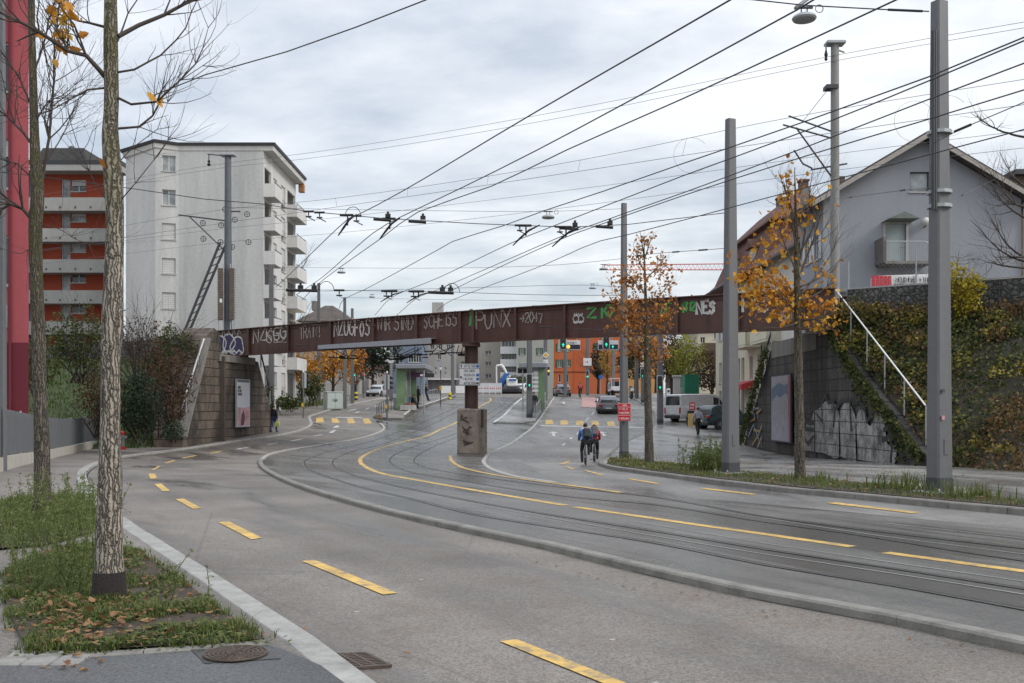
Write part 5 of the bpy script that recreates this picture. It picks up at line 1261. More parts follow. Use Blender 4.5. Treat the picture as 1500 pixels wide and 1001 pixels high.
for _ in range(1500):                        # growth creeping over the bed's edges
    i = rg.randrange(len(BED1)); a_, b_ = BED1[i], BED1[(i+1) % len(BED1)]; p = a_.lerp(b_, rg.random())+V((rg.gauss(0,.035), rg.gauss(0,.035), 0)); p.z = G(p.y)+.11
    if noise.noise(p*3) > -.15: blades(g, p, rg.uniform(.02,.08), rg, .004, 2, 1.0)
for _ in range(260):
    a_, b_ = BED1[-1].lerp(BED1[-2], rg.random()), BED1[0]; p = BED1[9].lerp(BED1[0], rg.random())+V((rg.gauss(0,.08), rg.gauss(-.04,.06), 0)); p.z = G(p.y)+.12; g.leaf(p, rg.uniform(.02,.05), rg, .7, .6)
stuff('grass', g, M_grass, 'short grass and clover in the two beds under the left trees', 'grass')
g = MB()
def weedstem(g, p, H, rg, ls=.03, lf=26):
    d = V((rg.gauss(0,.22), rg.gauss(0,.22), 1)).normalized(); P = [p]
    for k in range(5): d = (d+V((rg.gauss(0,.12), rg.gauss(0,.12), .05))).normalized(); P.append(P[-1]+d*H/5)
    g.tube(P, [.0035]*5+[.001], 3, cap=False)
    for _ in range(lf):
        t = rg.uniform(.12,1)*4.99; i = int(t); q = P[i].lerp(P[i+1], t-i); s = H*.22*(1.15-t/5); e = q+V((rg.gauss(0,1), rg.gauss(0,1), rg.uniform(.1,1)))*s*.55
        g.tube([q, e], .0014, 3, cap=False)
        for _ in range(2): g.leaf(q.lerp(e, rg.uniform(.4,1)), ls*rg.uniform(.6,1.5), rg, .2, .4)
W1 = gp([(10,850),(60,830),(120,825),(140,850),(120,880),(30,885)], .1); 
for p in scatter(W1, 56, rg): weedstem(g, p, rg.uniform(.2,.52), rg, .022, 30)
W2 = gp([(0,776),(70,750),(140,752),(150,800),(150,822),(60,836),(10,840)], .1)
for p in scatter(W2, 92, rg): weedstem(g, p, rg.uniform(.3,.78), rg, .03, 30)
for px, py in ((205,842),(232,868),(262,860),(246,872),(215,850),(250,885),(300,905),(195,815)): weedstem(g, GP(px,py,.1), rg.uniform(.22,.42), rg, .025, 22)
stuff('weeds', g, M_weed, 'tall feathery weeds round the feet of the left trees', 'weeds')
g = MB()
for p in scatter(BED1, 620, rg): g.leaf6(p+V((0,0,rg.uniform(.01,.05))), rg.uniform(.025,.065), rg, .75, .7)
for p in scatter(gp([(60,880),(200,890),(250,945),(60,955)], .1), 150, rg): g.leaf6(p+V((0,0,rg.uniform(.02,.06))), rg.uniform(.04,.09), rg, .75, .75)
for p in scatter(gp([(40,935),(140,925),(150,985),(60,990)], .1), 44, rg): g.leaf6(p+V((0,0,-.01)), rg.uniform(.02,.06), rg, .85, .7)
for px, py in ((441,926),(602,957),(22,925),(215,880),(120,960),(100,975)): g.leaf6(GP(px,py,.03 if px > 400 else .13), .07, rg, .8, .7)
for p in scatter(VERGEP, 420, rg): g.leaf(p+V((0,0,rg.uniform(.02,.06))), rg.uniform(.06,.12), rg, .7, .7)
for p in scatter(gp([(1080,690),(1100,672),(1380,692),(1500,708),(1500,732)], .1), 240, rg): g.leaf(p+V((0,0,-.01)), rg.uniform(.05,.12), rg, .9, .7)
for p in scatter(gp([(700,800),(1300,925),(1420,945),(1480,975),(1000,890)], .0), 60, rg): g.leaf(V((p.x,p.y,G(p.y)+.012)), rg.uniform(.02,.05), rg, .9, .6)
stuff('fallen_leaves', g, M_dryleaf, 'dry brown leaves lying on beds, verge and wet pavement', 'leaves')
g = MB()
for p in scatter(VERGEP, 15000, rg):
    nn = noise.noise(p*.9)+.5*noise.noise(p*2.7)
    if nn > -.22: blades(g, p, rg.uniform(.03,.10)*(1+1.1*nn), rg, rg.uniform(.004,.009), 1, .8)
for px, py, n, H in ((1030,690,60,.9),(1050,690,50,.75),(1040,684,40,.8),(1325,716,60,.45),(1345,720,40,.4),(1410,728,50,.4),(1430,730,30,.3),(918,672,50,.35),(1190,704,50,.3)):
    q = GP(px, py, .12)
    for _ in range(n): 
        p = q+V((rg.gauss(0,.28), rg.gauss(0,.28), 0))
        if H > .6 and rg.random() < .5: weedstem(g, p, H*rg.uniform(.5,1.1), rg, .07, 14)
        else: blades(g, p, H*rg.uniform(.4,1.0), rg, .01, 2, .5)
stuff('verge_grass', g, M_grass, 'grass and weeds along the right verge between the poles', 'grass')
# ivy over the right bank and wing wall
g = MB(); ns, ntt = 40, 12
def gridpt(vs, s, t, ntc):
    a = min(ns-1, int(s*ns)); b = min(ntc-1, int(t*ntc)); u, w = s*ns-a, t*ntc-b; r = ntc+1
    return (vs[a*r+b]*(1-u)+vs[(a+1)*r+b]*u)*(1-w)+(vs[a*r+b+1]*(1-u)+vs[(a+1)*r+b+1]*u)*w
gy, gb = MB(), MB()
for _ in range(26000):                       # low carpet
    s, t = rg.random()**1.15, rg.random(); p = gridpt(vR, min(.999,s), t, 12)
    if noise.noise(p*1.1)+.5*noise.noise(p*3.1) < -.35 and rg.random() < .8: continue
    brown = (t > .86) or (s > .35 and t < .34+.12*noise.noise(p*.8)); mbx = gb if brown and rg.random() < .8 else g
    mbx.leaf(p+V((rg.gauss(0,.05), rg.gauss(0,.06), abs(rg.gauss(0,.13)))), rg.uniform(.08,.17), rg, .0, .8)
for k in range(270):                         # mounds of creeper, bramble and yellowing shoots
    s, t = rg.random()**1.15, rg.random(); c = gridpt(vR, min(.999,s), t, 12); rr = rg.uniform(.25,.85); kind = rg.random()
    if t > .85 or (s > .35 and t < .36): mbx = gb if kind < .7 else (gy if kind < .8 else g)
    else: mbx = gy if kind < .32 else (gb if kind < .58 else g)
    for _ in range(int(190*rr)):
        d = V((rg.gauss(0,1), rg.gauss(0,1), rg.gauss(0,.9))).normalized()*rr*rg.uniform(.45,1); p = c+V((d.x, d.y, abs(d.z)*.9))
        if rg.random() < .14: (gy if rg.random() < .5 else g).leaf(p, rg.uniform(.08,.16), rg, 0, .8)
        else: mbx.leaf(p, rg.uniform(.07,.17), rg, 0, .8)
for k in range(420):                         # bare arching shoots
    s, t = rg.random(), rg.random(); c = gridpt(vR, min(.999,s), t, 12); d = V((rg.gauss(0,.6)-.3, rg.gauss(0,.6)-.3, 1)).normalized(); H = rg.uniform(.4,1.3); gb.tube([c, c+d*H*.5, c+d*H*.85+V((-.1,-.1,-.05)), c+d*H+V((-.25,-.2,-.25))], .006, 3, cap=False)
for _ in range(2600):                        # hanging over the wing wall top and the far edge
    y = rg.uniform(yC-.5, yB+.2); d = abs(rg.gauss(0,.42))*(.5+.9*max(0, noise.noise(V((y*.8,0,3)))+.3)); p = V((XR(y)-.09-rg.random()*.12, y, wtop(y)+.12-d)); g.leaf(p, rg.uniform(.08,.17), rg, 0, .8)
for _ in range(1500):
    t = rg.random(); y = 49.9+5.9*t; zt = 4.6+(-5.0)*t; p = V((XR(y)-.10-rg.random()*.25, y+rg.gauss(0,.15), zt+.25-abs(rg.gauss(0,.35)))); g.leaf(p, rg.uniform(.09,.17), rg, 0, .8)
stuff('ivy', g, M_ivy, 'ivy and creeper covering the right railway bank and wing wall', 'ivy')
for _ in range(1800):
    s, t = .25+.75*rg.random(), rg.random()**1.7*.2; p = gridpt(vR, min(.999,s), t, 12); gb.leaf(p+V((rg.gauss(-.15,.15),rg.gauss(0,.12),abs(rg.gauss(0,.12)))), rg.uniform(.08,.16), rg, .3, .7)
for _ in range(1600): s, t = rg.random()*.8, 1-rg.random()*.13; p = gridpt(vR, s, t, 12); blades(gb, p+V((rg.gauss(0,.1),rg.gauss(0,.1),0)), rg.uniform(.2,.6), rg, .012, 1, .6)
stuff('bramble', gb, leafmat('dry bramble', [(.05,.03,.016), (.12,.072,.032), (.20,.13,.06), (.30,.17,.05)], 1.3), 'brown dead bramble along the foot and top of the right bank', 'bramble')
stuff('creeper', gy, leafmat('yellowing creeper', [(.06,.07,.018), (.16,.15,.03), (.29,.23,.04), (.46,.30,.045)], 1.1), 'yellowing creeper mounds scattered over the right bank', 'creeper')
g = MB()
for _ in range(16000):
    s, t = rg.random()**1.3, rg.random(); a = min(29, int(s*30)); b = min(11, int(t*12)); u, w = s*30-a, t*12-b
    p = (vL[a*13+b]*(1-u)+vL[(a+1)*13+b]*u)*(1-w)+(vL[a*13+b+1]*(1-u)+vL[(a+1)*13+b+1]*u)*w
    blades(g, p-V((0,0,.03)), rg.uniform(.12,.32), rg, .025, 1, .8)
for _ in range(3000):
    a, b = rg.random(), rg.random()
    p = (V((XL(yl[268])-.05, yl[268]+.4, -.2))*(1-a)+V((XL(54)-.1, yl[268]+.5, 0))*a)*(1-b)+(V((XL(yl[303])-.05, yl[303], zat(492,yl[303])-.2))*(1-a)+(LT0+V((0,0,5.1)))*a)*b
    blades(g, p, rg.uniform(.12,.3), rg, .025, 1, .8)
stuff('bank_grass', g, M_bankgrass, 'bright green grass on the left railway bank', 'grass')
g = MB()
for px, py, n in ((400,608,40),(430,600,120),(455,596,120),(480,592,120),(505,588,90),(470,594,100)):
    q = GP(px, py, .1)
    for _ in range(n): blades(g, q+V((rg.gauss(-.8,.8), rg.gauss(0,1.5), -.05)), rg.uniform(.25,.8), rg, .03, 1, .6)
stuff('roadside_grass', g, M_grass, 'rough grass along the far left pavement beside the cabinet', 'grass')
# ================================================================== buildings
def glassmat(name, c, rough=.12):
    t = NT(name); n = t.noise(t.pos(), .9, 3); t.base(t.ramp(n, [(.35, mul(c,.5)), (.65, mul(c,1.6))])); t.rough(rough); t.b.inputs['Specular IOR Level'].default_value = .7; return t.m
M_glass = glassmat('window glass', (.05,.06,.065)); M_glass2 = glassmat('curtained glass', (.22,.24,.24), .2)
M_frame = mat('white window frame', (.62,.62,.60), .5, .08); M_blind = mat('roller blind', (.50,.50,.48), .6, .1, 2); M_grnsh = mat('green shutter', (.035,.085,.05), .6, .2); M_whsh = mat('white shutter', (.55,.56,.58), .6, .15)
M_sill = mat('window sill', (.42,.41,.39), .7, .15)
def plaster(name, c, st=.35): return mat(name, c, .9, st, .55, bump=.12, bscale=40, streak=True)
class Face:
    """a wall plane: origin at the lower left as seen from outside, u along it, n towards the viewer"""
    def __init__(s, T, o, ang): s.T = T; s.o = V(o); s.u = V((math.cos(ang), math.sin(ang), 0)); s.n = V((math.sin(ang), -math.cos(ang), 0)); s.v = V((0,0,1))
    def P(s, x, z, d=0.0): return s.o+s.u*x+s.v*z+s.n*d
    def wall(s, outline, holes, m, depth=.16, name='wall'):
        bm = bmesh.new(); vs = [bm.verts.new((x, z, 0)) for x, z in outline]; bm.faces.new(vs)
        for x0, z0, x1, z1 in [h[:4] for h in holes]:
            for co_, no in (((x0,0,0),(1,0,0)), ((x1,0,0),(1,0,0)), ((0,z0,0),(0,1,0)), ((0,z1,0),(0,1,0))):
                bmesh.ops.bisect_plane(bm, geom=bm.verts[:]+bm.edges[:]+bm.faces[:], plane_co=co_, plane_no=no)
        mb = MB()
        for f in bm.faces:
            c = f.calc_center_median()
            if any(h[0] < c.x < h[2] and h[1] < c.y < h[3] for h in holes): continue
            mb.add([s.P(v.co.x, v.co.y) for v in f.verts], [tuple(range(len(f.verts)))])
        bm.free()
        for x0, z0, x1, z1 in [h[:4] for h in holes]:
            q = [(x0,z0),(x1,z0),(x1,z1),(x0,z1)]
            for i in range(4):
                a, b = q[i], q[(i+1) % 4]; mb.add([s.P(*a), s.P(*b), s.P(*b,-depth), s.P(*a,-depth)], [(0,1,2,3)])
        w = build(name, mb, m, s.T)
        for h in holes:
            st = h[4] if len(h) > 4 else {}
            if st is not None: s.window(*h[:4], depth=depth, **st)
        return w
    def bx(s, mb, x0, z0, x1, z1, d0, d1):
        mb.add([s.P(x,z,d) for d in (d0,d1) for x,z in ((x0,z0),(x1,z0),(x1,z1),(x0,z1))], [(0,1,2,3),(7,6,5,4),(0,4,5,1),(1,5,6,2),(2,6,7,3),(3,7,4,0)])
    def part(s, name, boxes, m, parent=None):
        mb = MB()
        for b in boxes: s.bx(mb, *b)
        return build(name, mb, m, parent or s.T)
    def window(s, x0, z0, x1, z1, depth=.16, mull=1, blind=0.0, shut=None, glass=None, frame=None, sill=True, name='window', bar=None):
        fw = .055; d0, d1 = -depth+.005, -depth+.06; mb = MB(); fr = frame or M_frame
        for b in ((x0,z0,x0+fw,z1),(x1-fw,z0,x1,z1),(x0+fw,z0,x1-fw,z0+fw),(x0+fw,z1-fw,x1-fw,z1)): s.bx(mb, *b, d0, d1)
        for k in range(mull): c = x0+(x1-x0)*(k+1)/(mull+1); s.bx(mb, c-.03, z0+fw, c+.03, z1-fw, d0, d1)
        w = build(name, mb, fr, s.T)
        p = MB(); p.poly([s.P(x0,z0,-depth+.02), s.P(x1,z0,-depth+.02), s.P(x1,z1,-depth+.02), s.P(x0,z1,-depth+.02)]); build('pane', p, glass or M_glass, w)
        if blind:
            p = MB(); n = max(3, int((z1-z0)*blind/.16)); zz = z1-(z1-z0)*blind
            for k in range(n): a = zz+(z1-zz)*k/n; s.bx(p, x0+.03, a+.012, x1-.03, a+(z1-zz)/n, -depth+.07, -depth+.10)
            build('blind', p, M_blind, w)
        if sill: p = MB(); s.bx(p, x0-.06, z0-.07, x1+.06, z0-.003, -.1, .07); build('sill', p, M_sill, w)
        if shut:
            sw = (x1-x0)*.46
            for a in (x0-sw-.02, x1+.02): p = MB(); s.bx(p, a, z0-.02, a+sw, z1+.02, .005, .05); build('shutter', p, shut, w)
        if bar: p = MB(); s.bx(p, x0, z0+.35, x1, z0+.38, .05, .08); s.bx(p, x0, z0+.75, x1, z0+.78, .05, .08); build('guard_rail', p, bar, w)
        return w
def bldg(name, label, loc, group=None): return thing(name, label, 'building', loc, group)
# ---- white apartment block, left
B = bldg('apartment_block', 'tall pale grey white apartment block with balconies along its street side', (-25, 86, 2))
Mw = plaster('off white render', (.56,.55,.53), .24); Ms = plaster('shaded stained render', (.46,.455,.445), .34)  # front faces get a darker, more stained copy; their shade is in its colour
Yb = 82.0; xr = (386-750)*Yb/F; xk = (262-750)*Yb/F; xm = (231-750)*Yb/F; xl = (181-750)*Yb/F; zb = 1.0; ztop = CZ+(HZ-221)*Yb/F
kx = lambda p: (p-262)*Yb/F
fA = Face(B, (xk, Yb, zb), 0); fA.wall([(0,0),(xr-xk,0),(xr-xk,ztop-zb),(0,ztop-zb)], [], Ms)
zs = lambda py: CZ+(HZ-py)*Yb/F-zb
ang = math.atan2(.55, xk-xm); lw = math.hypot(.55, xk-xm)
fB = Face(B, (xm, Yb-.55, zb), ang)
holes = []
for k, (t, b) in enumerate(((229,252),(279,302),(328,352),(379,402),(429,453),(479,497))):
    holes.append((.52, zs(b), 1.58, zs(t), dict(mull=1, blind=.97 if k > 1 else 0, glass=M_glass2 if k < 2 else None)))
fB.wall([(0,0),(lw,0),(lw,ztop-zb),(0,ztop-zb+.3)], holes, Ms, .22)
fC = Face(B, (xl-.2, Yb+1.0, zb), math.atan2(-1.55, xm-xl+.2)); fC.wall([(0,0),(math.hypot(1.55,xm-xl+.2),0),(math.hypot(1.55,xm-xl+.2),ztop-zb+.3),(0,ztop-zb-.3)], [], Mw)
depthB = 12.2
fD = Face(B, (xr, Yb, zb), R(90)); fl = [19.3-2.78*k-zb for k in range(7)]      # u runs away from the camera
u_ = lambda px: xr*F/(px-750)-Yb
holes = []
for z in fl:
    holes.append((.35, z+.02, u_(398)-.2, z+2.35, None)); holes.append((u_(400)+.1, z+.85, u_(405.5), z+2.2, dict(mull=0, blind=.5 if z > 12 else .0, sill=True)))
    holes.append((u_(412), z+.15, u_(418), z+2.25, dict(mull=0, blind=.75, bar=M_dkpole))); holes.append((u_(421), z+.02, depthB-.3, z+2.35, None))
fD.wall([(0,0),(depthB,0),(depthB,ztop-zb),(0,ztop-zb)], holes, Mw, .2)
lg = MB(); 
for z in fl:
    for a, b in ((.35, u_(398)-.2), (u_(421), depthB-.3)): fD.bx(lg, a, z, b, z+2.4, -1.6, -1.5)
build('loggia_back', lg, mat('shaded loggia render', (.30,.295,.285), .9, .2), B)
for i, z in enumerate(fl[:6]):
    for a, b in ((0.02, u_(397)), (u_(420), depthB+.5)):
        p = MB(); fD.bx(p, a, z-.18, b, z, -.6, .95); fD.bx(p, a, z, b, z+.92, .86, .95); fD.bx(p, a, z, a+.09, z+.92, 0, .86); fD.bx(p, b-.09, z, b, z+.92, 0, .86); bl = build('balcony', p, Mw, B)
        p = MB(); fD.bx(p, a, z+1.02, b, z+1.06, .88, .93); 
        for k in range(3): fD.bx(p, a+(b-a)*(k+.3)/3, z+.92, a+(b-a)*(k+.3)/3+.04, z+1.02, .88, .92)
        build('rail', p, M_dkpole, bl)
fE = Face(B, (xr, Yb+depthB, zb), R(180)); fE.wall([(0,0),(14,0),(14,ztop-zb),(0,ztop-zb)], [], Mw)
rf = MB(); ov = .45
def roofring(z, o): return [V((xl-.3-o, Yb+.9-o, z-.35)), V((xm, Yb-.6-o, z+.12)), V((xk, Yb-o, z)), V((xr+.75+o, Yb-o, z)), V((xr+.75+o, Yb+depthB+o, z)), V((xl-.3-o, Yb+depthB+o, z-.35))]
rf.loft([roofring(ztop, .05), roofring(ztop+.38, .12)]); r_ = build('roof', rf, Mw, B)
rf = MB(); rf.loft([roofring(ztop+.39, .22), roofring(ztop+.62, .26)]); build('roof_edge', rf, mat('dark roof edge', (.035,.035,.04), .6, .2), r_)
rf = MB(); rf.box(V((xr+.55, Yb+depthB+.1, ztop-.38)), (.5,.6,.75)); build('gutter_head', rf, mat('copper', (.35,.17,.07), .5, .2), r_)
p = MB(); fD.bx(p, u_(421), 2.1-zb+.9, depthB, 2.1-zb+2.0, .3, .5); 
aw = Face(B, fD.P(u_(424), 7.3), R(90)); p = MB(); p.prism([aw.P(0,1.6,.05), aw.P(0,1.1,1.5), aw.P(0,1.0,1.5), aw.P(0,1.5,.05)], aw.u*3.6); build('awning', p, mat('cream awning', (.62,.55,.42), .7, .1), B)
aw = Face(B, fD.P(.4, 4.6), R(90)); p = MB(); p.prism([aw.P(0,1.6,.05), aw.P(0,1.1,1.5), aw.P(0,1.0,1.5), aw.P(0,1.5,.05)], aw.u*2.6); build('awning', p, mat('cream awning', (.62,.55,.42), .7, .1), B)
p = MB()
for k in range(6): fD.bx(p, .4+2*k, .1, 1.4+2*k, 1.5, .0, .03)
build('ground_floor_opening', p, mat('dark opening', (.03,.028,.026), .8, .2), B)
# ---- red balcony building behind the left trees
B = bldg('apartment_block', 'brick red apartment block with long white balconies and dark mansard roof', (-41, 93, 2))
Yr = 92.0; rx = lambda p: (p-750)*Yr/F; rz = lambda p: CZ+(HZ-p)*Yr/F
Mr = plaster('brick red render', (.30,.055,.025), .2); Mbal = plaster('balcony concrete', (.33,.325,.305), .25)
fR_ = Face(B, (rx(20), Yr, 1), 0); ux = lambda p: rx(p)-rx(20); holes = []
for k in range(7):
    top = rz(295+44.6*k)+2.25-1
    holes.append((ux(90), top-2.25+.0, ux(103), top-.28, dict(mull=0, sill=False, name='door', glass=M_glass2))); holes.append((ux(104), top-1.35, ux(126), top-.28, dict(mull=1, blind=.0 if k > 1 else .5, glass=M_glass2 if k in (1,2) else None)))
fR_.wall([(0,0),(ux(181),0),(ux(181),rz(256)-1),(0,rz(256)-1)], [h for h in holes if h[1] > .3], Mr, .2)
for k in range(6):
    zt_ = rz(294.5+44.6*k)-1; p = MB(); fR_.bx(p, 0, zt_-1.02, ux(181), zt_, 1.35, 1.5); fR_.bx(p, 0, zt_-1.2, ux(181), zt_-1.02, -.05, 1.5); bl = build('balcony', p, Mbal, B)
    p = MB(); 
    for px in (58, 78, 98, 120, 142): fR_.bx(p, ux(px), zt_-.95, ux(px)+.12, zt_-.8, 1.5, 1.56)
    build('drain_spout', p, M_dkpole, bl)
p = MB()
for px in (42, 48, 158): fR_.bx(p, ux(px), .5, ux(px)+.5, rz(256)-1, .02, .3)
build('pier', p, mat('slate panel', (.09,.10,.115), .7, .2), B)
p = MB(); fR_.bx(p, -.3, rz(256)-1, ux(181)+.3, rz(247)-1, -.5, 1.6); ro = build('roof_slab', p, Mbal, B)
p = MB(); fR_.bx(p, -.35, rz(247)-1+.003, ux(181)+.35, rz(241)-1, -.5, 1.65); build('roof_edge', p, mat('dark roof edge', (.035,.035,.04), .6, .2), ro)
p = MB(); a = [fR_.P(ux(56), rz(241)-1, .9), fR_.P(ux(134), rz(241)-1, .9), fR_.P(ux(134), rz(241)-1, -6), fR_.P(ux(56), rz(241)-1, -6)]; b_ = [fR_.P(ux(63), rz(217)-1, .0), fR_.P(ux(122), rz(217)-1, 0), fR_.P(ux(122), rz(217)-1, -5), fR_.P(ux(63), rz(217)-1, -5)]
p.loft([a, b_]); build('mansard_roof', p, tiles('dark roof tiles', (.05,.047,.045), (.025,.023,.022), 5), B)
p = MB(); fR_.bx(p, ux(140), rz(241)-1, ux(150), rz(222)-1, -4, -3); build('chimney', p, Mr, B)
p = MB(); p.ball(fR_.P(ux(98), rz(214)-1, -1), .28); build('vent_cap', p, M_dkpole, B)
# ---- crimson building at the left edge
B = bldg('red_building', 'crimson rendered building with darker base at the left edge', (-20, 34.5, 0))
Yc = 34.5; cx = lambda p: (p-750)*Yc/F; cz_ = lambda p: CZ+(HZ-p)*Yc/F
Mc = plaster('crimson render', (.36,.078,.088), .2); Mc2 = plaster('dark crimson render', (.135,.016,.028), .15)
fc = Face(B, (cx(-150), Yc, 0), 0); vx = lambda p: cx(p)-cx(-150); ztc = 17.0
hs = [(vx(-30), cz_(b), vx(12.5), cz_(t), dict(mull=1, blind=.35 if i == 1 else 0)) for i, (t, b) in enumerate(((62,134),(204,276),(346,418)))]
fc.wall([(0,cz_(502)),(vx(42),cz_(502)),(vx(42),ztc),(0,ztc)], hs, Mc, .2); fc.wall([(0,-.5),(vx(42),-.5),(vx(42),cz_(502)),(0,cz_(502))], [(vx(-20),cz_(590),vx(8),cz_(510),dict(mull=0, blind=.97))], Mc2, .2, 'base_wall')
fc2 = Face(B, (cx(42), Yc, 0), R(122)); fc2.wall([(0,cz_(502)),(12,cz_(502)),(12,ztc),(0,ztc)], [], Mc); fc2.wall([(0,-.5),(12,-.5),(12,cz_(502)),(0,cz_(502))], [], Mc2, name='base_wall')
p = MB(); p.prism([fc.P(0,ztc), fc.P(vx(42),ztc), fc2.P(12,ztc), fc.P(0,ztc,-10)], V((0,0,.3))); build('roof', p, M_dkpole, B)
p = MB(); fc.bx(p, vx(7), cz_(480), vx(12), cz_(447), .01, .12); build('meter_box', p, M_white, B)
p = MB(); p.tube([fc.P(vx(16), -.3, .08), fc.P(vx(16), ztc, .08)], .05, 8); build('downpipe', p, Mc2, B)
# ---- grey gabled house on the right
B = bldg('gabled_house', 'blue grey gabled house with a small door balcony above the railway', (20, 55, 0))
Yg = 50.0; gx0 = (1206-750)*Yg/F; gu = lambda p: (p-750)*Yg/F-gx0; gz = lambda p: CZ+(HZ-p)*Yg/F
Mg = plaster('blue grey render', (.27,.28,.305), .13); W_g = 2*gu(1351); ez = gz(292); rzg = gz(206)
fg = Face(B, (gx0, Yg, 0), 0)
fg.wall([(0,-.5),(W_g,-.5),(W_g,ez),(gu(1351),rzg),(0,ez)], [(gu(1297),gz(387),gu(1327),gz(328),None),(gu(1333),gz(281),gu(1361),gz(252),dict(mull=0, frame=mat('dark window frame', (.05,.05,.055), .5, .1), glass=M_glass2))], Mg, .16)
fgl = Face(B, (gx0, Yg+4, 0), R(-90)); hs = []
for a in (1.0, 2.6): hs.append((a, gz(376), a+.75, gz(340), dict(mull=1, shut=M_whsh)))
fgl.wall([(0,-.5),(4,-.5),(4,ez),(0,ez)], hs, Mg, .14)
fgr = Face(B, (gx0+W_g, Yg, 0), R(90)); fgr.wall([(0,-.5),(4,-.5),(4,ez),(0,ez)], [], Mg)
dr = MB(); fg.bx(dr, gu(1297), gz(387), gu(1327), gz(328), -.15, -.1); d_ = build('door', dr, mat('grey green door', (.33,.38,.38), .5, .1), B)
p = MB()
for b in ((gu(1297)-.12,gz(387),gu(1297),gz(328)+.12),(gu(1327),gz(387),gu(1327)+.12,gz(328)+.12),(gu(1297),gz(328),gu(1327),gz(328)+.12)): fg.bx(p, *b, -.02, .04)
build('door_frame', p, mat('pale stone frame', (.42,.41,.38), .8, .15), d_)
p = MB(); p.tube([fg.P(gu(1324), gz(362), -.08), fg.P(gu(1324), gz(362), -.02), fg.P(gu(1320), gz(362), -.02)], .02, 6); build('handle', p, M_steel, d_)
p = MB(); p.prism([fg.P(gu(1291),gz(326),.0), fg.P(gu(1335),gz(326),.0), fg.P(gu(1313),gz(316),.0)], fg.n*1.1); build('door_canopy', p, mat('weathered copper', (.14,.16,.14), .7, .3), B)
p = MB(); fg.bx(p, gu(1283), gz(392), gu(1352), gz(388), .0, 1.3); lnd = build('landing', p, M_concdark, B)
p = MB()
for a in range(19): x = gu(1285)+a*(gu(1340)-gu(1285))/18; p.tube([fg.P(x, gz(388), 1.25), fg.P(x, gz(360), 1.25)], .012, 4)
p.tube([fg.P(gu(1285), gz(360), 1.25), fg.P(gu(1340), gz(360), 1.25), fg.P(gu(1362), gz(372), 1.25)], .025, 5); p.tube([fg.P(gu(1285), gz(360), 1.25), fg.P(gu(1285), gz(360), 0)], .025, 5)
build('railing', p, M_steel, lnd)
p = MB(); fg.bx(p, gu(1281), gz(390), gu(1286), gz(353), .05, 1.2); build('side_screen', p, mat('brown trellis', (.16,.14,.13), .8, .2), lnd)
p = MB(); p.ball(fg.P(gu(1353), gz(326), .28), .2); build('globe_lamp', p, mat('lamp globe', (.62,.61,.56), .4, .05), B, smooth=True)
p = MB(); p.tube([fg.P(gu(1353), gz(333), 0), fg.P(gu(1353), gz(333), .28), fg.P(gu(1353), gz(330), .28)], .03, 5); build('lamp_bracket', p, M_dkpole, B)
M_rfdark = tiles('grey roof tiles', (.10,.085,.078), (.045,.04,.038), 4); rp_ = MB(); ovx = gu(1206)-gu(1183)
mid = gu(1351); sl = (rzg-ez)/mid
def rpt(x, d, dz=0): return fg.P(x, ez+sl*(mid-abs(x-mid))+dz, d)
for sgn in (0, 1):
    xe = -ovx if sgn == 0 else W_g+ovx
    rp_.loft([[rpt(xe,.7,.06), rpt(mid,.7,.06), rpt(mid,.7,.30), rpt(xe,.7,.30)], [rpt(xe,-4.3,.06), rpt(mid,-4.3,.06), rpt(mid,-4.3,.30), rpt(xe,-4.3,.30)]])
rfo = build('roof', rp_, M_rfdark, B)
p = MB()
for xe in (-ovx, W_g+ovx): p.loft([[rpt(xe,.74,-.05), rpt(xe,.71,-.05), rpt(xe,.71,.2), rpt(xe,.74,.2)], [rpt(mid,.74,-.05), rpt(mid,.71,-.05), rpt(mid,.71,.2), rpt(mid,.74,.2)]])
build('barge_board', p, mat('weathered barge board', (.34,.31,.28), .8, .25), rfo)
p = MB(); p.box(fg.P(gu(1209), gz(268), -3.4), (.4,.4,1.0)); build('chimney', p, M_concdark, rfo)
p = MB(); p.tube([fg.P(W_g+.1, 0, .1), fg.P(W_g+.1, ez-.2, .1)], .06, 8); build('downpipe', p, M_steel, B)
# annex behind the bare tree at the right edge
B = bldg('brick_annex', 'low pale brick annex with flat dark roof at the right edge', (27.5, 52, 0))
fx = Face(B, (gx0+W_g+.3, 51.2, 0), 0); fx.wall([(0,0),(8,0),(8,13.6),(0,13.6)], [(1.0,9.6,2.2,11.2,dict(mull=1)),(3.6,9.6,4.8,11.2,dict(mull=1)),(1.0,6,2.2,7.6,dict(mull=1))], blockwall('tan brick', (.27,.18,.12), (.16,.10,.07), (.16,.14,.12), .3, .1, axis='x'), .15)
p = MB(); fx.bx(p, -.2, 13.6, 8.3, 13.85, -6, .5); build('roof', p, M_dkpole, B)
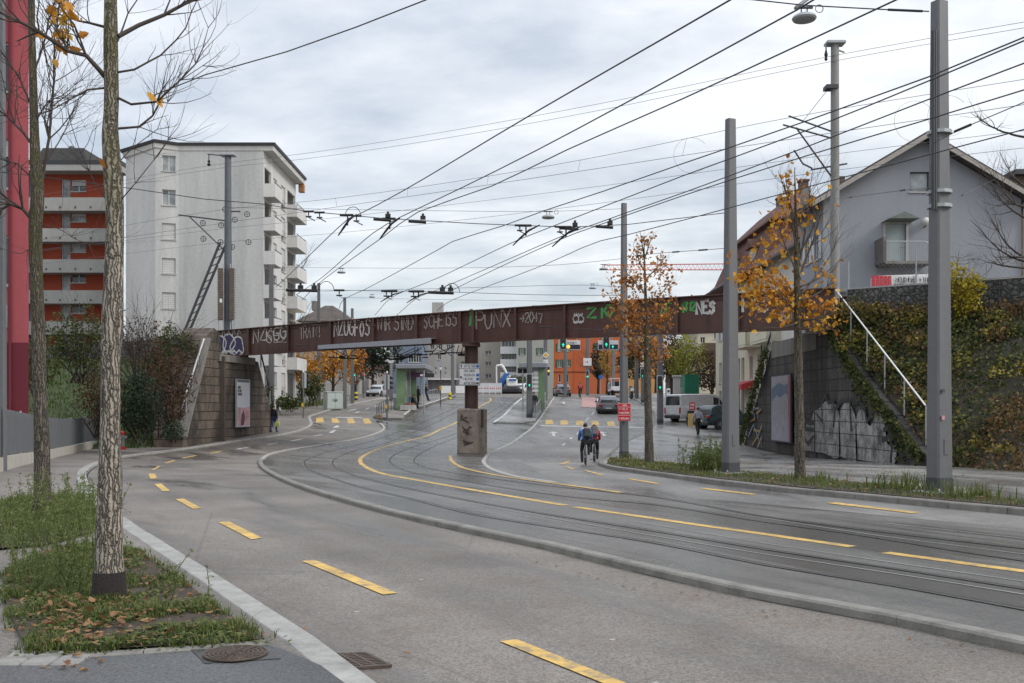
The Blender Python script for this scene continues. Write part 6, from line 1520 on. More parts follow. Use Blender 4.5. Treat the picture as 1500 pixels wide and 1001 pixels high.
# ---- old cream house with the big red roof
B = bldg('tiled_house', 'old cream house with steep red tiled roof along the right street', (18, 68, 0))
Mcr = plaster('cream render', (.58,.53,.42), .18); M_red = tiles('red roof tiles', (.145,.066,.05), (.06,.032,.026), 4.5)
x0, x1, ya, yb = 17.6, 25.4, 69.0, 86.0; ez2 = 11.6
hs = []
fs = Face(B, (x0, yb, 0), R(-90))           # street side, u runs towards the camera
for k, z in enumerate((1.4, 3.8, 7.4)):
    for a in (1.4, 4.0, 6.6, 8.2, 9.6, 12.2, 14.6): hs.append((a, z+(.0 if k else -.9), a+1.0, z+1.75, dict(mull=1, frame=None, shut=M_whsh if k == 2 and a < 7 else None, glass=M_glass)))
fs.wall([(0,-.3),(yb-ya,-.3),(yb-ya,ez2),(0,ez2)], hs, Mcr, .18)
fn = Face(B, (x0, ya, 0), 0); fn.wall([(0,-.3),(x1-x0,-.3),(x1-x0,ez2),(0,ez2)], [(1.2,4.3,2.1,6.0,dict(mull=1, shut=mat('brown shutter', (.16,.11,.07), .7, .2))),(1.2,7.4,2.1,9.0,dict(mull=1)),(4.4,7.4,5.3,9.0,dict(mull=1))], Mcr, .18)
fb_ = Face(B, (x1, yb, 0), R(180)); fb_.wall([(0,-.3),(x1-x0,-.3),(x1-x0,ez2),(0,ez2)], [(1.5,7.4,2.5,9,dict(mull=1)),(6.5,7.4,7.5,9,dict(mull=1))], Mcr, .18)
fr_ = Face(B, (x1, ya, 0), R(90)); fr_.wall([(0,-.3),(yb-ya,-.3),(yb-ya,ez2),(0,ez2)], [], Mcr)
def ring(o, z): return [V((x0+o, ya+o, z)), V((x1-o, ya+o, z)), V((x1-o, yb-o, z)), V((x0+o, yb-o, z))]
p = MB(); p.loft([ring(-1.05, ez2-.3), ring(-.1, ez2+.55), ring(1.0, ez2+3.3), ring(.6, ez2+3.35), ring(.62, ez2+3.5), [V((x0+3.3, ya+5.0, ez2+6.0)), V((x1-3.3, ya+5.0, ez2+6.0)), V((x1-3.3, yb-1.6, ez2+6.0)), V((x0+3.3, yb-1.6, ez2+6.0))]]); r2 = build('roof', p, M_red, B)
for yy, zz in ((75.2, 17.9), (81.5,17.9)): p = MB(); p.box((22.0, yy, zz), (.6,.7,1.9)); p.box((22.0, yy, zz+.95), (.75,.85,.14)); build('chimney', p, mat('sooty brick', (.11,.07,.055), .9, .3, 4), r2)
p = MB(); q = V((x0+1.9, ya+3.6, ez2+3.75)); p.box(q, (1.1,.9,.06), M=Matrix.Rotation(R(-44),3,'Y')); build('roof_window', p, M_glass2, r2)
for a in (73.5, 79.5):                        # dormers
    d = MB(); d.box((x0+.8, a, ez2+1.25), (1.4,1.4,1.2)); dm = build('dormer', d, Mcr, r2); d = MB(); d.prism([V((x0-.2,a-.95,ez2+1.85)), V((x0-.2,a+.95,ez2+1.85)), V((x0-.2,a,ez2+2.6))], V((2.6,0,0))); build('dormer_roof', d, M_red, dm)
    d = MB(); d.box((x0+.09, a, ez2+1.25), (.06,.9,.8)); build('pane', d, M_glass, dm)
for yy, z in ((72.2,6.1),(66.4,6.1),(72.2,9.3)):
    p = MB(); p.box((x0-.6, yy, z), (1.2,4.4,.16)); p.box((x0-1.16, yy, z+.55), (.08,4.4,1.0)); p.box((x0-.6, yy-2.16, z+.55), (1.1,.08,1.0)); p.box((x0-.6, yy+2.16, z+.55), (1.1,.08,1.0)); build('balcony', p, mat('cream balcony', (.60,.56,.42), .8, .12), B)
p = MB(); p.prism([V((x0,71.6,3.75)), V((x0-1.1,71.6,3.4)), V((x0-1.1,71.6,3.0)), V((x0,71.6,3.2))], V((0,4.2,0))); aw_ = build('awning', p, mat('red awning', (.42,.03,.035), .6, .1), B)
p = MB(); text_mb(p, 'CAFE BAR', (x0-1.12,75.4,3.07), (0,-1,0), (0,0,1), .26, .05); build('lettering', p, M_white, aw_)
p = MB(); p.tube([V((x0-.25, ya-.2, ez2-.3)), V((x0-.25, ya-.2, 0))], .07, 8); p.tube([V((x0-1.15, yb+1, ez2-.3)), V((x0-1.15, ya-1.1, ez2-.3)), V((x1+1, ya-1.15, ez2-.3))], .09, 8); build('gutter', p, M_dkpole, B)
B = bldg('white_wing', 'white rendered house with red tiled roof between the gabled and the tiled house', (21, 61, 0))
wx0, wx1, wya, wyb, wez = 17.3, 25.2, 54.35, 68.9, 11.7; Mww = plaster('white render', (.60,.58,.54), .2)
fw_ = Face(B, (wx0, wyb, 0), R(-90)); fw_.wall([(0,-.3),(wyb-wya,-.3),(wyb-wya,wez),(0,wez)], [(a, z, a+.95, z+1.6, dict(mull=1, shut=mat('brown shutter', (.16,.11,.07), .7, .2) if z < 7 else None)) for a in (1.6,4.6,7.8,11) for z in (3.9,7.6)], Mww, .18)
Face(B, (wx0, wya, 0), 0).wall([(0,-.3),(wx1-wx0,-.3),(wx1-wx0,wez),((wx1-wx0)/2,wez+3.6),(0,wez)], [], Mww); Face(B, (wx1, wyb, 0), R(180)).wall([(0,-.3),(wx1-wx0,-.3),(wx1-wx0,wez),((wx1-wx0)/2,wez+3.6),(0,wez)], [], Mww); Face(B, (wx1, wya, 0), R(90)).wall([(0,-.3),(wyb-wya,-.3),(wyb-wya,wez),(0,wez)], [], Mww)
p = MB(); wm_ = (wx0+wx1)/2
for sg, xe in ((-1, wx0-.7), (1, wx1+.7)): p.loft([[V((xe,y,wez-.55)), V((wm_,y,wez+3.62)), V((wm_,y,wez+3.86)), V((xe,y,wez-.32))] for y in (wya-.1, wyb+.35)])
wr = build('roof', p, M_red, B); p = MB(); p.tube([V((wx0-.75,wya,wez-.5)), V((wx0-.75,wyb+.3,wez-.5))], .08, 6); p.tube([V((wx0-.1,wyb-.3,wez-.6)), V((wx0-.1,wyb-.3,0))], .06, 6); build('gutter', p, M_dkpole, wr)
p = MB(); p.box((wm_-.9, 62, wez+3.5), (.55,.7,1.7)); build('chimney', p, mat('sooty brick', (.11,.07,.055)), wr)
# ---- far houses seen beneath the bridge
def simple(label, px0, px1, Y, ztop, m, holes, back=9, roof='flat', name='far_house', zb=None, rm=None, yaw=0.0):
    zb = G(Y)-.2 if zb is None else zb; xa, xb = (px0-750)*Y/F, (px1-750)*Y/F; T = bldg(name, label, ((xa+xb)/2, Y+back/2, zb), 'houses beyond the bridge')
    f = Face(T, (xa, Y, zb), 0); w = xb-xa; h = ztop-zb
    hh = [((a-px0)*Y/F, CZ+(HZ-d)*Y/F-zb, (c-px0)*Y/F, CZ+(HZ-b)*Y/F-zb, st) for a, b, c, d, st in holes]
    f.wall([(0,0),(w,0),(w,h),(0,h)], hh, m, .2)
    for o, an, ww in (((xb,Y,zb),90,back), ((xb,Y+back,zb),180,w), ((xa,Y+back,zb),-90,back)): Face(T, o, R(an)).wall([(0,0),(ww,0),(ww,h),(0,h)], [], m)
    p = MB()
    if roof == 'flat': p.box(((xa+xb)/2, Y+back/2, ztop+.15), (w+.5, back+.5, .3))
    else:
        o = .5; k = min(w, back)*.42
        p.loft([[V((xa-o,Y-o,ztop)),V((xb+o,Y-o,ztop)),V((xb+o,Y+back+o,ztop)),V((xa-o,Y+back+o,ztop))],[V((xa+k,Y+k,ztop+roof)),V((xb-k,Y+k,ztop+roof)),V((xb-k,Y+back-k,ztop+roof)),V((xa+k,Y+back-k,ztop+roof))]])
    build('roof', p, rm or M_dkpole, T); return T, f, (lambda a: (a-px0)*Y/F), (lambda b: CZ+(HZ-b)*Y/F-zb)
win = lambda a, b, c, d, **k: (a, b, c, d, dict(k))
Mbe = plaster('beige render', (.42,.39,.345), .2); Mbe2 = plaster('grey beige render', (.36,.345,.32), .2); Mgg = plaster('grey green render', (.33,.335,.30), .18); Mor = plaster('orange render', (.46,.125,.045), .14)
T_, f_, X_, Z_ = simple('wide beige commercial building behind the tram shelter', 612, 668, 152, 14.6, Mbe2, [win(618+12*i, 505, 624+12*i, 512) for i in range(4)]+[win(630+7*i, 538, 632.5+7*i, 541, mull=0, sill=False) for i in range(4)]+[win(630+7*i, 545, 632.5+7*i, 548, mull=0, sill=False) for i in range(4)]+[win(641,520,646,527)])
p = MB(); f_.bx(p, X_(612), Z_(557), X_(700), Z_(555), 0, 1.6); build('canopy', p, M_white, T_)
p = MB()
for i in range(12): f_.bx(p, X_(612)+i*.9, .1, X_(612)+i*.9+.45, Z_(558), .0, .06)
build('striped_front', p, mat('lilac grey panel', (.30,.26,.30), .7, .2), T_)
T_, f_, X_, Z_ = simple('beige apartment house left of the white balconies', 668, 733, 156, 14.8, Mbe, [win(711,514,720,519.5),win(711,530,720,536),win(690,512,697,520),win(690,530,697,538),win(675,514,681,521),win(675,530,681,538),win(711,548,720,554),win(690,550,697,557)])
T_, f_, X_, Z_ = simple('beige house with three stacked white balconies', 733, 757, 151, 14.8, Mbe, [win(735,500,754,509,mull=3),win(735,519,754,527,mull=3),win(735,537,754,545,mull=3),win(735,556,754,564,mull=2)])
for b in (508.5, 527, 546):
    p = MB(); f_.bx(p, X_(733), Z_(b+9), X_(756.5), Z_(b), .9, 1.05); f_.bx(p, X_(733), Z_(b+9)-.15, X_(756.5), Z_(b+9), .0, 1.05); build('balcony', p, M_white, T_)
T_, f_, X_, Z_ = simple('grey green house with green shutters right of the pier', 758, 811, 147, 14.2, Mgg, [win(762.5,510,767.5,520,shut=M_grnsh),win(788,510,793,520,shut=M_grnsh),win(762.5,552,767.5,561,shut=M_grnsh),win(765,537,771,545),win(780,552,784,561)], roof=3, rm=M_red)
Mshut = M_grnsh
T_, f_, X_, Z_ = simple('bright orange house with dark green shutters', 811, 839, 148, 14.5, Mor, [win(817,504,822,515,shut=Mshut),win(829,504,834,515,shut=Mshut),win(817,527,822.5,538,shut=Mshut),win(829.5,527,834,537,shut=Mshut),win(818,549,821.5,560.5,mull=0,glass=M_grnsh),win(829.5,549,833,560.5,mull=0,glass=M_grnsh)], roof=2.6, rm=M_red)
p = MB(); f_.bx(p, 0, Z_(545.5), X_(839), Z_(544.5), 0, .08); build('string_course', p, mat('dark cornice', (.10,.04,.03), .8, .2), T_)
T_, f_, X_, Z_ = simple('plain orange side wing with two windows, behind the ivy tree', 839.3, 912, 149.5, 14.2, Mor, [win(871,503,875,513,shut=Mshut),win(899,504,903,513,shut=Mshut),win(905.5,528,909,537,mull=0)], roof=2.6, rm=M_red)
p = MB(); f_.bx(p, 0, Z_(545.5), X_(912), Z_(544.5), 0, .08); build('string_course', p, mat('dark cornice', (.10,.04,.03), .8, .2), T_)
T_, f_, X_, Z_ = simple('ochre house behind the trees right of the middle pole', 915, 968, 166, 14.6, plaster('ochre render', (.47,.27,.10), .2), [win(922,503,927,511),win(950,503,956,511),win(952,524,957,532)], roof=2.4, rm=M_red)
T_, f_, X_, Z_ = simple('pale house with brown shingled bay above the parked van', 1022, 1066, 101, 9.9, Mcr, [win(1046,488,1052,497,frame=M_frame),win(1026,494,1033,503)], roof=3, rm=M_red)
p = MB(); f_.bx(p, X_(1028), Z_(530), X_(1062), Z_(503), .0, .5); build('shingled_bay', p, tiles('brown shingles', (.13,.085,.065), (.07,.045,.035), 8), T_)
T_, f_, X_, Z_ = simple('small house with grey brown hipped roof above the bridge', 440, 512, 124, 12.6, Mbe2, [win(470,480,476,488)], back=10, roof=2.2, rm=tiles('grey brown tiles', (.11,.09,.08), (.06,.05,.045), 4))
p = MB(); p.box(((462-750)*128/F, 128, 14.9), (.8,.8,1.2)); build('chimney', p, M_concdark, T_)
T_, f_, X_, Z_ = simple('blue grey glass fronted building behind the green shelter', 575, 619, 140, 12.4, mat('blue grey cladding', (.16,.20,.26), .35, .2, 1), [win(598,519,617,531,mull=4),win(580,519,590,531,mull=1)])
T_, f_, X_, Z_ = simple('low white building behind the silver car', 540, 575, 141, 7.2, mat('white pink render', (.55,.48,.44), .8, .15), [win(546,558,552,566),win(559,558,565,566)], roof=1.4, rm=M_red)
T_, f_, X_, Z_ = simple('long grey house far left behind the orange trees', 425, 545, 146, 9.6, Mbe2, [win(440+14*i, 548, 446+14*i, 558) for i in range(6)], roof=2.5, rm=M_dkpole)
T_, f_, X_, Z_ = simple('brown garage wall behind the green container', 985, 1062, 109, 6.8, mat('brown timber wall', (.085,.06,.045), .85, .3, 2), [win(1028,560,1036,569,frame=M_dkpole)], back=5)
p = MB(); p.box(((641.5-750)*200/F, 200, 19.5), (2.2,2.2,7)); tag(build('chimney_stack', p, M_concrete, None, loc=((641.5-750)*200/F, 200, 16)), 'distant square chimney just above the bridge', 'chimney')
# red crane jib far away
Yk = 310; T = thing('tower_crane', 'distant red tower crane jib above the right half of the bridge', 'crane', W(1088, 470, Yk))
kp = lambda x, y, dy=0: W(x, y, Yk+dy); j = MB()
j.tube([kp(878,395.5), kp(1088,395.5)], .16, 5); j.tube([kp(878,395.5,2), kp(1088,395.5,2)], .16, 5); j.tube([kp(884,388.5,1), kp(1088,386.5,1)], .16, 5)
for k in range(32): x = 882+k*6.2; j.tube([kp(x,395.5), kp(x+3.1,388,1), kp(x+6.2,395.5)], .09, 4)
build('jib', j, mat('crane red', (.50,.10,.09), .6, .15), T); j = MB()
for dx in (0, 1.6):
    for dy in (0, 1.6): j.tube([kp(1088,640)+V((dx,dy,0)), kp(1088,376)+V((dx,dy,0))], .14, 5)
build('mast', j, mat('crane red', (.50,.10,.09)), T)
# ================================================================== vehicles
def carpaint(name, c, rough=.3):
    t = NT(name); n = t.noise(t.pos(), 5, 4); t.base(t.ramp(n, [(.3, mul(c,.85)), (.7, mul(c,1.12))])); t.rough(rough); t.b.inputs['Coat Weight'].default_value = .5; t.b.inputs['Metallic'].default_value = .25; return t.m
M_cglass = glassmat('car glass', (.02,.025,.028), .06); M_tail = mat('tail light red', (.35,.015,.015), .3, .1); M_plate = mat('number plate white', (.65,.65,.63), .5, .05); M_alloy = mat('alloy rim', (.45,.46,.47), .35, .1, metal=.6); M_trim = mat('black car trim', (.02,.02,.022), .5, .1); M_head = mat('head lamp', (.6,.6,.6), .15, .05)
def wheel(T, x, y, r, w):
    s = 1 if x > 0 else -1
    Mx = Matrix.Rotation(R(90)*s, 3, 'Y'); mb = MB(); mb.lathe((x, y, r), [(r*.62,-w/2),(r*.94,-w/2),(r,-w*.3),(r,w*.3),(r*.94,w/2),(r*.62,w/2)], 20, Mx); wh = build('wheel', mb, M_black, T, smooth=True)
    mb = MB(); mb.lathe((x, y, r), [(r*.62,w*.2),(r*.6,w*.42),(r*.2,w*.36),(r*.12,w*.46)], 16, Mx)
    for k in range(5):
        a = k*2*math.pi/5; mb.bar(V((x+s*w*.45, y, r)), V((x+s*w*.45, y+math.cos(a)*r*.6, r+math.sin(a)*r*.6)), r*.16, .02)
    build('rim', mb, M_alloy, wh)
def car(name, label, cat, loc, rot, L, Wd, H, paint, kind='suv', plate=True, group=None):
    """local: +y is the front; built at the origin then placed"""
    T = thing(name, label, cat, (0,0,0), group); h = Wd/2; belt = H*(.60 if kind != 'van' else .55); gc = .22; yr, yf = -L/2, L/2
    if kind == 'suv':   st = [(0,.55,.62),(.02,.80,.96),(.10,.95,1.0),(.30,1,1.02),(.62,1,.98),(.70,.98,.93),(.92,.93,.80),(.985,.80,.70),(1,.62,.56)]; roof = [(.03,.02),(.075,.72),(.14,.94),(.30,1),(.48,.98),(.60,.70),(.70,.0)]
    elif kind == 'van': st = [(0,.90,.98),(.012,.97,1),(.2,1,1),(.74,1,1),(.80,.99,.97),(.93,.95,.80),(.985,.86,.68),(1,.72,.58)]; roof = [(.004,.02),(.012,.92),(.04,.98),(.3,1),(.66,.985),(.74,.80),(.86,.0)]
    else:               st = [(0,.6,.7),(.02,.84,.95),(.12,.96,1.0),(.32,1,1.0),(.62,1,.97),(.72,.97,.92),(.92,.92,.78),(.985,.78,.68),(1,.6,.55)]; roof = [(.05,.02),(.16,.72),(.24,.95),(.38,1),(.50,.97),(.62,.62),(.73,.0)]
    rings = []
    for t, wf, zf in st:
        y = yr+L*t; w = h*wf; zt = belt*zf; zb = gc+(.12 if t in (0,1) else 0)
        rings.append([V((-w*.9,y,zb)), V((-w,y,zb+.12)), V((-w*1.0,y,(zb+zt)/2)), V((-w*.98,y,zt-.07)), V((-w*.90,y,zt)), V((w*.90,y,zt)), V((w*.98,y,zt-.07)), V((w,y,(zb+zt)/2)), V((w,y,zb+.12)), V((w*.9,y,zb))])
    mb = MB(); mb.loft(rings); body = build('body', mb, paint, T, smooth=True)
    gr = []
    for t, zf in roof:
        y = yr+L*t; z = belt*.97+(H-belt*.97)*zf; wi = h*(.90-.16*zf) if kind != 'van' else h*(.97-.06*zf); e = .05
        gr.append([V((-h*.92,y,belt*.93)), V((-wi,y,z-e)), V((-wi+.1,y,z)), V((wi-.1,y,z)), V((wi,y,z-e)), V((h*.92,y,belt*.93))])
    mb = MB(); mb.loft(gr); build('cabin', mb, paint, T, smooth=True)
    # glazing: built 6 mm proud of the cabin
    def gpt(t, s, q):                            # t along, s side -1/1, q 0..1 up the cabin side
        zf = 0; 
        for (a, za), (b, zb2) in zip(roof, roof[1:]):
            if a <= t <= b: zf = za+(zb2-za)*(t-a)/(b-a)
        z1 = belt*.97+(H-belt*.97)*zf-.05; wi = h*(.90-.16*zf) if kind != 'van' else h*(.97-.06*zf); z0 = belt*.93
        return V((s*(h*.92+(wi-h*.92)*q+.008), yr+L*t, z0+(z1-z0)*q))
    seg = {'suv': ((.13,.32),(.335,.49),(.50,.60)), 'van': ((.62,.72),(.735,.80)), 'sedan': ((.20,.36),(.375,.52),(.535,.63))}[kind]
    for s in (-1, 1):
        for a, b in seg: mb = MB(); mb.add([gpt(a,s,.2), gpt(b,s,.2), gpt(b,s,.84), gpt(a,s,.84)], [(0,1,2,3)]); build('side_window', mb, M_cglass, T)
    def endw(t0, t1, name, d, q0=.25, q1=.95, ww=.80):
        def pt(zf, x):
            for (a, za), (b, zb2) in zip(roof, roof[1:]):
                lo, hi = min(za, zb2), max(za, zb2)
                if (d < 0 and b <= .3 and lo <= zf <= hi) or (d > 0 and a >= .45 and lo <= zf <= hi):
                    k = (zf-za)/((zb2-za) or 1); y = yr+L*(a+(b-a)*k); z = belt*.97+(H-belt*.97)*zf; wi = (h*(.90-.16*zf) if kind != 'van' else h*(.97-.06*zf))*ww/.86
                    return V((x*(wi-.06), y+d*.012, z))
            return V((0,0,0))
        zs_ = [q0, (q0+q1)/2, q1]; mb = MB(); mb.add([pt(z, x) for z in zs_ for x in (-1,1)], [(0,1,3,2),(2,3,5,4)]); build(name, mb, M_cglass, T)
    endw(0,0,'rear_window',-1, .12, .88 if kind != 'van' else .82, .80); endw(0,0,'windscreen',1,.08,.92)
    mb = MB(); mb.box((0, yr-.015, gc+.14), (Wd*.9,.16,.26), bev=.05); build('rear_bumper', mb, M_trim if kind != 'sedan' else paint, T)
    mb = MB(); mb.box((0, yf-.02, gc+.12), (Wd*.86,.16,.24), bev=.05); build('front_bumper', mb, M_trim, T)
    for s in (-1, 1):
        mb = MB(); mb.box((s*h*(.74 if kind != 'van' else .88), yr+.02, belt*(.84 if kind != 'van' else .72)), (Wd*.20 if kind != 'van' else .14, .12, .17 if kind != 'van' else .5), bev=.03); build('tail_light', mb, M_tail, T)
        mb = MB(); mb.box((s*h*.70, yf-.08, belt*.66), (Wd*.2,.14,.15), bev=.03); build('headlight', mb, M_head, T)
        mb = MB(); mb.box((s*(h+.06), yr+L*.64, belt*1.02), (.20,.12,.14), bev=.03); build('mirror', mb, M_trim, T)
        for t in (.19, .81): wheel(T, s*(h-.10), yr+L*t, .33 if kind != 'van' else .34, .21)
        for k in range(2): mb = MB(); mb.box((s*(h+.0), yr+L*(.36+.18*k), belt*.86), (.03,.16,.03)); build('door_handle', mb, M_trim, T)
    if plate: mb = MB(); mb.box((0, yr-.025, belt*.55), (.5,.06,.12)); build('number_plate', mb, M_plate, T)
    mb = MB()
    for s in (-1, 1):
        for t in (.19, .81): mb.lathe((s*(h-.10), yr+L*t, .33), [(.40,-.06),(.40,.115)], 18, Matrix.Rotation(R(90)*s, 3, 'Y'))
    build('wheel_arch', mb, M_trim, T)
    T.location = loc; T.rotation_euler = (0,0,rot); return T, L, Wd, H
def groundat(px, py): return GP(px, py, 0)
def tilt(T, q):                                # pitch with the rising road
    s = (G(q.y+1.5)-G(q.y-1.5))/3; T.rotation_euler[0] = math.atan(s)*math.cos(T.rotation_euler[2])
q = groundat(890, 604.5); T, *_ = car('car', 'grey estate car driving away up the hill beyond the crosswalk', 'car', q, R(-3), 4.6, 1.84, 1.50, carpaint('grey car paint', (.13,.135,.15))); tilt(T, q)
q = groundat(822, 579.3); q = V(((823-750)*121/F, 121, G(121))); T, *_ = car('car', 'grey hatchback farther up the hill by the orange house', 'car', q, R(4), 4.3, 1.80, 1.46, carpaint('blue grey car paint', (.15,.16,.19))); tilt(T, q)
q = GP(1035, 630, .1); T, *_ = car('parked_car', 'dark teal car parked nose to the right beside the van', 'car', V((14.9, 69.0, G(69)+.1)), R(-62), 4.5, 1.84, 1.62, carpaint('dark teal car paint', (.018,.045,.055), .25))
T, *_ = car('parked_van', 'white delivery van parked behind the dark teal car', 'van', V((14.25, 75.8, G(75)+.12)), R(-60), 5.2, 1.95, 2.05, carpaint('white van paint', (.62,.63,.65), .35), 'van')
T, *_ = car('car', 'silver car seen far away past the yellow and black bollard', 'car', V(((553-750)*118/F, 118, G(118))), R(172), 4.2, 1.78, 1.5, carpaint('silver car paint', (.42,.43,.45)))
T, *_ = car('car', 'white car standing by the green shuttered house', 'car', V(((764-750)*138/F, 138, G(138))), R(150), 4.3, 1.8, 1.5, carpaint('white car paint', (.6,.61,.62)))
# small flatbed truck far up on the right
q = V(((905-750)*120/F, 120, G(120))); T = thing('flatbed_truck', 'white flatbed truck with rear mesh frame far up the right lane', 'truck', q)
mb = MB(); mb.box(q+V((0,0,.75)), (2.0,4.2,.2)); mb.box(q+V((0,-2.05,.95)), (2.0,.08,.45)); build('load_bed', mb, M_white, T)
mb = MB()
for x in (-1.0, 0, 1.0): mb.bar(q+V((x,-2.0,.8)), q+V((x,-2.0,2.1)), .07)
mb.bar(q+V((-1.0,-2.0,2.1)), q+V((1.0,-2.0,2.1)), .07); mb.bar(q+V((-1,1.9,2.1)), q+V((-1,-2,2.1)), .07); mb.bar(q+V((1,1.9,2.1)), q+V((1,-2,2.1)), .07); build('rear_frame', mb, M_white, T)
mb = MB(); mb.box(q+V((0,2.9,1.1)), (1.8,1.4,1.35), bev=.15); build('cab', mb, M_steel, T); mb = MB(); mb.box(q+V((0,2.12,1.55)), (1.5,.06,.6)); build('rear_window', mb, M_cglass, T)
for s in (-1, 1):
    for y in (-1.2, 2.7): mb = MB(); mb.lathe(q+V((s*.85,y,.36)), [(.36,-.12),(.36,.12)], 14, Matrix.Rotation(R(90),3,'Y')); build('wheel', mb, M_black, T)
    mb = MB(); mb.box(q+V((s*.85,-2.12,.7)), (.2,.05,.12)); build('tail_light', mb, M_tail, T)
# excavator by the white balconies
q = V(((740-750)*136/F, 136, G(136))); T = thing('excavator', 'blue and white excavator arm standing before the white balconies', 'excavator', q)
M_exb = mat('excavator blue', (.02,.10,.30), .45, .15); p = lambda x, y: V(((x-750)*136/F, 136, CZ+(HZ-y)*136/F))
mb = MB(); mb.tube([p(733,566), p(737,556), p(741,549), p(746,548)], [.4,.36,.3,.2], 8); build('lower_boom', mb, M_exb, T); mb = MB(); mb.tube([p(743,549), p(738,539), p(735,535), p(727,536)], [.16,.16,.16,.12], 8); mb.tube([p(734,536), p(741,545)], .1, 6); mb.tube([p(737,541), p(747,552)], .1, 6); mb.tube([p(727,537), p(727.5,562)], .1, 6); build('upper_boom', mb, M_white, T)
mb = MB(); mb.box(p(750,561)-V((0,0,.0)), (1.5,2.0,1.2), bev=.2); build('cab', mb, M_white, T); mb = MB(); mb.box(p(748,572), (2.8,2.2,1.0), bev=.3); build('crawler_track', mb, M_trim, T); mb = MB(); mb.box(p(751,557)-V((0,1.15,0)), (1.1,.04,.25)); build('stripe', mb, M_exb, T)

# ================================================================== people
M_skin = mat('skin', (.40,.24,.17), .6, .1)
def skinmesh(J, E):
    names = list(J); idx = {n: i for i, n in enumerate(names)}
    me = bpy.data.meshes.new('body'); me.from_pydata([J[n][0] for n in names], [(idx[a], idx[b]) for a, b in E], [])
    o = bpy.data.objects.new('body', me); COL.objects.link(o)
    m = o.modifiers.new('s', 'SKIN'); m.use_smooth_shade = True
    sv = me.skin_vertices[0].data
    for n, d in zip(names, sv): r = J[n][1]; d.radius = r if isinstance(r, tuple) else (r, r); d.use_root = (n == 'pelvis')
    o.modifiers.new('u', 'SUBSURF').levels = 2
    bpy.context.view_layer.update(); dg = bpy.context.evaluated_depsgraph_get(); ev = o.evaluated_get(dg); r = bpy.data.meshes.new_from_object(ev)
    bpy.data.objects.remove(o); bpy.data.meshes.remove(me); return r
BONES = [('pelvis','spine','leg'),('spine','chest','top'),('chest','neck','top'),('neck','head','skin'),('head','crown','skin')]
for s in 'LR': BONES += [('chest','sh'+s,'top'),('sh'+s,'el'+s,'top'),('el'+s,'wr'+s,'top'),('wr'+s,'ha'+s,'skin'),('pelvis','hip'+s,'leg'),('hip'+s,'kn'+s,'leg'),('kn'+s,'an'+s,'leg'),('an'+s,'to'+s,'shoe')]
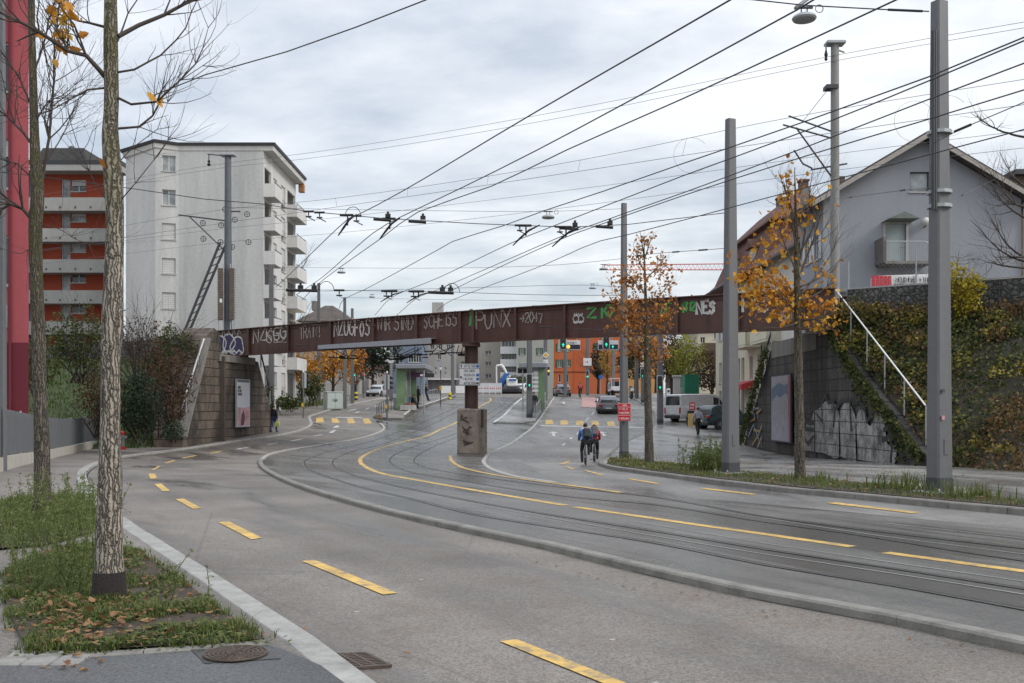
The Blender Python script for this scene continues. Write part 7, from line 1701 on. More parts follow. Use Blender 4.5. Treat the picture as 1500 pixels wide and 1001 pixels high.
def person(label, loc, rot, pose, top, legs, shoes, hair, hat=None, scale=1.0, extra=None, group=None):
    J = dict(pelvis=(V((0,0,.95)),(.15,.11)), spine=(V((0,0,1.12)),(.145,.105)), chest=(V((0,0,1.34)),(.17,.115)), neck=(V((0,0,1.50)),.06), head=(V((0,.02,1.60)),(.075,.09)), crown=(V((0,.01,1.70)),(.07,.085)))
    for s, k in (('L',-1),('R',1)):
        J.update({'sh'+s:(V((k*.19,0,1.41)),.068), 'el'+s:(V((k*.25,-.03,1.13)),.048), 'wr'+s:(V((k*.26,.05,.89)),.034), 'ha'+s:(V((k*.26,.07,.80)),(.022,.042)), 'hip'+s:(V((k*.10,0,.90)),.095), 'kn'+s:(V((k*.11,.02,.50)),.064), 'an'+s:(V((k*.11,0,.09)),.045), 'to'+s:(V((k*.12,.15,.045)),.04)})
    for n, p in pose.items(): J[n] = (V(p), J[n][1])
    r = skinmesh(J, [(a, b) for a, b, _ in BONES]); T = thing('person', label, 'person', (0,0,0), group)
    # five short fingers and a thumb at each hand, nose and ears on the head: joined into the body mesh
    bm = bmesh.new(); bm.from_mesh(r); base = len(bm.verts); ex = MB()
    for s, k in (('L',-1),('R',1)):
        h, wv = J['ha'+s][0], J['wr'+s][0]; d = (h-wv).normalized(); side = d.cross(V((k,0,0))); side = side.normalized() if side.length > .1 else V((0,1,0)); inn = V((-k*.5,0,0))
        for f, (o, l) in enumerate(((-.03,.06),(-.01,.072),(.01,.07),(.028,.055))): a = h+side*o+d*.01; ex.tube([a, a+d*l*.55, a+d*l*.85+inn*.03], [.010,.009,.006], 5)
        a = h-side*.03-d*.03; ex.tube([a, a-side*.03+d*.025, a-side*.035+d*.055], [.011,.010,.007], 5)
    hd = J['head'][0]; cwn = J['crown'][0]; upv = (cwn-hd).normalized(); fw = V((0,1,0)) if 'fw' not in (extra or {}) else V(extra['fw'])
    ex.tube([hd+fw*.085+upv*.05, hd+fw*.115+upv*.015, hd+fw*.09], [.012,.018,.012], 6)
    sdv = upv.cross(fw).normalized()
    for k in (-1, 1): ex.ball(hd+sdv*k*.08+upv*.03, .026, 6, 5, (.5,1,1.3)); ex.ball(hd+fw*.083+sdv*k*.03+upv*.05, .012, 6, 4)
    ex.tube([hd+fw*.088+sdv*.025-upv*.03, hd+fw*.095-upv*.03, hd+fw*.088-sdv*.025-upv*.03], .008, 5)
    vs = [bm.verts.new(v) for v in ex.v]
    for f in ex.f:
        try: bm.faces.new([vs[i] for i in f])
        except ValueError: pass
    me = bpy.data.meshes.new('body'); bm.to_mesh(me); bm.free(); me.materials.append(M_skin)
    for p in me.polygons: p.use_smooth = True
    body = link('body', me, (0,0,0), T)
    # clothing follows the body
    def seg(p, a, b):
        ab = b-a; t = max(0, min(1, (p-a).dot(ab)/max(1e-9, ab.length_squared))); return (p-a-ab*t).length
    reg = {}
    for f in r.polygons:
        c = f.center; best = min(BONES, key=lambda b: seg(c, J[b[0]][0], J[b[1]][0])-.0); reg.setdefault(best[2] if best[:2] != ('pelvis','spine') or c.z < J['pelvis'][0].z+.1 else 'top', []).append(f.index)
    r.update()
    for key, nm, m, infl in (('top','jacket',top,.022), ('leg','trousers',legs,.014), ('shoe','shoes',shoes,.014)):
        ids = reg.get(key, []); used = {}; vs = []; fs = []
        for i in ids:
            ff = []
            for v in r.polygons[i].vertices:
                if v not in used: used[v] = len(vs); vs.append(r.vertices[v].co+r.vertices[v].normal*infl)
                ff.append(used[v])
            fs.append(tuple(ff))
        mb = MB(); mb.add(vs, fs); build(nm, mb, m, T, smooth='full')
    hm = MB(); hm.ball(hd+upv*.075-fw*.015, .098, 12, 8, (.92,1.05,1.0)); hb = [i for i, v in enumerate(hm.v) if (v-hd).dot(fw) > .05 and (v-hd).dot(upv) < .09]
    for i in hb: hm.v[i] = hm.v[i]-fw*.05
    build('hair' if not hat else 'helmet', hm, hat or hair, T, smooth=True)
    T.location = loc; T.rotation_euler = (0,0,rot); T.scale = (scale,)*3; return T, J
cloth = lambda n, c: mat(n, c, .85, .25, 9)
blk_ = cloth('black cloth', (.018,.018,.02)); jean = cloth('blue jeans', (.03,.06,.12)); shoe = cloth('dark shoes', (.03,.028,.027)); brn = mat('brown hair', (.045,.028,.018), .7, .2); dkh = mat('dark hair', (.015,.012,.01), .7, .2)
walk = {'anL':(-.10,-.24,.14),'toL':(-.11,-.14,.05),'knL':(-.11,-.02,.50),'knR':(.11,.17,.52),'anR':(.11,.22,.09),'toR':(.12,.37,.05),'elL':(-.27,.02,1.13),'wrL':(-.29,.12,.90),'haL':(-.29,.16,.81),'elR':(.27,-.08,1.13),'wrR':(.29,-.05,.88),'haR':(.29,-.03,.79)}
q = GP(400.5, 633.5, .1); T, J = person('person in black jacket and jeans walking away past the left abutment with bags', q, R(-12), walk, cloth('black jacket', (.014,.015,.02)), jean, shoe, dkh)
def bag(label, T, p, size, m):
    M = T.matrix_basis; c = M @ V(p); B_ = thing('carrier_bag', label, 'bag', c); mb = MB(); x, y, z = size
    mb.loft([[c+V((a*x*k/2, b*y*k/2, -z+h)) for a, b in ((-1,-1),(1,-1),(1,1),(-1,1))] for h, k in ((0,.8),(z*.3,1.05),(z*.75,.95),(z*.95,.45))]); build('sack', mb, m, B_, smooth=True)
    mb = MB(); mb.tube([c+V((-.05,0,-.03)), c+V((0,0,.03)), c+V((.05,0,-.03))], .01, 5); build('handle', mb, m, B_)
bag('white carrier bag held in the left hand of the walker in black', T, (-.30,.17,.78), (.26,.2,.42), M_white); bag('yellow green bag held in the right hand of the walker in black', T, (.30,-.02,.77), (.26,.2,.40), mat('yellow green bag', (.42,.46,.14), .5, .2))
q = GP(1022.5, 637.5, .1); walk2 = dict(walk); T, J = person('person in grey jacket walking away between the parked cars and the pavement', q, R(8), walk2, cloth('light grey jacket', (.27,.28,.30)), blk_, shoe, brn)
# cyclists
def bike(label, loc, rot, m, scale=1.0):
    T = thing('bicycle', label, 'bicycle', (0,0,0), 'bicycles'); r = .34
    for nm, y in (('wheel', -.52), ('wheel', .52)):
        mb = MB(); mb.tube([V((0, y+math.cos(a)*r, r+math.sin(a)*r)) for a in [i*2*math.pi/24 for i in range(25)]], .024, 6, cap=False); w = build(nm, mb, M_black, T, smooth=True)
        mb = MB()
        for k in range(10): a = k*math.pi/5; mb.tube([V((0,y,r)), V((0,y+math.cos(a)*r,r+math.sin(a)*r))], .004, 3)
        mb.lathe((0,y,r), [(.03,-.05),(.03,.05)], 8, Matrix.Rotation(R(90),3,'Y')); build('spokes', mb, M_steel, w)
    mb = MB(); bb, st, hd, ra, fa = V((0,-.08,.28)), V((0,-.25,.82)), V((0,.36,.86)), V((0,-.52,r)), V((0,.52,r))
    for a, b, d in ((bb,st,.018),(bb,hd,.02),(st-V((0,-.03,.1)),hd,.018),(bb,ra,.012),(ra,st-V((0,-.03,.12)),.012),(hd+V((0,0,.06)),fa,.016)): mb.tube([a,b], d, 7)
    build('frame', mb, m, T)
    mb = MB(); mb.loft([[V((-w,y,z)), V((w,y,z)), V((w*.8,y,z+.05)), V((-w*.8,y,z+.05))] for y, w, z in ((-.40,.08,.90),(-.28,.07,.90),(-.12,.02,.90))]); build('saddle', mb, M_black, T)
    mb = MB(); mb.tube([V((-.28,.30,1.02)), V((-.12,.38,1.0)), V((.12,.38,1.0)), V((.28,.30,1.02))], .014, 6); mb.tube([hd+V((0,0,.04)), V((0,.38,1.0))], .016, 6); build('handlebar', mb, M_black, T)
    for s, z in ((-1,.12),(1,.44)): mb = MB(); mb.tube([bb, V((s*.07,-.08,z)), V((s*.13,-.08,z))], .012, 5); mb.box(V((s*.15,-.08,z)), (.1,.09,.03)); build('pedal', mb, M_black, T)
    mb = MB(); mb.box(V((0,-.55,.62)), (.05,.04,.06)); build('rear_light', mb, M_tail, T)
    mb = MB(); mb.tube([V((0,-.52+math.cos(a)*.38,r+math.sin(a)*.38)) for a in [R(20)+i*R(150)/10 for i in range(11)]], .02, 5); build('mudguard', mb, m, T)
    T.location = loc; T.rotation_euler = (0,0,rot); T.scale = (scale,)*3; return T
ride = {'pelvis':(0,-.26,.98),'spine':(0,-.20,1.14),'chest':(0,-.02,1.36),'neck':(0,.06,1.49),'head':(0,.12,1.58),'crown':(0,.13,1.68),'shL':(-.20,0,1.40),'shR':(.20,0,1.40),'elL':(-.245,.12,1.18),'elR':(.245,.12,1.18),'wrL':(-.26,.27,1.06),'wrR':(.26,.27,1.06),'haL':(-.28,.33,1.05),'haR':(.28,.33,1.05),
 'hipL':(-.11,-.22,.95),'hipR':(.11,-.22,.95),'knL':(-.15,.06,.60),'anL':(-.14,-.10,.22),'toL':(-.14,.05,.16),'knR':(.15,.18,.82),'anR':(.14,-.04,.50),'toR':(.14,.10,.47)}
def pack(T, label, m, size=(.32,.18,.46), at_=(0,-.27,1.27), lean=-.5):
    """a rucksack on the back of a seated or standing figure"""
    mt = T.matrix_basis; c = mt @ V(at_); B_ = thing('backpack', label, 'backpack', c); Rm = Matrix.Rotation(T.rotation_euler[2], 3, 'Z') @ Matrix.Rotation(lean, 3, 'X')
    mb = MB(); mb.box(c, size, M=Rm, bev=.06); build('sack', mb, m, B_, smooth=True); mb = MB(); mb.box(c+Rm@V((0,-size[1]*.55,-size[2]*.15)), (size[0]*.7,.06,size[2]*.45), M=Rm, bev=.025); build('front_pocket', mb, m, B_)
    mb = MB()
    for s in (-1, 1): mb.tube([c+Rm@V((s*.1,size[1]*.4,size[2]*.4)), c+Rm@V((s*.13,size[1]*1.2,size[2]*.45)), c+Rm@V((s*.14,size[1]*1.5,0))], .018, 5)
    build('strap', mb, blk_, B_)
qa = GP(857.5, 681); b = bike('bicycle under the rider in the blue jacket', qa, R(-2), mat('grey bike frame', (.12,.13,.14), .4, .1), .86); T, J = person('cyclist in blue jacket and black trousers riding away, nearest the camera', qa, R(-2), ride, cloth('blue jacket', (.055,.13,.33)), blk_, shoe, dkh, scale=.86)
pack(T, 'dark grey backpack worn by the cyclist in blue', cloth('dark backpack', (.03,.035,.035)), (.29,.17,.42), (.05,-.20,1.30))
qb = GP(870.5, 677); b = bike('bicycle under the rider in the red jacket', qb, R(-2), mat('black bike frame', (.03,.03,.03), .4, .1), .86); ride2 = dict(ride); ride2.update({'knL':(-.15,.18,.82),'anL':(-.14,-.04,.50),'toL':(-.14,.10,.47),'knR':(.15,.06,.60),'anR':(.14,-.10,.22),'toR':(.14,.05,.16)})
T, J = person('cyclist in red jacket riding just right of the one in blue', qb, R(-2), ride2, cloth('red jacket', (.42,.025,.03)), blk_, shoe, brn, scale=.86)
pack(T, 'tall grey backpack worn by the cyclist in red', cloth('grey backpack', (.10,.10,.105)), (.29,.18,.48), (0,-.22,1.42))
qc = V(((850-750)*116/F, 116, G(116))); b = bike('bicycle far up the hill before the orange house', qc, R(0), mat('black bike frame', (.03,.03,.03))); T, J = person('distant cyclist in dark red jacket before the orange house', qc, R(0), ride, cloth('dark red jacket', (.28,.04,.04)), blk_, shoe, dkh)
# people at the tram stop
qs = GP(604, 599, .19); sit = {'pelvis':(0,-.05,.52),'spine':(0,-.04,.68),'chest':(0,.04,.90),'neck':(0,.10,1.04),'head':(0,.16,1.12),'crown':(0,.18,1.22),'shL':(-.19,.03,.96),'shR':(.19,.03,.96),'elL':(-.24,.10,.70),'elR':(.24,.10,.70),'wrL':(-.14,.32,.64),'wrR':(.14,.32,.64),'haL':(-.08,.38,.65),'haR':(.08,.38,.65),'hipL':(-.1,0,.48),'hipR':(.1,0,.48),'knL':(-.11,.42,.50),'knR':(.11,.42,.50),'anL':(-.11,.46,.09),'anR':(.11,.50,.09),'toL':(-.12,.60,.05),'toR':(.12,.64,.05)}
T, J = person('person in dark clothes sitting on the red bench in the tram shelter', qs+V((0,.1,0)), R(-70), sit, blk_, blk_, shoe, dkh); pack(T, 'blue backpack of the person sitting in the tram shelter', cloth('blue backpack', (.03,.12,.20)), (.34,.2,.48), (0,-.24,.84), -.3)
T, J = person('person in black standing beside the sitting one at the tram stop', GP(612.5, 592.5, .19), R(-50), {}, blk_, blk_, shoe, brn)
lean = {'anL':(-.10,.20,.09),'toL':(-.11,.34,.05),'anR':(.10,.30,.09),'toR':(.12,.44,.05),'knL':(-.11,.10,.5),'knR':(.11,.14,.5),'elL':(-.25,.10,1.12),'wrL':(-.12,.28,1.14),'haL':(-.06,.33,1.17),'elR':(.25,.08,1.12),'wrR':(.12,.28,1.14),'haR':(.05,.33,1.17)}
T, J = person('person leaning on the platform railing looking at a phone', GP(624, 587.5, .19), R(-75), lean, blk_, cloth('dark navy trousers', (.02,.025,.04)), shoe, dkh)
T, J = person('person in black waiting beside the right tram shelter', V(((782.5-750)*84/F, 84, G(84)+.12)), R(170), {}, blk_, cloth('grey trousers', (.12,.115,.11)), shoe, dkh)

# ================================================================== signals, signs, street furniture
M_sig = mat('signal housing', (.025,.027,.03), .6, .1); M_sigw = mat('signal backboard rim', (.55,.56,.56), .5, .1)
def emis(n, c, k): return mat(n, c, .4, 0, emit=k)
E_g = emis('green signal light', (.01,.75,.42), 1.3); E_a = emis('amber signal light', (1.0,.45,.06), 1.6); M_lens = mat('dark lens', (.05,.045,.04), .25, .1)
ARR = [(-.13,-.5),(.13,-.5),(.13,.05),(.45,.05),(0,.6),(-.45,.05),(-.13,.05)]
def signal(label, px, py0, py1, Y, wpx, n=3, lit=2, col=None, back=False, board=True, tsign='^', group='traffic signals'):
    c = W(px, (py0+py1)/2, Y); h = (py1-py0)*Y/F; w = wpx*Y/F; T = thing('traffic_signal', label, 'traffic light', c, group); d = .16
    if board: mb = MB(); mb.box(c+V((0,.03,0)), (w, .03, h), bev=.012); build('backboard', mb, M_sigw, T)
    mb = MB(); mb.box(c+V((0,-.05 if not back else .12,0)), (w*.74, d, h*.92), bev=.03); build('housing', mb, M_sig, T)
    for k in range(n):
        z = h*(.5-(k+.5)/n)*.92; r = min(w*.30, h/n*.36); mb = MB(); o = c+V((0,-.05-d/2-.006,z))
        if back: continue
        if k == lit and tsign: mb.add([o+V((a*r*1.5,0,b*r*1.5)) for a, b in ARR], [(0,1,2,6),(3,4,5),(2,3,5,6)]); build('lit_lens', mb, col or E_g, T)
        elif k == lit: mb.lathe(o, [(r,0),(r*.6,.02)], 14, Matrix.Rotation(R(90),3,'X')); build('lit_lens', mb, col or E_g, T)
        else: mb.lathe(o, [(r,0),(r*.6,.02)], 14, Matrix.Rotation(R(90),3,'X')); build('lens', mb, M_lens, T)
        v = MB(); v.tube([o+V((math.cos(a)*r*1.15,-.06,math.sin(a)*r*1.15)) for a in [R(20)+i*R(140)/8 for i in range(9)]], .02, 4); build('visor', v, M_sig, T)
    return T
YA = FP[775.5][1].y; YB = FP[967][1].y
signal('green arrow signal on the thick pole by the right tram platform', 775.5, 547.5, 569, YA-.3, 9.5)
signal('green signal on the pole beside the parked white van', 966.5, 550, 572.5, YB-.3, 9)
signal('green signal under the diamond sign on the short pole', 941, 540, 554, 100.6, 5.6)
signal('small green signal on the pole before the orange house', 860.5, 543, 554, 123.6, 4.6, tsign='')
signal('amber signal seen edge on beside the orange house corner', 803.5, 536.5, 551, 102.5, 4.6, lit=1, col=E_a, tsign='')
YO = 80.0
Tg = thing('signal_gantry', 'cable gantry under the bridge carrying two signal heads and signs', 'gantry', W(870, 500, YO)); mb = MB(); mb.tube([W(775.5, 496, YO+.4), W(968, 492, YO+.4)], .05, 6); build('cross_beam', mb, M_steel, Tg)
for px in (825, 845, 888, 897): mb = MB(); mb.tube([W(px, 494, YO+.3), W(px, 510, YO+.3)], .03, 5); build('hanger', mb, M_steel, Tg)
signal('left overhead signal with green up arrow beneath the bridge', 824.8, 492, 511, YO-.1, 11, n=2, lit=1)
signal('right overhead signal with green up arrow beneath the bridge', 888, 490, 511, YO-.1, 11, n=2, lit=1)
def board(name, label, cat, px0, py0, px1, py1, Y, m, texts=(), rim=None, thick=.05, Tpar=None):
    a = W(px0, py1, Y); b = W(px1, py0, Y); c = (a+b)/2; T = thing(name, label, cat, c); w, h = b.x-a.x, b.z-a.z
    mb = MB(); mb.box(c, (w, thick, h), bev=.012); build('panel', mb, rim or m, T)
    mb = MB(); k = .04*min(w, h)+.01; y = c.y-thick/2-.004; mb.add([V((a.x+k,y,a.z+k)), V((b.x-k,y,a.z+k)), V((b.x-k,y,b.z-k)), V((a.x+k,y,b.z-k))], [(0,1,2,3)]); build('face', mb, m, T)
    for s, fx_, fz, fh, tm, wid in texts:
        mb = MB(); text_mb(mb, s, (a.x+w*fx_, y-.004, a.z+h*fz), (1,0,0), (0,0,1), h*fh, max(.012, h*fh*.15), wid=wid); build('lettering', mb, tm, T)
    return T, a, b, y
M_navy = mat('dark display', (.015,.018,.04), .4, .1); M_blue = mat('sign blue', (.02,.13,.42), .45, .1); M_signr = mat('sign red', (.50,.012,.02), .45, .12); M_signw = mat('sign white', (.66,.66,.66), .45, .06); M_txt = mat('sign text black', (.02,.02,.022), .6, 0); M_txtw = mat('sign text white', (.75,.75,.75), .6, 0)
T, a, b, y = board('direction_sign', 'white and dark overhead sign with amber light left of the orange house windows', 'sign', 818, 499, 850, 513, YO, M_signw, [('DUEBEN', .40, .62, .24, M_txt, .55)])
mb = MB(); mb.box(((a.x+b.x)/2+.12, y-.01, a.z+.25), ((b.x-a.x)*.84, .02, .36)); build('display', mb, M_navy, T); mb = MB(); mb.lathe(((a.x*.55+b.x*.45), y-.03, a.z+.26), [(.15,0),(.1,.03)], 14, Matrix.Rotation(R(90),3,'X')); build('amber_light', mb, E_a, T)
T, a, b, y = board('direction_sign', 'white and dark overhead sign with small green arrow near the middle pole', 'sign', 876, 499, 906, 513, YO, M_signw)
mb = MB(); mb.box(((a.x+b.x)/2, y-.01, a.z+.25), ((b.x-a.x)*.95, .02, .38)); build('display', mb, M_navy, T); mb = MB(); o = V((a.x*.28+b.x*.72, y-.03, a.z+.25)); mb.add([o+V((p_*.22,0,q_*.22)) for p_, q_ in ARR], [(0,1,2,6),(3,4,5),(2,3,5,6)]); build('green_arrow', mb, E_g, T)
# white direction sign on the pier
T, a, b, y = board('direction_sign', 'white town direction sign with arrows fixed to the bridge pier column', 'sign', 672, 533, 703.5, 565, pp.y-.35, M_signw, [('AFFOLTERN', .24, .83, .10, M_txt, .52), ('ZOO ZUERI', .24, .62, .10, M_txt, .5), ('SEEBACH', .24, .43, .10, M_txt, .58), ('MESSE', .24, .25, .10, M_txt, .7), ('AFFOLTERN', .24, .06, .10, M_txt, .52)], rim=M_steel)
w, h = b.x-a.x, b.z-a.z
mb = MB(); mb.box(((a.x+b.x)/2, y-.004, a.z+h*.775), (w*.96, .004, .02)); build('divider', mb, M_txt, T)
mb = MB(); o = V((a.x+w*.12, y-.008, a.z+h*.88)); mb.add([o+V((p_*.14,0,q_*.14)) for p_, q_ in ARR], [(0,1,2,6),(3,4,5),(2,3,5,6)]); r45 = Matrix.Rotation(R(-45),3,'Y'); o = V((a.x+w*.12, y-.008, a.z+h*.37)); mb.add([o+r45@V((p_*.16,0,q_*.16)) for p_, q_ in ARR], [(0,1,2,6),(3,4,5),(2,3,5,6)]); build('arrow', mb, M_txt, T)
for fz in (.88, .48, .30): mb = MB(); mb.box((a.x+w*.88, y-.006, a.z+h*fz), (w*.13, .006, h*.12)); build('blue_symbol', mb, M_blue, T)
mb = MB(); mb.box((a.x+w*.88, y-.006, a.z+h*.11), (w*.10, .006, h*.08)); build('black_symbol', mb, M_txt, T)
# red notice on pole 3
T, a, b, y = board('notice_board', 'red notice with white lettering strapped to the middle pole', 'sign', 905, 591, 924, 617, q3.y-.26, M_signr, [('INFO', .36, .84, .08, M_txtw, .7), ('^ VELO', .10, .62, .10, M_txtw, .7), ('> UMLEITUNG', .10, .42, .09, M_txtw, .5), ('< OERLIKON', .10, .10, .09, M_txtw, .55)], rim=mat('pale red rim', (.45,.16,.16), .5, .1))
mb = MB(); mb.box(((a.x+b.x)/2, y-.005, a.z+(b.z-a.z)*.79), ((b.x-a.x)*.86, .004, .012)); mb.box(((a.x+b.x)/2, y-.005, a.z+(b.z-a.z)*.33), ((b.x-a.x)*.86, .004, .012)); build('rule', mb, M_txtw, T)
# diamonds and small signs
M_ysign = mat('sign yellow', (.62,.36,.03), .45, .1)
def diamond(label, px, py, Y, rpx):
    c = W(px, py, Y); r = rpx*Y/F; T = thing('priority_sign', label, 'sign', c, 'yellow diamond signs')
    for k, (nm, m, q) in enumerate((('panel', M_signw, 1), ('face', M_ysign, .66))): mb = MB(); mb.prism([c+V((r*q,-.01*k,0)), c+V((0,-.01*k,r*q)), c+V((-r*q,-.01*k,0)), c+V((0,-.01*k,-r*q))], V((0,.012,0))); build(nm, mb, m, T)
diamond('yellow diamond sign right of the tram shelter roof', 799.5, 520.5, 102.8, 5.2); diamond('yellow diamond sign on the short pole right of the thin tree', 941, 524.5, 100.6, 4)
board('plate_sign', 'small white plate under the left diamond sign', 'sign', 796, 527, 803, 533, 102.8, M_signw, [('-', .1, .3, .5, M_txt, 1)])
board('plate_sign', 'small white plate with dark hook under the right diamond sign', 'sign', 938, 531, 944.5, 538, 100.6, M_signw, [('J', .3, .15, .7, M_txt, .6)])
board('plate_sign', 'white panel sign with dark lower edge on the pole before the orange house', 'sign', 854.5, 525, 866.5, 536, 123.4, M_signw, [('>', .15, .3, .4, mat('sign text red', (.4,.05,.05), .6, 0), 1.2)])
T = thing('cycle_path_sign', 'round blue sign on thin post below the yellow tree', 'sign', V(((880-750)*118/F, 118, G(118)+.1)))
c = W(880, 552.5, 118); mb = MB(); mb.lathe(c, [(.26,0),(.26,.03)], 18, Matrix.Rotation(R(90),3,'X')); build('disc', mb, M_blue, T); mb = MB(); mb.tube([V((c.x,118.05,G(118))), c+V((0,.05,.1))], .04, 6); build('post', mb, M_steel, T)
T = thing('round_sign', 'grey back of a round sign on a thin post beside the pier sign', 'sign', V(((645.5-750)*96/F, 96, G(96)+.1))); c = W(645.5, 532.5, 96); mb = MB(); mb.lathe(c, [(.27,0),(.27,.03)], 18, Matrix.Rotation(R(90),3,'X')); build('disc', mb, M_steel, T)
mb = MB(); mb.tube([V((c.x,96.05,G(96))), c+V((0,.05,.1))], .045, 6); build('post', mb, M_dkpole, T); mb = MB(); mb.box(W(645.5, 569, 95.9), (.22,.16,.42), bev=.03); build('ticket_box', mb, M_ysign, T); mb = MB(); mb.box(W(645.5, 540, 95.9), (.2,.1,.25)); build('plate', mb, M_signw, T)
# platform clock
T = thing('platform_clock', 'round white clock high above the tram platform', 'clock', W(573, 527, 100)); c = W(572.5, 527.5, 100); Mx = Matrix.Rotation(R(90),3,'X')
mb = MB(); mb.lathe(c, [(.36,-.08),(.36,.08)], 22, Mx); build('case', mb, M_steel, T); mb = MB(); mb.lathe(c+V((0,-.085,0)), [(.33,0),(.33,.006)], 22, Mx); build('dial', mb, M_signw, T); mb = MB(); mb.bar(c+V((0,-.11,0)), c+V((-.1,-.11,.2)), .04, .01); mb.bar(c+V((0,-.11,0)), c+V((.14,-.11,-.1)), .04, .01); build('hands', mb, M_txt, T); mb = MB(); mb.tube([c+V((0,.05,-.3)), c+V((0,.05,-2.2))], .05, 6); build('post', mb, M_steel, T)
# signal posts seen from behind
def backpost(label, px, pyb, pytop, py0, py1, wpx, dz, side=0):
    q = GP(px, pyb, dz); T = thing('signal_post', label, 'traffic light', q, 'signals seen from behind'); zt = CZ+(HZ-pytop)*q.y/F
    mb = MB(); mb.tube([q-V((0,0,.1)), V((q.x,q.y,zt))], .065, 10); build('post', mb, M_polegrey, T); mb = MB(); mb.box(W(px, (py0+py1)/2, q.y)+V((side*.3,.1,0)), (wpx*q.y/F, .25, (py1-py0)*q.y/F), bev=.04); build('housing', mb, mat('grey signal box', (.34,.35,.35), .6, .12), T)
    for k in range(3): mb = MB(); z = (py0+(py1-py0)*(k+.5)/3); mb.tube([W(px+wpx*.6, z, q.y)+V((side*.3,.25,0)), W(px+wpx*.6, z, q.y)+V((side*.3+.12,.5,0))], .12, 8); build('visor', mb, M_sig, T)
    mb = MB(); mb.box(W(px-.8, pytop+(pyb-pytop)*.72, q.y)-V((.02,.09,0)), (.14,.12,.3), bev=.02); build('push_button', mb, M_ysign, T); mb = MB(); mb.lathe(V((q.x,q.y,zt)), [(.07,0),(.075,.1),(.03,.16)], 10); build('cap', mb, M_signw, T)
backpost('signal post on the left pavement near the white block', 444.5, 612, 546, 546, 569, 6, .1, .12); backpost('signal post at the end of the left tram platform', 567, 615, 547, 550, 571, 8, .19, -.12)
for px, lb, litc in ((519, 'small green signal far down the left lane', E_g), (532, 'small red and white signal sign far down the left lane', mat('sign red', (.5,.012,.02)))):
    signal(lb, px, 547, 558, 112, 3.6, n=2, lit=0, col=litc, tsign=''); 
T = thing('sign_post', 'thin post under the small red and white signal on the left', 'post', V(((532-750)*112.1/F, 112.1, G(112)))); mb = MB(); mb.tube([V(((532-750)*112.1/F, 112.2, G(112)-.1)), W(532, 549, 112.2)], .04, 6); build('shaft', mb, M_dkpole, T); mb = MB(); mb.lathe(V(((532-750)*112.1/F, 112.2, G(112)-.1)), [(.09,0),(.09,.25)], 8); build('base', mb, M_dkpole, T)
T = thing('sign_post', 'thin post under the small green signal on the left', 'post', V(((519-750)*112.1/F, 112.1, G(112)))); mb = MB(); mb.tube([V(((519-750)*112.1/F, 112.2, G(112)-.1)), W(519, 549, 112.2)], .04, 6); build('shaft', mb, M_dkpole, T); mb = MB(); mb.lathe(V(((519-750)*112.1/F, 112.2, G(112)-.1)), [(.09,0),(.09,.25)], 8); build('base', mb, M_dkpole, T)
# utility cabinet
q = GP(488, 587.5, .1); q = V(((488-750)*90/F, 90, G(90)+.05)); T = thing('utility_cabinet', 'pale grey green utility cabinet on the left roadside grass', 'cabinet', q); Mcab = mat('pale grey green paint', (.42,.47,.44), .5, .12, 1)
rz_ = R(28); Mz = Matrix.Rotation(rz_, 3, 'Z'); mb = MB(); mb.box(q+V((0,0,.75)), (1.5,1.15,1.5), M=Mz, bev=.03); build('case', mb, Mcab, T); mb = MB(); mb.box(q+V((0,0,1.55)), (1.6,1.25,.1), M=Mz, bev=.03); build('lid', mb, Mcab, T)
for s in (-1, 1): mb = MB(); mb.box(q+Mz@V((s*.36,-.59,.75)), (.66,.03,1.35), M=Mz, bev=.01); dd_ = build('door', mb, Mcab, T); mb = MB(); mb.box(q+Mz@V((s*.08,-.62,.8)), (.04,.03,.14), M=Mz); build('handle', mb, M_sig, dd_)
mb = MB(); text_mb(mb, 'NOX', q+Mz@V((-.3,-.615,.7)), Mz@V((1,0,0)), (0,0,1), .25, .03); build('graffiti', mb, M_txt, T)
# bollards, hydrant
def bollard(name, label, q, h, r, bands, m0, group=None):
    T = thing(name, label, 'bollard', q, group); mb = MB(); mb.lathe(q-V((0,0,.05)), [(r,0),(r,h),(r*.7,h+.05)], 12); build('post', mb, m0, T, smooth=True)
    for z0, z1, m in bands: mb = MB(); mb.lathe(q+V((0,0,z0*h)), [(r*1.04,0),(r*1.04,(z1-z0)*h)], 12); build('band', mb, m, T)
M_cream = mat('cream post paint', (.60,.56,.46), .6, .15)
q = GP(214, 653, .1); bollard('marker_post', 'cream post with red bands left of the abutment', q, 33*q.y/F, .055, [(.60,.67,M_signr),(.80,.88,M_signr)], M_cream)
q = GP(178.5, 650, .1); bollard('marker_post', 'red and white banded post behind the hydrant and big trunk', q, 36*q.y/F, .05, [(.45,.58,M_signr),(.72,.85,M_signr)], M_signw)
q = GP(241, 652.5, .1); T = thing('stone_post', 'short weathered stone post on the left verge', 'post', q); mb = MB(); mb.box(q+V((0,0,.42)), (.24,.24,.9), bev=.03); build('shaft', mb, M_concrete, T); mb = MB(); mb.box(q+V((-.28,0,.2)), (.2,.22,.5), bev=.03); build('broken_stub', mb, mat('brown stone', (.20,.15,.10), .9, .3, 5), T)
q = GP(233, 652, .1); T = thing('sign_post', 'thin grey post left of the short stone post', 'post', q); mb = MB(); mb.tube([q, q+V((0,0,45*q.y/F))], .025, 8); build('shaft', mb, M_steel, T); mb = MB(); mb.lathe(q, [(.06,0),(.05,.12)], 8); build('base', mb, M_steel, T)
q = V(((521.5-750)*104/F, 104, G(104)+.0)); M_blky = mat('bollard yellow', (.62,.52,.02), .5, .1); bollard('warning_bollard', 'yellow and black banded bollard far down the left lane', q, 1.05, .17, [(.15,.38,M_txt),(.58,.80,M_txt)], M_blky)
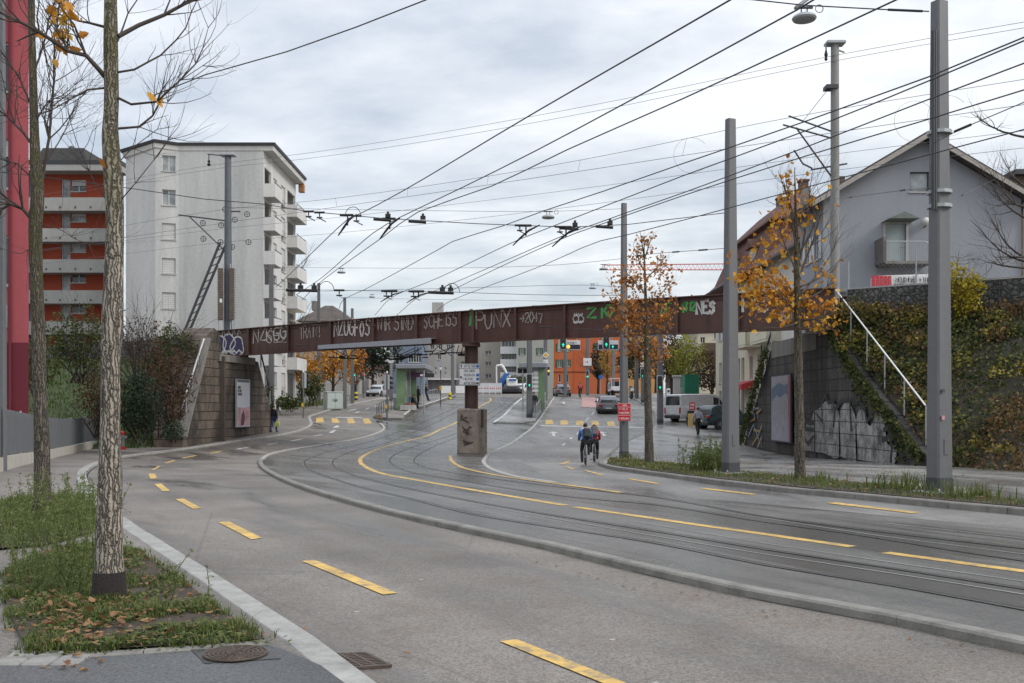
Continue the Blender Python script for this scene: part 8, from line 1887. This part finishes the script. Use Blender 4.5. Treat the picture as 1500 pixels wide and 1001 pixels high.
q = V(((659-750)*110/F, 110, G(110)+.1)); bollard('warning_bollard', 'yellow box like bollard between shelter and pier', q, .7, .17, [(.3,.55,M_txt)], M_blky)
q = GP(179, 658.5, .1); T = thing('fire_hydrant', 'grey fire hydrant with red cap and red foot beside the big trunk', 'hydrant', q); s = q.y/F; M_hyd = mat('hydrant grey', (.20,.205,.21), .5, .15, 8)
mb = MB(); mb.lathe(q, [(5.2*s,0),(5.2*s,4*s)], 14); build('foot', mb, M_signr, T); mb = MB(); mb.lathe(q+V((0,0,4*s)), [(3.6*s,0),(3.4*s,11*s),(4.6*s,12*s),(4.6*s,16*s),(3.6*s,17*s)], 16); build('barrel', mb, M_hyd, T, smooth=True); mb = MB(); mb.lathe(q+V((0,0,21*s)), [(4.0*s,0),(4.2*s,3*s),(3.0*s,5*s),(1*s,6*s)], 14); build('cap', mb, M_signr, T, smooth=True); mb = MB(); mb.lathe(q+V((4.2*s,-.02,17.5*s)), [(1.5*s,0),(1.5*s,2*s)], 10, Matrix.Rotation(R(90),3,'Y')); build('outlet', mb, M_signw, T)
# slatted fence on a low wall at the left
fpts = [GP(x, y, .1) for x, y in ((-60,706),(0,690),(30,681.5),(58,675),(84,668.5),(104,664),(124,659.5),(145,655))]
T = thing('metal_fence', 'grey metal fence panels on a low concrete wall beneath the crimson building', 'fence', fpts[0]); M_fen = mat('fence grey', (.155,.162,.172), .55, .15, 2)
for i, (a, b) in enumerate(zip(fpts, fpts[1:])):
    d = (b-a).normalized(); mb = MB(); mb.bar(a+V((0,0,.12)), b+V((0,0,.12)), .2, .5); build('base_wall', mb, mat('pale concrete wall', (.42,.39,.34), .85, .2, 2, bump=.2), T)
    mb = MB(); n = max(6, int((b-a).length/.11)); mb.bar(a+d*.05+V((0,0,1.05)), b-d*.05+V((0,0,1.05)), .025, 1.3)
    nn = V((d.y,-d.x,0))*.02
    for k in range(n): t = (k+.5)/n; c = a.lerp(b, t)+nn; mb.bar(c+V((0,0,.42)), c+V((0,0,1.68)), .05, .02, up=d)
    build('slat_panel', mb, M_fen, T); mb = MB(); mb.bar(a+V((0,0,.3)), a+V((0,0,1.75)), .05); build('post', mb, M_steel, T)
# tram shelters
def shelter(label, px0, px1, Y, py0, py1, side):
    q = V((((px0+px1)/2-750)*Y/F, Y, G(Y)+.19)); T = thing('tram_shelter', label, 'shelter', q, 'tram shelters'); zt = CZ+(HZ-py0)*Y/F; zb_ = CZ+(HZ-py1)*Y/F; xa, xb = (px0-750)*Y/F, (px1-750)*Y/F
    mb = MB(); mb.box(((xa+xb)/2, Y+4.2, (zt+zb_)/2), (xb-xa, 9, zt-zb_), bev=.05); build('canopy', mb, mat('shelter roof grey', (.22,.23,.25), .5, .12), T)
    Mgr = mat('green glass panel', (.15,.235,.125), .2, .3, 1.2); t_ = Mgr
    return T, q, xa, xb, zb_, Mgr
T, q, xa, xb, zb_, Mgr = shelter('green glazed tram shelter on the left platform with people waiting', 580, 624, 86, 533.5, 540.5, 1)
yq = 86; px_ = lambda p, Y=86: (p-750)*Y/F
mb = MB(); mb.box(((px_(580)+px_(593))/2, 86.4, (q.z+.1+zb_)/2), (px_(593)-px_(580), .12, zb_-q.z-.1)); build('glass_panel', mb, Mgr, T)
for y_ in (89.5, 93): mb = MB(); mb.box((px_(606,y_), y_, (G(y_)+zb_)/2), (.5,.1,zb_-G(y_)-.2)); build('glass_panel', mb, Mgr, T)
mb = MB(); mb.box((px_(594), 90, (G(90)+zb_)/2), (.10,7,zb_-G(90)-.2)); build('rear_wall', mb, M_glass2, T)
mb = MB(); mb.box(((px_(586)+px_(606))/2, 87.2, G(87)+.4), (px_(604)-px_(585), 3, .45)); build('plinth', mb, M_concrete, T)
mb = MB(); mb.box((px_(598), 87, G(87)+.72), (.7,2.6,.1)); build('bench', mb, mat('bench red', (.30,.06,.04), .6, .2), T)
mb = MB(); mb.box((px_(612), 87.5, CZ+(HZ-549.5)*87.5/F), (1.5,.3,.42)); build('advert_strip', mb, mat('purple strip', (.14,.05,.13), .5, .3, 2), T)
mb = MB(); mb.box((px_(628), 86.6, CZ+(HZ-550)*86.6/F), (.85,.2,.36)); dsp = build('display', mb, M_sig, T); mb = MB(); mb.box((px_(618.5), 86.3, CZ+(HZ-550)*86.6/F), (.4,.03,.18)); build('number_plate', mb, M_signw, T)
for y_, pxx in ((86.3, 621), (94, 617)): mb = MB(); mb.tube([V((px_(pxx,y_), y_, G(y_))), V((px_(pxx,y_), y_, zb_))], .06, 8); build('column', mb, M_steel, T)
T, q, xa, xb, zb_, Mgr = shelter('green glazed tram shelter behind the thick signal pole', 761, 801, 88, 531.5, 539, 1)
p8 = lambda p, Y=88: (p-750)*Y/F
mb = MB(); mb.box(((p8(788)+p8(798))/2, 88.3, (q.z+zb_)/2), (p8(798)-p8(788), .12, zb_-q.z)); build('glass_panel', mb, Mgr, T)
mb = MB(); mb.box((p8(797), 92.3, (G(92)+zb_)/2), (.1,7.5,zb_-G(92)-.3)); build('glass_panel', mb, Mgr, T)
mb = MB(); mb.box((p8(770), 91, CZ+(HZ-543)*91/F), (1.4,.2,.5)); build('display', mb, M_sig, T)
for pxx in (766, 781): mb = MB(); mb.tube([V((p8(pxx), 88.3, G(88))), V((p8(pxx), 88.3, zb_))], .06, 8); build('column', mb, M_steel, T)
mb = MB()
for k in range(5): mb.box((p8(783), 88.2, zb_-.5-.38*k), (.7,.05,.2))
build('timetable_slats', mb, M_signw, T)
def railing(label, pts, h, n, m, dz, panel=False):
    P = [GP(x, y, dz) for x, y in pts]; T = thing('railing', label, 'railing', P[0], 'tram stop railings'); Q = spline(P, .25)
    mb = MB(); mb.tube([p+V((0,0,h)) for p in Q], .03, 6); mb.tube([p+V((0,0,.15)) for p in Q], .02, 6); build('rail', mb, m, T)
    for k in range(n): p = Q[int((len(Q)-1)*k/max(1,n-1))]; mb = MB(); mb.tube([p-V((0,0,.1)), p+V((0,0,h))], .028, 6); build('post', mb, m, T)
    if panel: mb = MB(); mb.add([p+V((0,0,z)) for p in Q for z in (.2,h-.06)], [(2*i,2*i+1,2*i+3,2*i+2) for i in range(len(Q)-1)]); build('mesh_panel', mb, mat('railing panel', (.17,.18,.18), .5, .2), T)
railing('railing along the left platform edge by the traffic lane', [(552,612),(560,606.5),(568,603),(577,600)], 1.0, 9, M_dkpole, .19); railing('panelled railing on the right platform beside the car lanes', [(785,613),(789,606),(794,598),(799,590)], 1.0, 6, M_steel, .12, True)
railing('railing behind the people at the left tram stop', [(628,587),(634,585),(640,583.5)], 1.0, 5, M_steel, .19)
q = GP(581, 600, .19); T = thing('litter_bin', 'grey cylindrical litter bin before the green shelter', 'bin', q, 'bins'); mb = MB(); mb.lathe(q+V((0,0,.06)), [(.20,0),(.21,.95)], 14); build('drum', mb, M_steel, T, smooth=True); mb = MB(); mb.lathe(q, [(.17,0),(.17,.07)], 12); build('foot', mb, M_sig, T); mb = MB(); mb.lathe(q+V((0,0,1.01)), [(.215,0),(.1,.03)], 14); build('lid', mb, M_dkpole, T)
q = GP(555, 613.5, .19); T = thing('stone_block', 'brown stone block at the tip of the left platform', 'block', q); mb = MB(); mb.box(q+V((0,0,.15)), (.5,.9,.34), bev=.04); build('block', mb, mat('brown stone', (.20,.15,.10)), T)
# construction barriers
for k in range(4):
    Yx = 131; c = V(((703+k*9.2-750)*Yx/F, Yx, G(Yx))); T = thing('barrier_fence', ['white barrier fence panel nearest the pier', 'second white barrier fence panel from the pier', 'third white barrier fence panel from the pier', 'white barrier fence panel beside the excavator'][k], 'barrier', c, 'white construction barriers')
    mb = MB()
    for x in (-.38, .38): mb.bar(c+V((x,0,0)), c+V((x,0,1.5)), .05)
    mb.bar(c+V((-.38,0,1.45)), c+V((.38,0,1.45)), .05); mb.bar(c+V((-.38,0,.25)), c+V((.38,0,.25)), .05); build('frame', mb, M_white, T); mb = MB(); mb.box(c+V((0,0,.85)), (.70,.03,1.1)); build('sheet', mb, mat('barrier sheet', (.55,.56,.58), .6, .2, 1), T)
    mb = MB()
    for x in (-.27, -.02, .23): mb.box(c+V((x,-.02,.78)), (.14,.012,.13))
    build('red_stripe', mb, M_signr, T)
for k, (px, lb) in enumerate(((677, 'grey white low barrier left of the pier column'), (655, 'grey white low barrier behind the thin sign post'))):
    c = V(((px-750)*133/F, 133, G(133))); T = thing('barrier_fence', lb, 'barrier', c, 'white construction barriers'); mb = MB(); mb.box(c+V((0,0,.6)), (1.9,.06,1.0)); build('sheet', mb, M_white, T); mb = MB(); mb.bar(c+V((-.9,0,0)), c+V((-.9,0,1.2)), .06); mb.bar(c+V((.9,0,0)), c+V((.9,0,1.2)), .06); build('frame', mb, M_steel, T)
# things around the parked vehicles
q = V(((1064.5+20-750)*0+15.6, 84, G(84)+.1)); Yx = 86; c = V(((1013.5-750)*Yx/F, Yx, G(Yx)+1.35)); T = thing('green_container', 'dark green ribbed container under the yellow green tree', 'container', c); Mgc = mat('container green', (.012,.16,.09), .5, .2, 2)
mb = MB(); mb.box(c+V((0,.9,1.1)), (1.25,1.8,1.6), bev=.03); build('box', mb, Mgc, T); mb = MB()
build('terrace_block', (lambda b_: b_.box(c+V((.4,1.0,-.65)), (2.4,2.2,1.9)))(MB()), M_concrete, T)
for k in range(7): mb.box(c+V((-.54+.18*k,-.02,1.1)), (.06,.06,1.5))
build('ribs', mb, Mgc, T); mb = MB(); mb.box(c+V((0,.9,1.93)), (1.3,1.9,.08)); build('lid', mb, mat('container green', (.012,.16,.09)), T)
T = thing('garden_wall', 'weathered concrete wall pillar behind the white van', 'wall', W(993, 620, 80)); c = V(((992-750)*80/F, 80, G(80)+.1)); mb = MB(); mb.box(c+V((0,.2,1.6)), (.55,.5,3.2), bev=.04); build('pillar', mb, M_concrete, T); mb = MB(); mb.box(c+V((0,.2,3.25)), (.7,.65,.16), bev=.03); build('capstone', mb, M_concrete, T); mb = MB(); mb.box(c+V((.6,3,1.2)), (.3,5.5,2.4), rz=R(-6)); build('wall', mb, M_concrete, T)
c = GP(1012, 620, .1); c = V(((1013.5-750)*71/F, 71, G(71)+.1)); T = thing('pavement_sign', 'yellow and red advertising board standing behind the walker in grey', 'sign', c)
mb = MB(); mb.prism([c+V((-.28,0,0)), c+V((.28,0,0)), c+V((.30,.12,.9)), c+V((-.26,.12,.9))], V((0,.03,0))); build('panel', mb, mat('sign orange yellow', (.48,.33,.12), .5, .25, 3), T); mb = MB(); mb.box(c+V((.05,.14,1.42)), (.42,.05,.55)); build('red_header', mb, M_signr, T); mb = MB(); text_mb(mb, 'TAKE', c+V((-.12,.10,1.45)), (1,0,0), (0,0,1), .14, .03, wid=.5); text_mb(mb, 'AWAY', c+V((-.12,.10,1.24)), (1,0,0), (0,0,1), .12, .03, wid=.5); build('lettering', mb, M_txtw, T); mb = MB(); mb.prism([c+V((-.28,.5,0)), c+V((.28,.5,0)), c+V((.28,.2,1.1)), c+V((-.28,.2,1.1))], V((0,.03,0))); build('rear_leg', mb, M_dkpole, T)
c = V(((979-750)*96/F, 96, G(96)+.1)); T = thing('parking_meter', 'white ticket machine on the pavement right of the signal pole', 'machine', c); mb = MB(); mb.box(c+V((0,0,1.1)), (.36,.3,1.0), bev=.06); build('case', mb, M_white, T); mb = MB(); mb.box(c+V((0,0,.3)), (.14,.14,.6)); build('foot', mb, M_steel, T); mb = MB(); mb.box(c+V((0,-.155,1.35)), (.2,.02,.2)); build('screen', mb, M_sig, T)
# parked scooter up the right pavement
c = V(((925-750)*108/F, 108, G(108)+.1)); T = thing('parked_scooter', 'dark scooter parked on the right pavement between two grey poles', 'scooter', c)
for y_ in (-.6, .6):
    mb = MB(); mb.lathe(c+V((0,y_,.27)), [(.27,-.06),(.27,.06)], 14, Matrix.Rotation(R(90),3,'Y')); build('wheel', mb, M_black, T)
mb = MB(); mb.loft([[c+V((-w,y_,z0)), c+V((w,y_,z0)), c+V((w*.7,y_,z1)), c+V((-w*.7,y_,z1))] for y_, w, z0, z1 in ((-.75,.14,.5,.72),(-.3,.2,.3,.78),(.1,.18,.22,.4),(.4,.2,.25,.95),(.58,.12,.6,1.0))]); build('body', mb, mat('scooter dark', (.04,.04,.045), .35, .1), T); mb = MB(); mb.box(c+V((0,-.35,.82)), (.26,.65,.1), bev=.04); build('saddle', mb, M_black, T); mb = MB(); mb.tube([c+V((-.32,.4,1.08)), c+V((.32,.4,1.08))], .02, 6); mb.tube([c+V((0,.55,.9)), c+V((0,.4,1.08))], .025, 6); build('handlebar', mb, M_black, T); mb = MB(); mb.box(c+V((0,.5,1.25)), (.35,.03,.4)); build('windshield', mb, M_glass2, T); mb = MB(); mb.box(c+V((0,-.72,1.0)), (.36,.32,.3), bev=.05); build('top_box', mb, M_white, T)
# banner and fence above the right retaining wall
Yn = 43.5; a = W(1276, 425, Yn); b = W(1406, 424, Yn+.2); zt0, zt1 = CZ+(HZ-404)*Yn/F, CZ+(HZ-400)*Yn/F
T = thing('banner', 'white company banner with red chequered ends below the grey house door', 'banner', (a+b)/2)
pts = [a, b, V((b.x,b.y,zt1-.15)), V((W(1392,400,Yn).x, b.y, zt1)), V((a.x+.3,a.y,zt0)), V((a.x,a.y,zt0-.1))]
mb = MB(); mb.prism(pts, V((0,.06,0))); build('sheet', mb, mat('banner white', (.62,.62,.61), .6, .1, 1), T); nx = lambda p: (p-750)*Yn/F; nz_ = lambda p: CZ+(HZ-p)*Yn/F
mb = MB(); rgb = random.Random(6)
for i in range(5):
    for j in range(4):
        if rgb.random() < .85: mb.box((nx(1279+6*i), Yn-.01, nz_(406.5+5*j)), (nx(5.2)-nx(0), .012, .135))
build('red_squares', mb, mat('banner red', (.48,.03,.05), .6, .2), T); mb = MB()
for j in range(5): mb.box((nx(1388), Yn-.01, nz_(403+4.6*j)), (.16, .012, .12))
build('red_squares', mb, mat('banner red', (.48,.03,.05), .6, .2), T)
mb = MB(); text_mb(mb, 'NEUDIMAS + WIDMER DI', (nx(1312), Yn-.012, nz_(413.5)), (1,0,0), (0,0,1), .19, .035, wid=.52); text_mb(mb, 'IMMOBILIEN VERWALTUNG', (nx(1309), Yn-.012, nz_(421.5)), (1,0,0), (0,0,1), .17, .03, wid=.5); build('lettering', mb, M_txt, T)
mb = MB(); 
for p in (1280, 1340, 1400): mb.bar(V((nx(p), Yn+.1, nz_(440))), V((nx(p), Yn+.1, nz_(404))), .06)
build('support', mb, M_steel, T)
Fa = RT0-BN*.2; T = thing('chain_link_fence', 'wire fence with thin posts on top of the right stone basket wall', 'fence', Fa+V((0,0,6.3)))
for k, px in enumerate((1243, 1342, 1445, 1540)):
    kk = (px-750)/F; t = (kk*Fa.y-Fa.x)/(BD.x-kk*BD.y); p = Fa+BD*t; mb = MB(); mb.tube([V((p.x,p.y,6.2)), V((p.x,p.y,7.45))], .03, 6); build('post', mb, M_steel, T)
mb = MB()
for k in range(90): p = Fa+BD*(k*.16+1.0); mb.tube([V((p.x,p.y,6.35)), V((p.x+BD.x*.9,p.y+BD.y*.9,7.4))], .004, 3); mb.tube([V((p.x+BD.x*.9,p.y+BD.y*.9,6.35)), V((p.x,p.y,7.4))], .004, 3)
build('wire_mesh', mb, M_steel, T)
# drain grate and manhole cover near the camera
c = GP(524, 971); T = thing('drain_grate', 'rusty slotted drain grate in the gutter near the camera', 'drain', c); yaw = R(28); Mz = Matrix.Rotation(yaw, 3, 'Z'); M_iron = mat('rusty cast iron', (.10,.075,.06), .65, .45, 12, metal=.3, bump=.4, bscale=60)
P4_ = gp([(478,962),(535,959.5),(572,978),(512,982)])
def bil(u, v, z=.0): return (P4_[0]*(1-u)+P4_[1]*u)*(1-v)+(P4_[3]*(1-u)+P4_[2]*u)*v+V((0,0,z))
mb = MB(); mb.poly([bil(0,0,.004), bil(1,0,.004), bil(1,1,.004), bil(0,1,.004)]); build('shaft', mb, M_black, T)
mb = MB()
for k in range(9): v = (k+.5)/9; mb.loft([[bil(u_x, v-.022+.03*math.sin(u_x*6), .006), bil(u_x, v+.022+.03*math.sin(u_x*6), .006), bil(u_x, v+.022+.03*math.sin(u_x*6), .018), bil(u_x, v-.022+.03*math.sin(u_x*6), .018)] for u_x in (.04,.2,.35,.5,.65,.8,.96)])
build('bars', mb, M_iron, T)
mb = MB()
for q0, q1 in (((0,0),(1,0)),((1,0),(1,1)),((1,1),(0,1)),((0,1),(0,0)),((.33,0),(.33,1)),((.66,0),(.66,1))): mb.bar(bil(*q0,.010), bil(*q1,.010), .022 if q0[0] in (0,1) else .016, .018)
build('frame', mb, M_iron, T)
c = GP(343, 959, .1); T = thing('manhole_cover', 'round cast iron manhole cover in a square frame on the near pavement', 'manhole', c)
P4_ = gp([(280,952),(388,949),(412,965),(300,972)], .104)
mb = MB(); mb.prism([bil(0,0), bil(1,0), bil(1,1), bil(0,1)], V((0,0,.002))); build('frame', mb, mat('dark wet iron', (.075,.072,.07), .4, .4, 10, metal=.3, bump=.4, bscale=60), T)
mb = MB(); ce = bil(.5,.5,.007); r0 = (bil(1,.5)-bil(0,.5)).length*.44; rv = (bil(.5,1)-bil(.5,0)).length*.46; r0 = min(r0, rv*1.6)
asp = rv/r0 if rv < r0 else 1
mb.lathe(ce, [(r0,0),(r0,.003)], 30)
for f_ in (.96,.82,.68,.54,.40,.26,.12): mb.tube([ce+V((math.cos(a)*r0*f_, math.sin(a)*r0*f_, .004)) for a in [i*2*math.pi/28 for i in range(29)]], .006, 4, cap=False)
for k in range(16): a = k*math.pi/8; mb.tube([ce+V((math.cos(a)*r0*.3, math.sin(a)*r0*.3, .004)), ce+V((math.cos(a)*r0*.93, math.sin(a)*r0*.93, .004))], .005, 4)
build('cover', mb, M_iron, T)
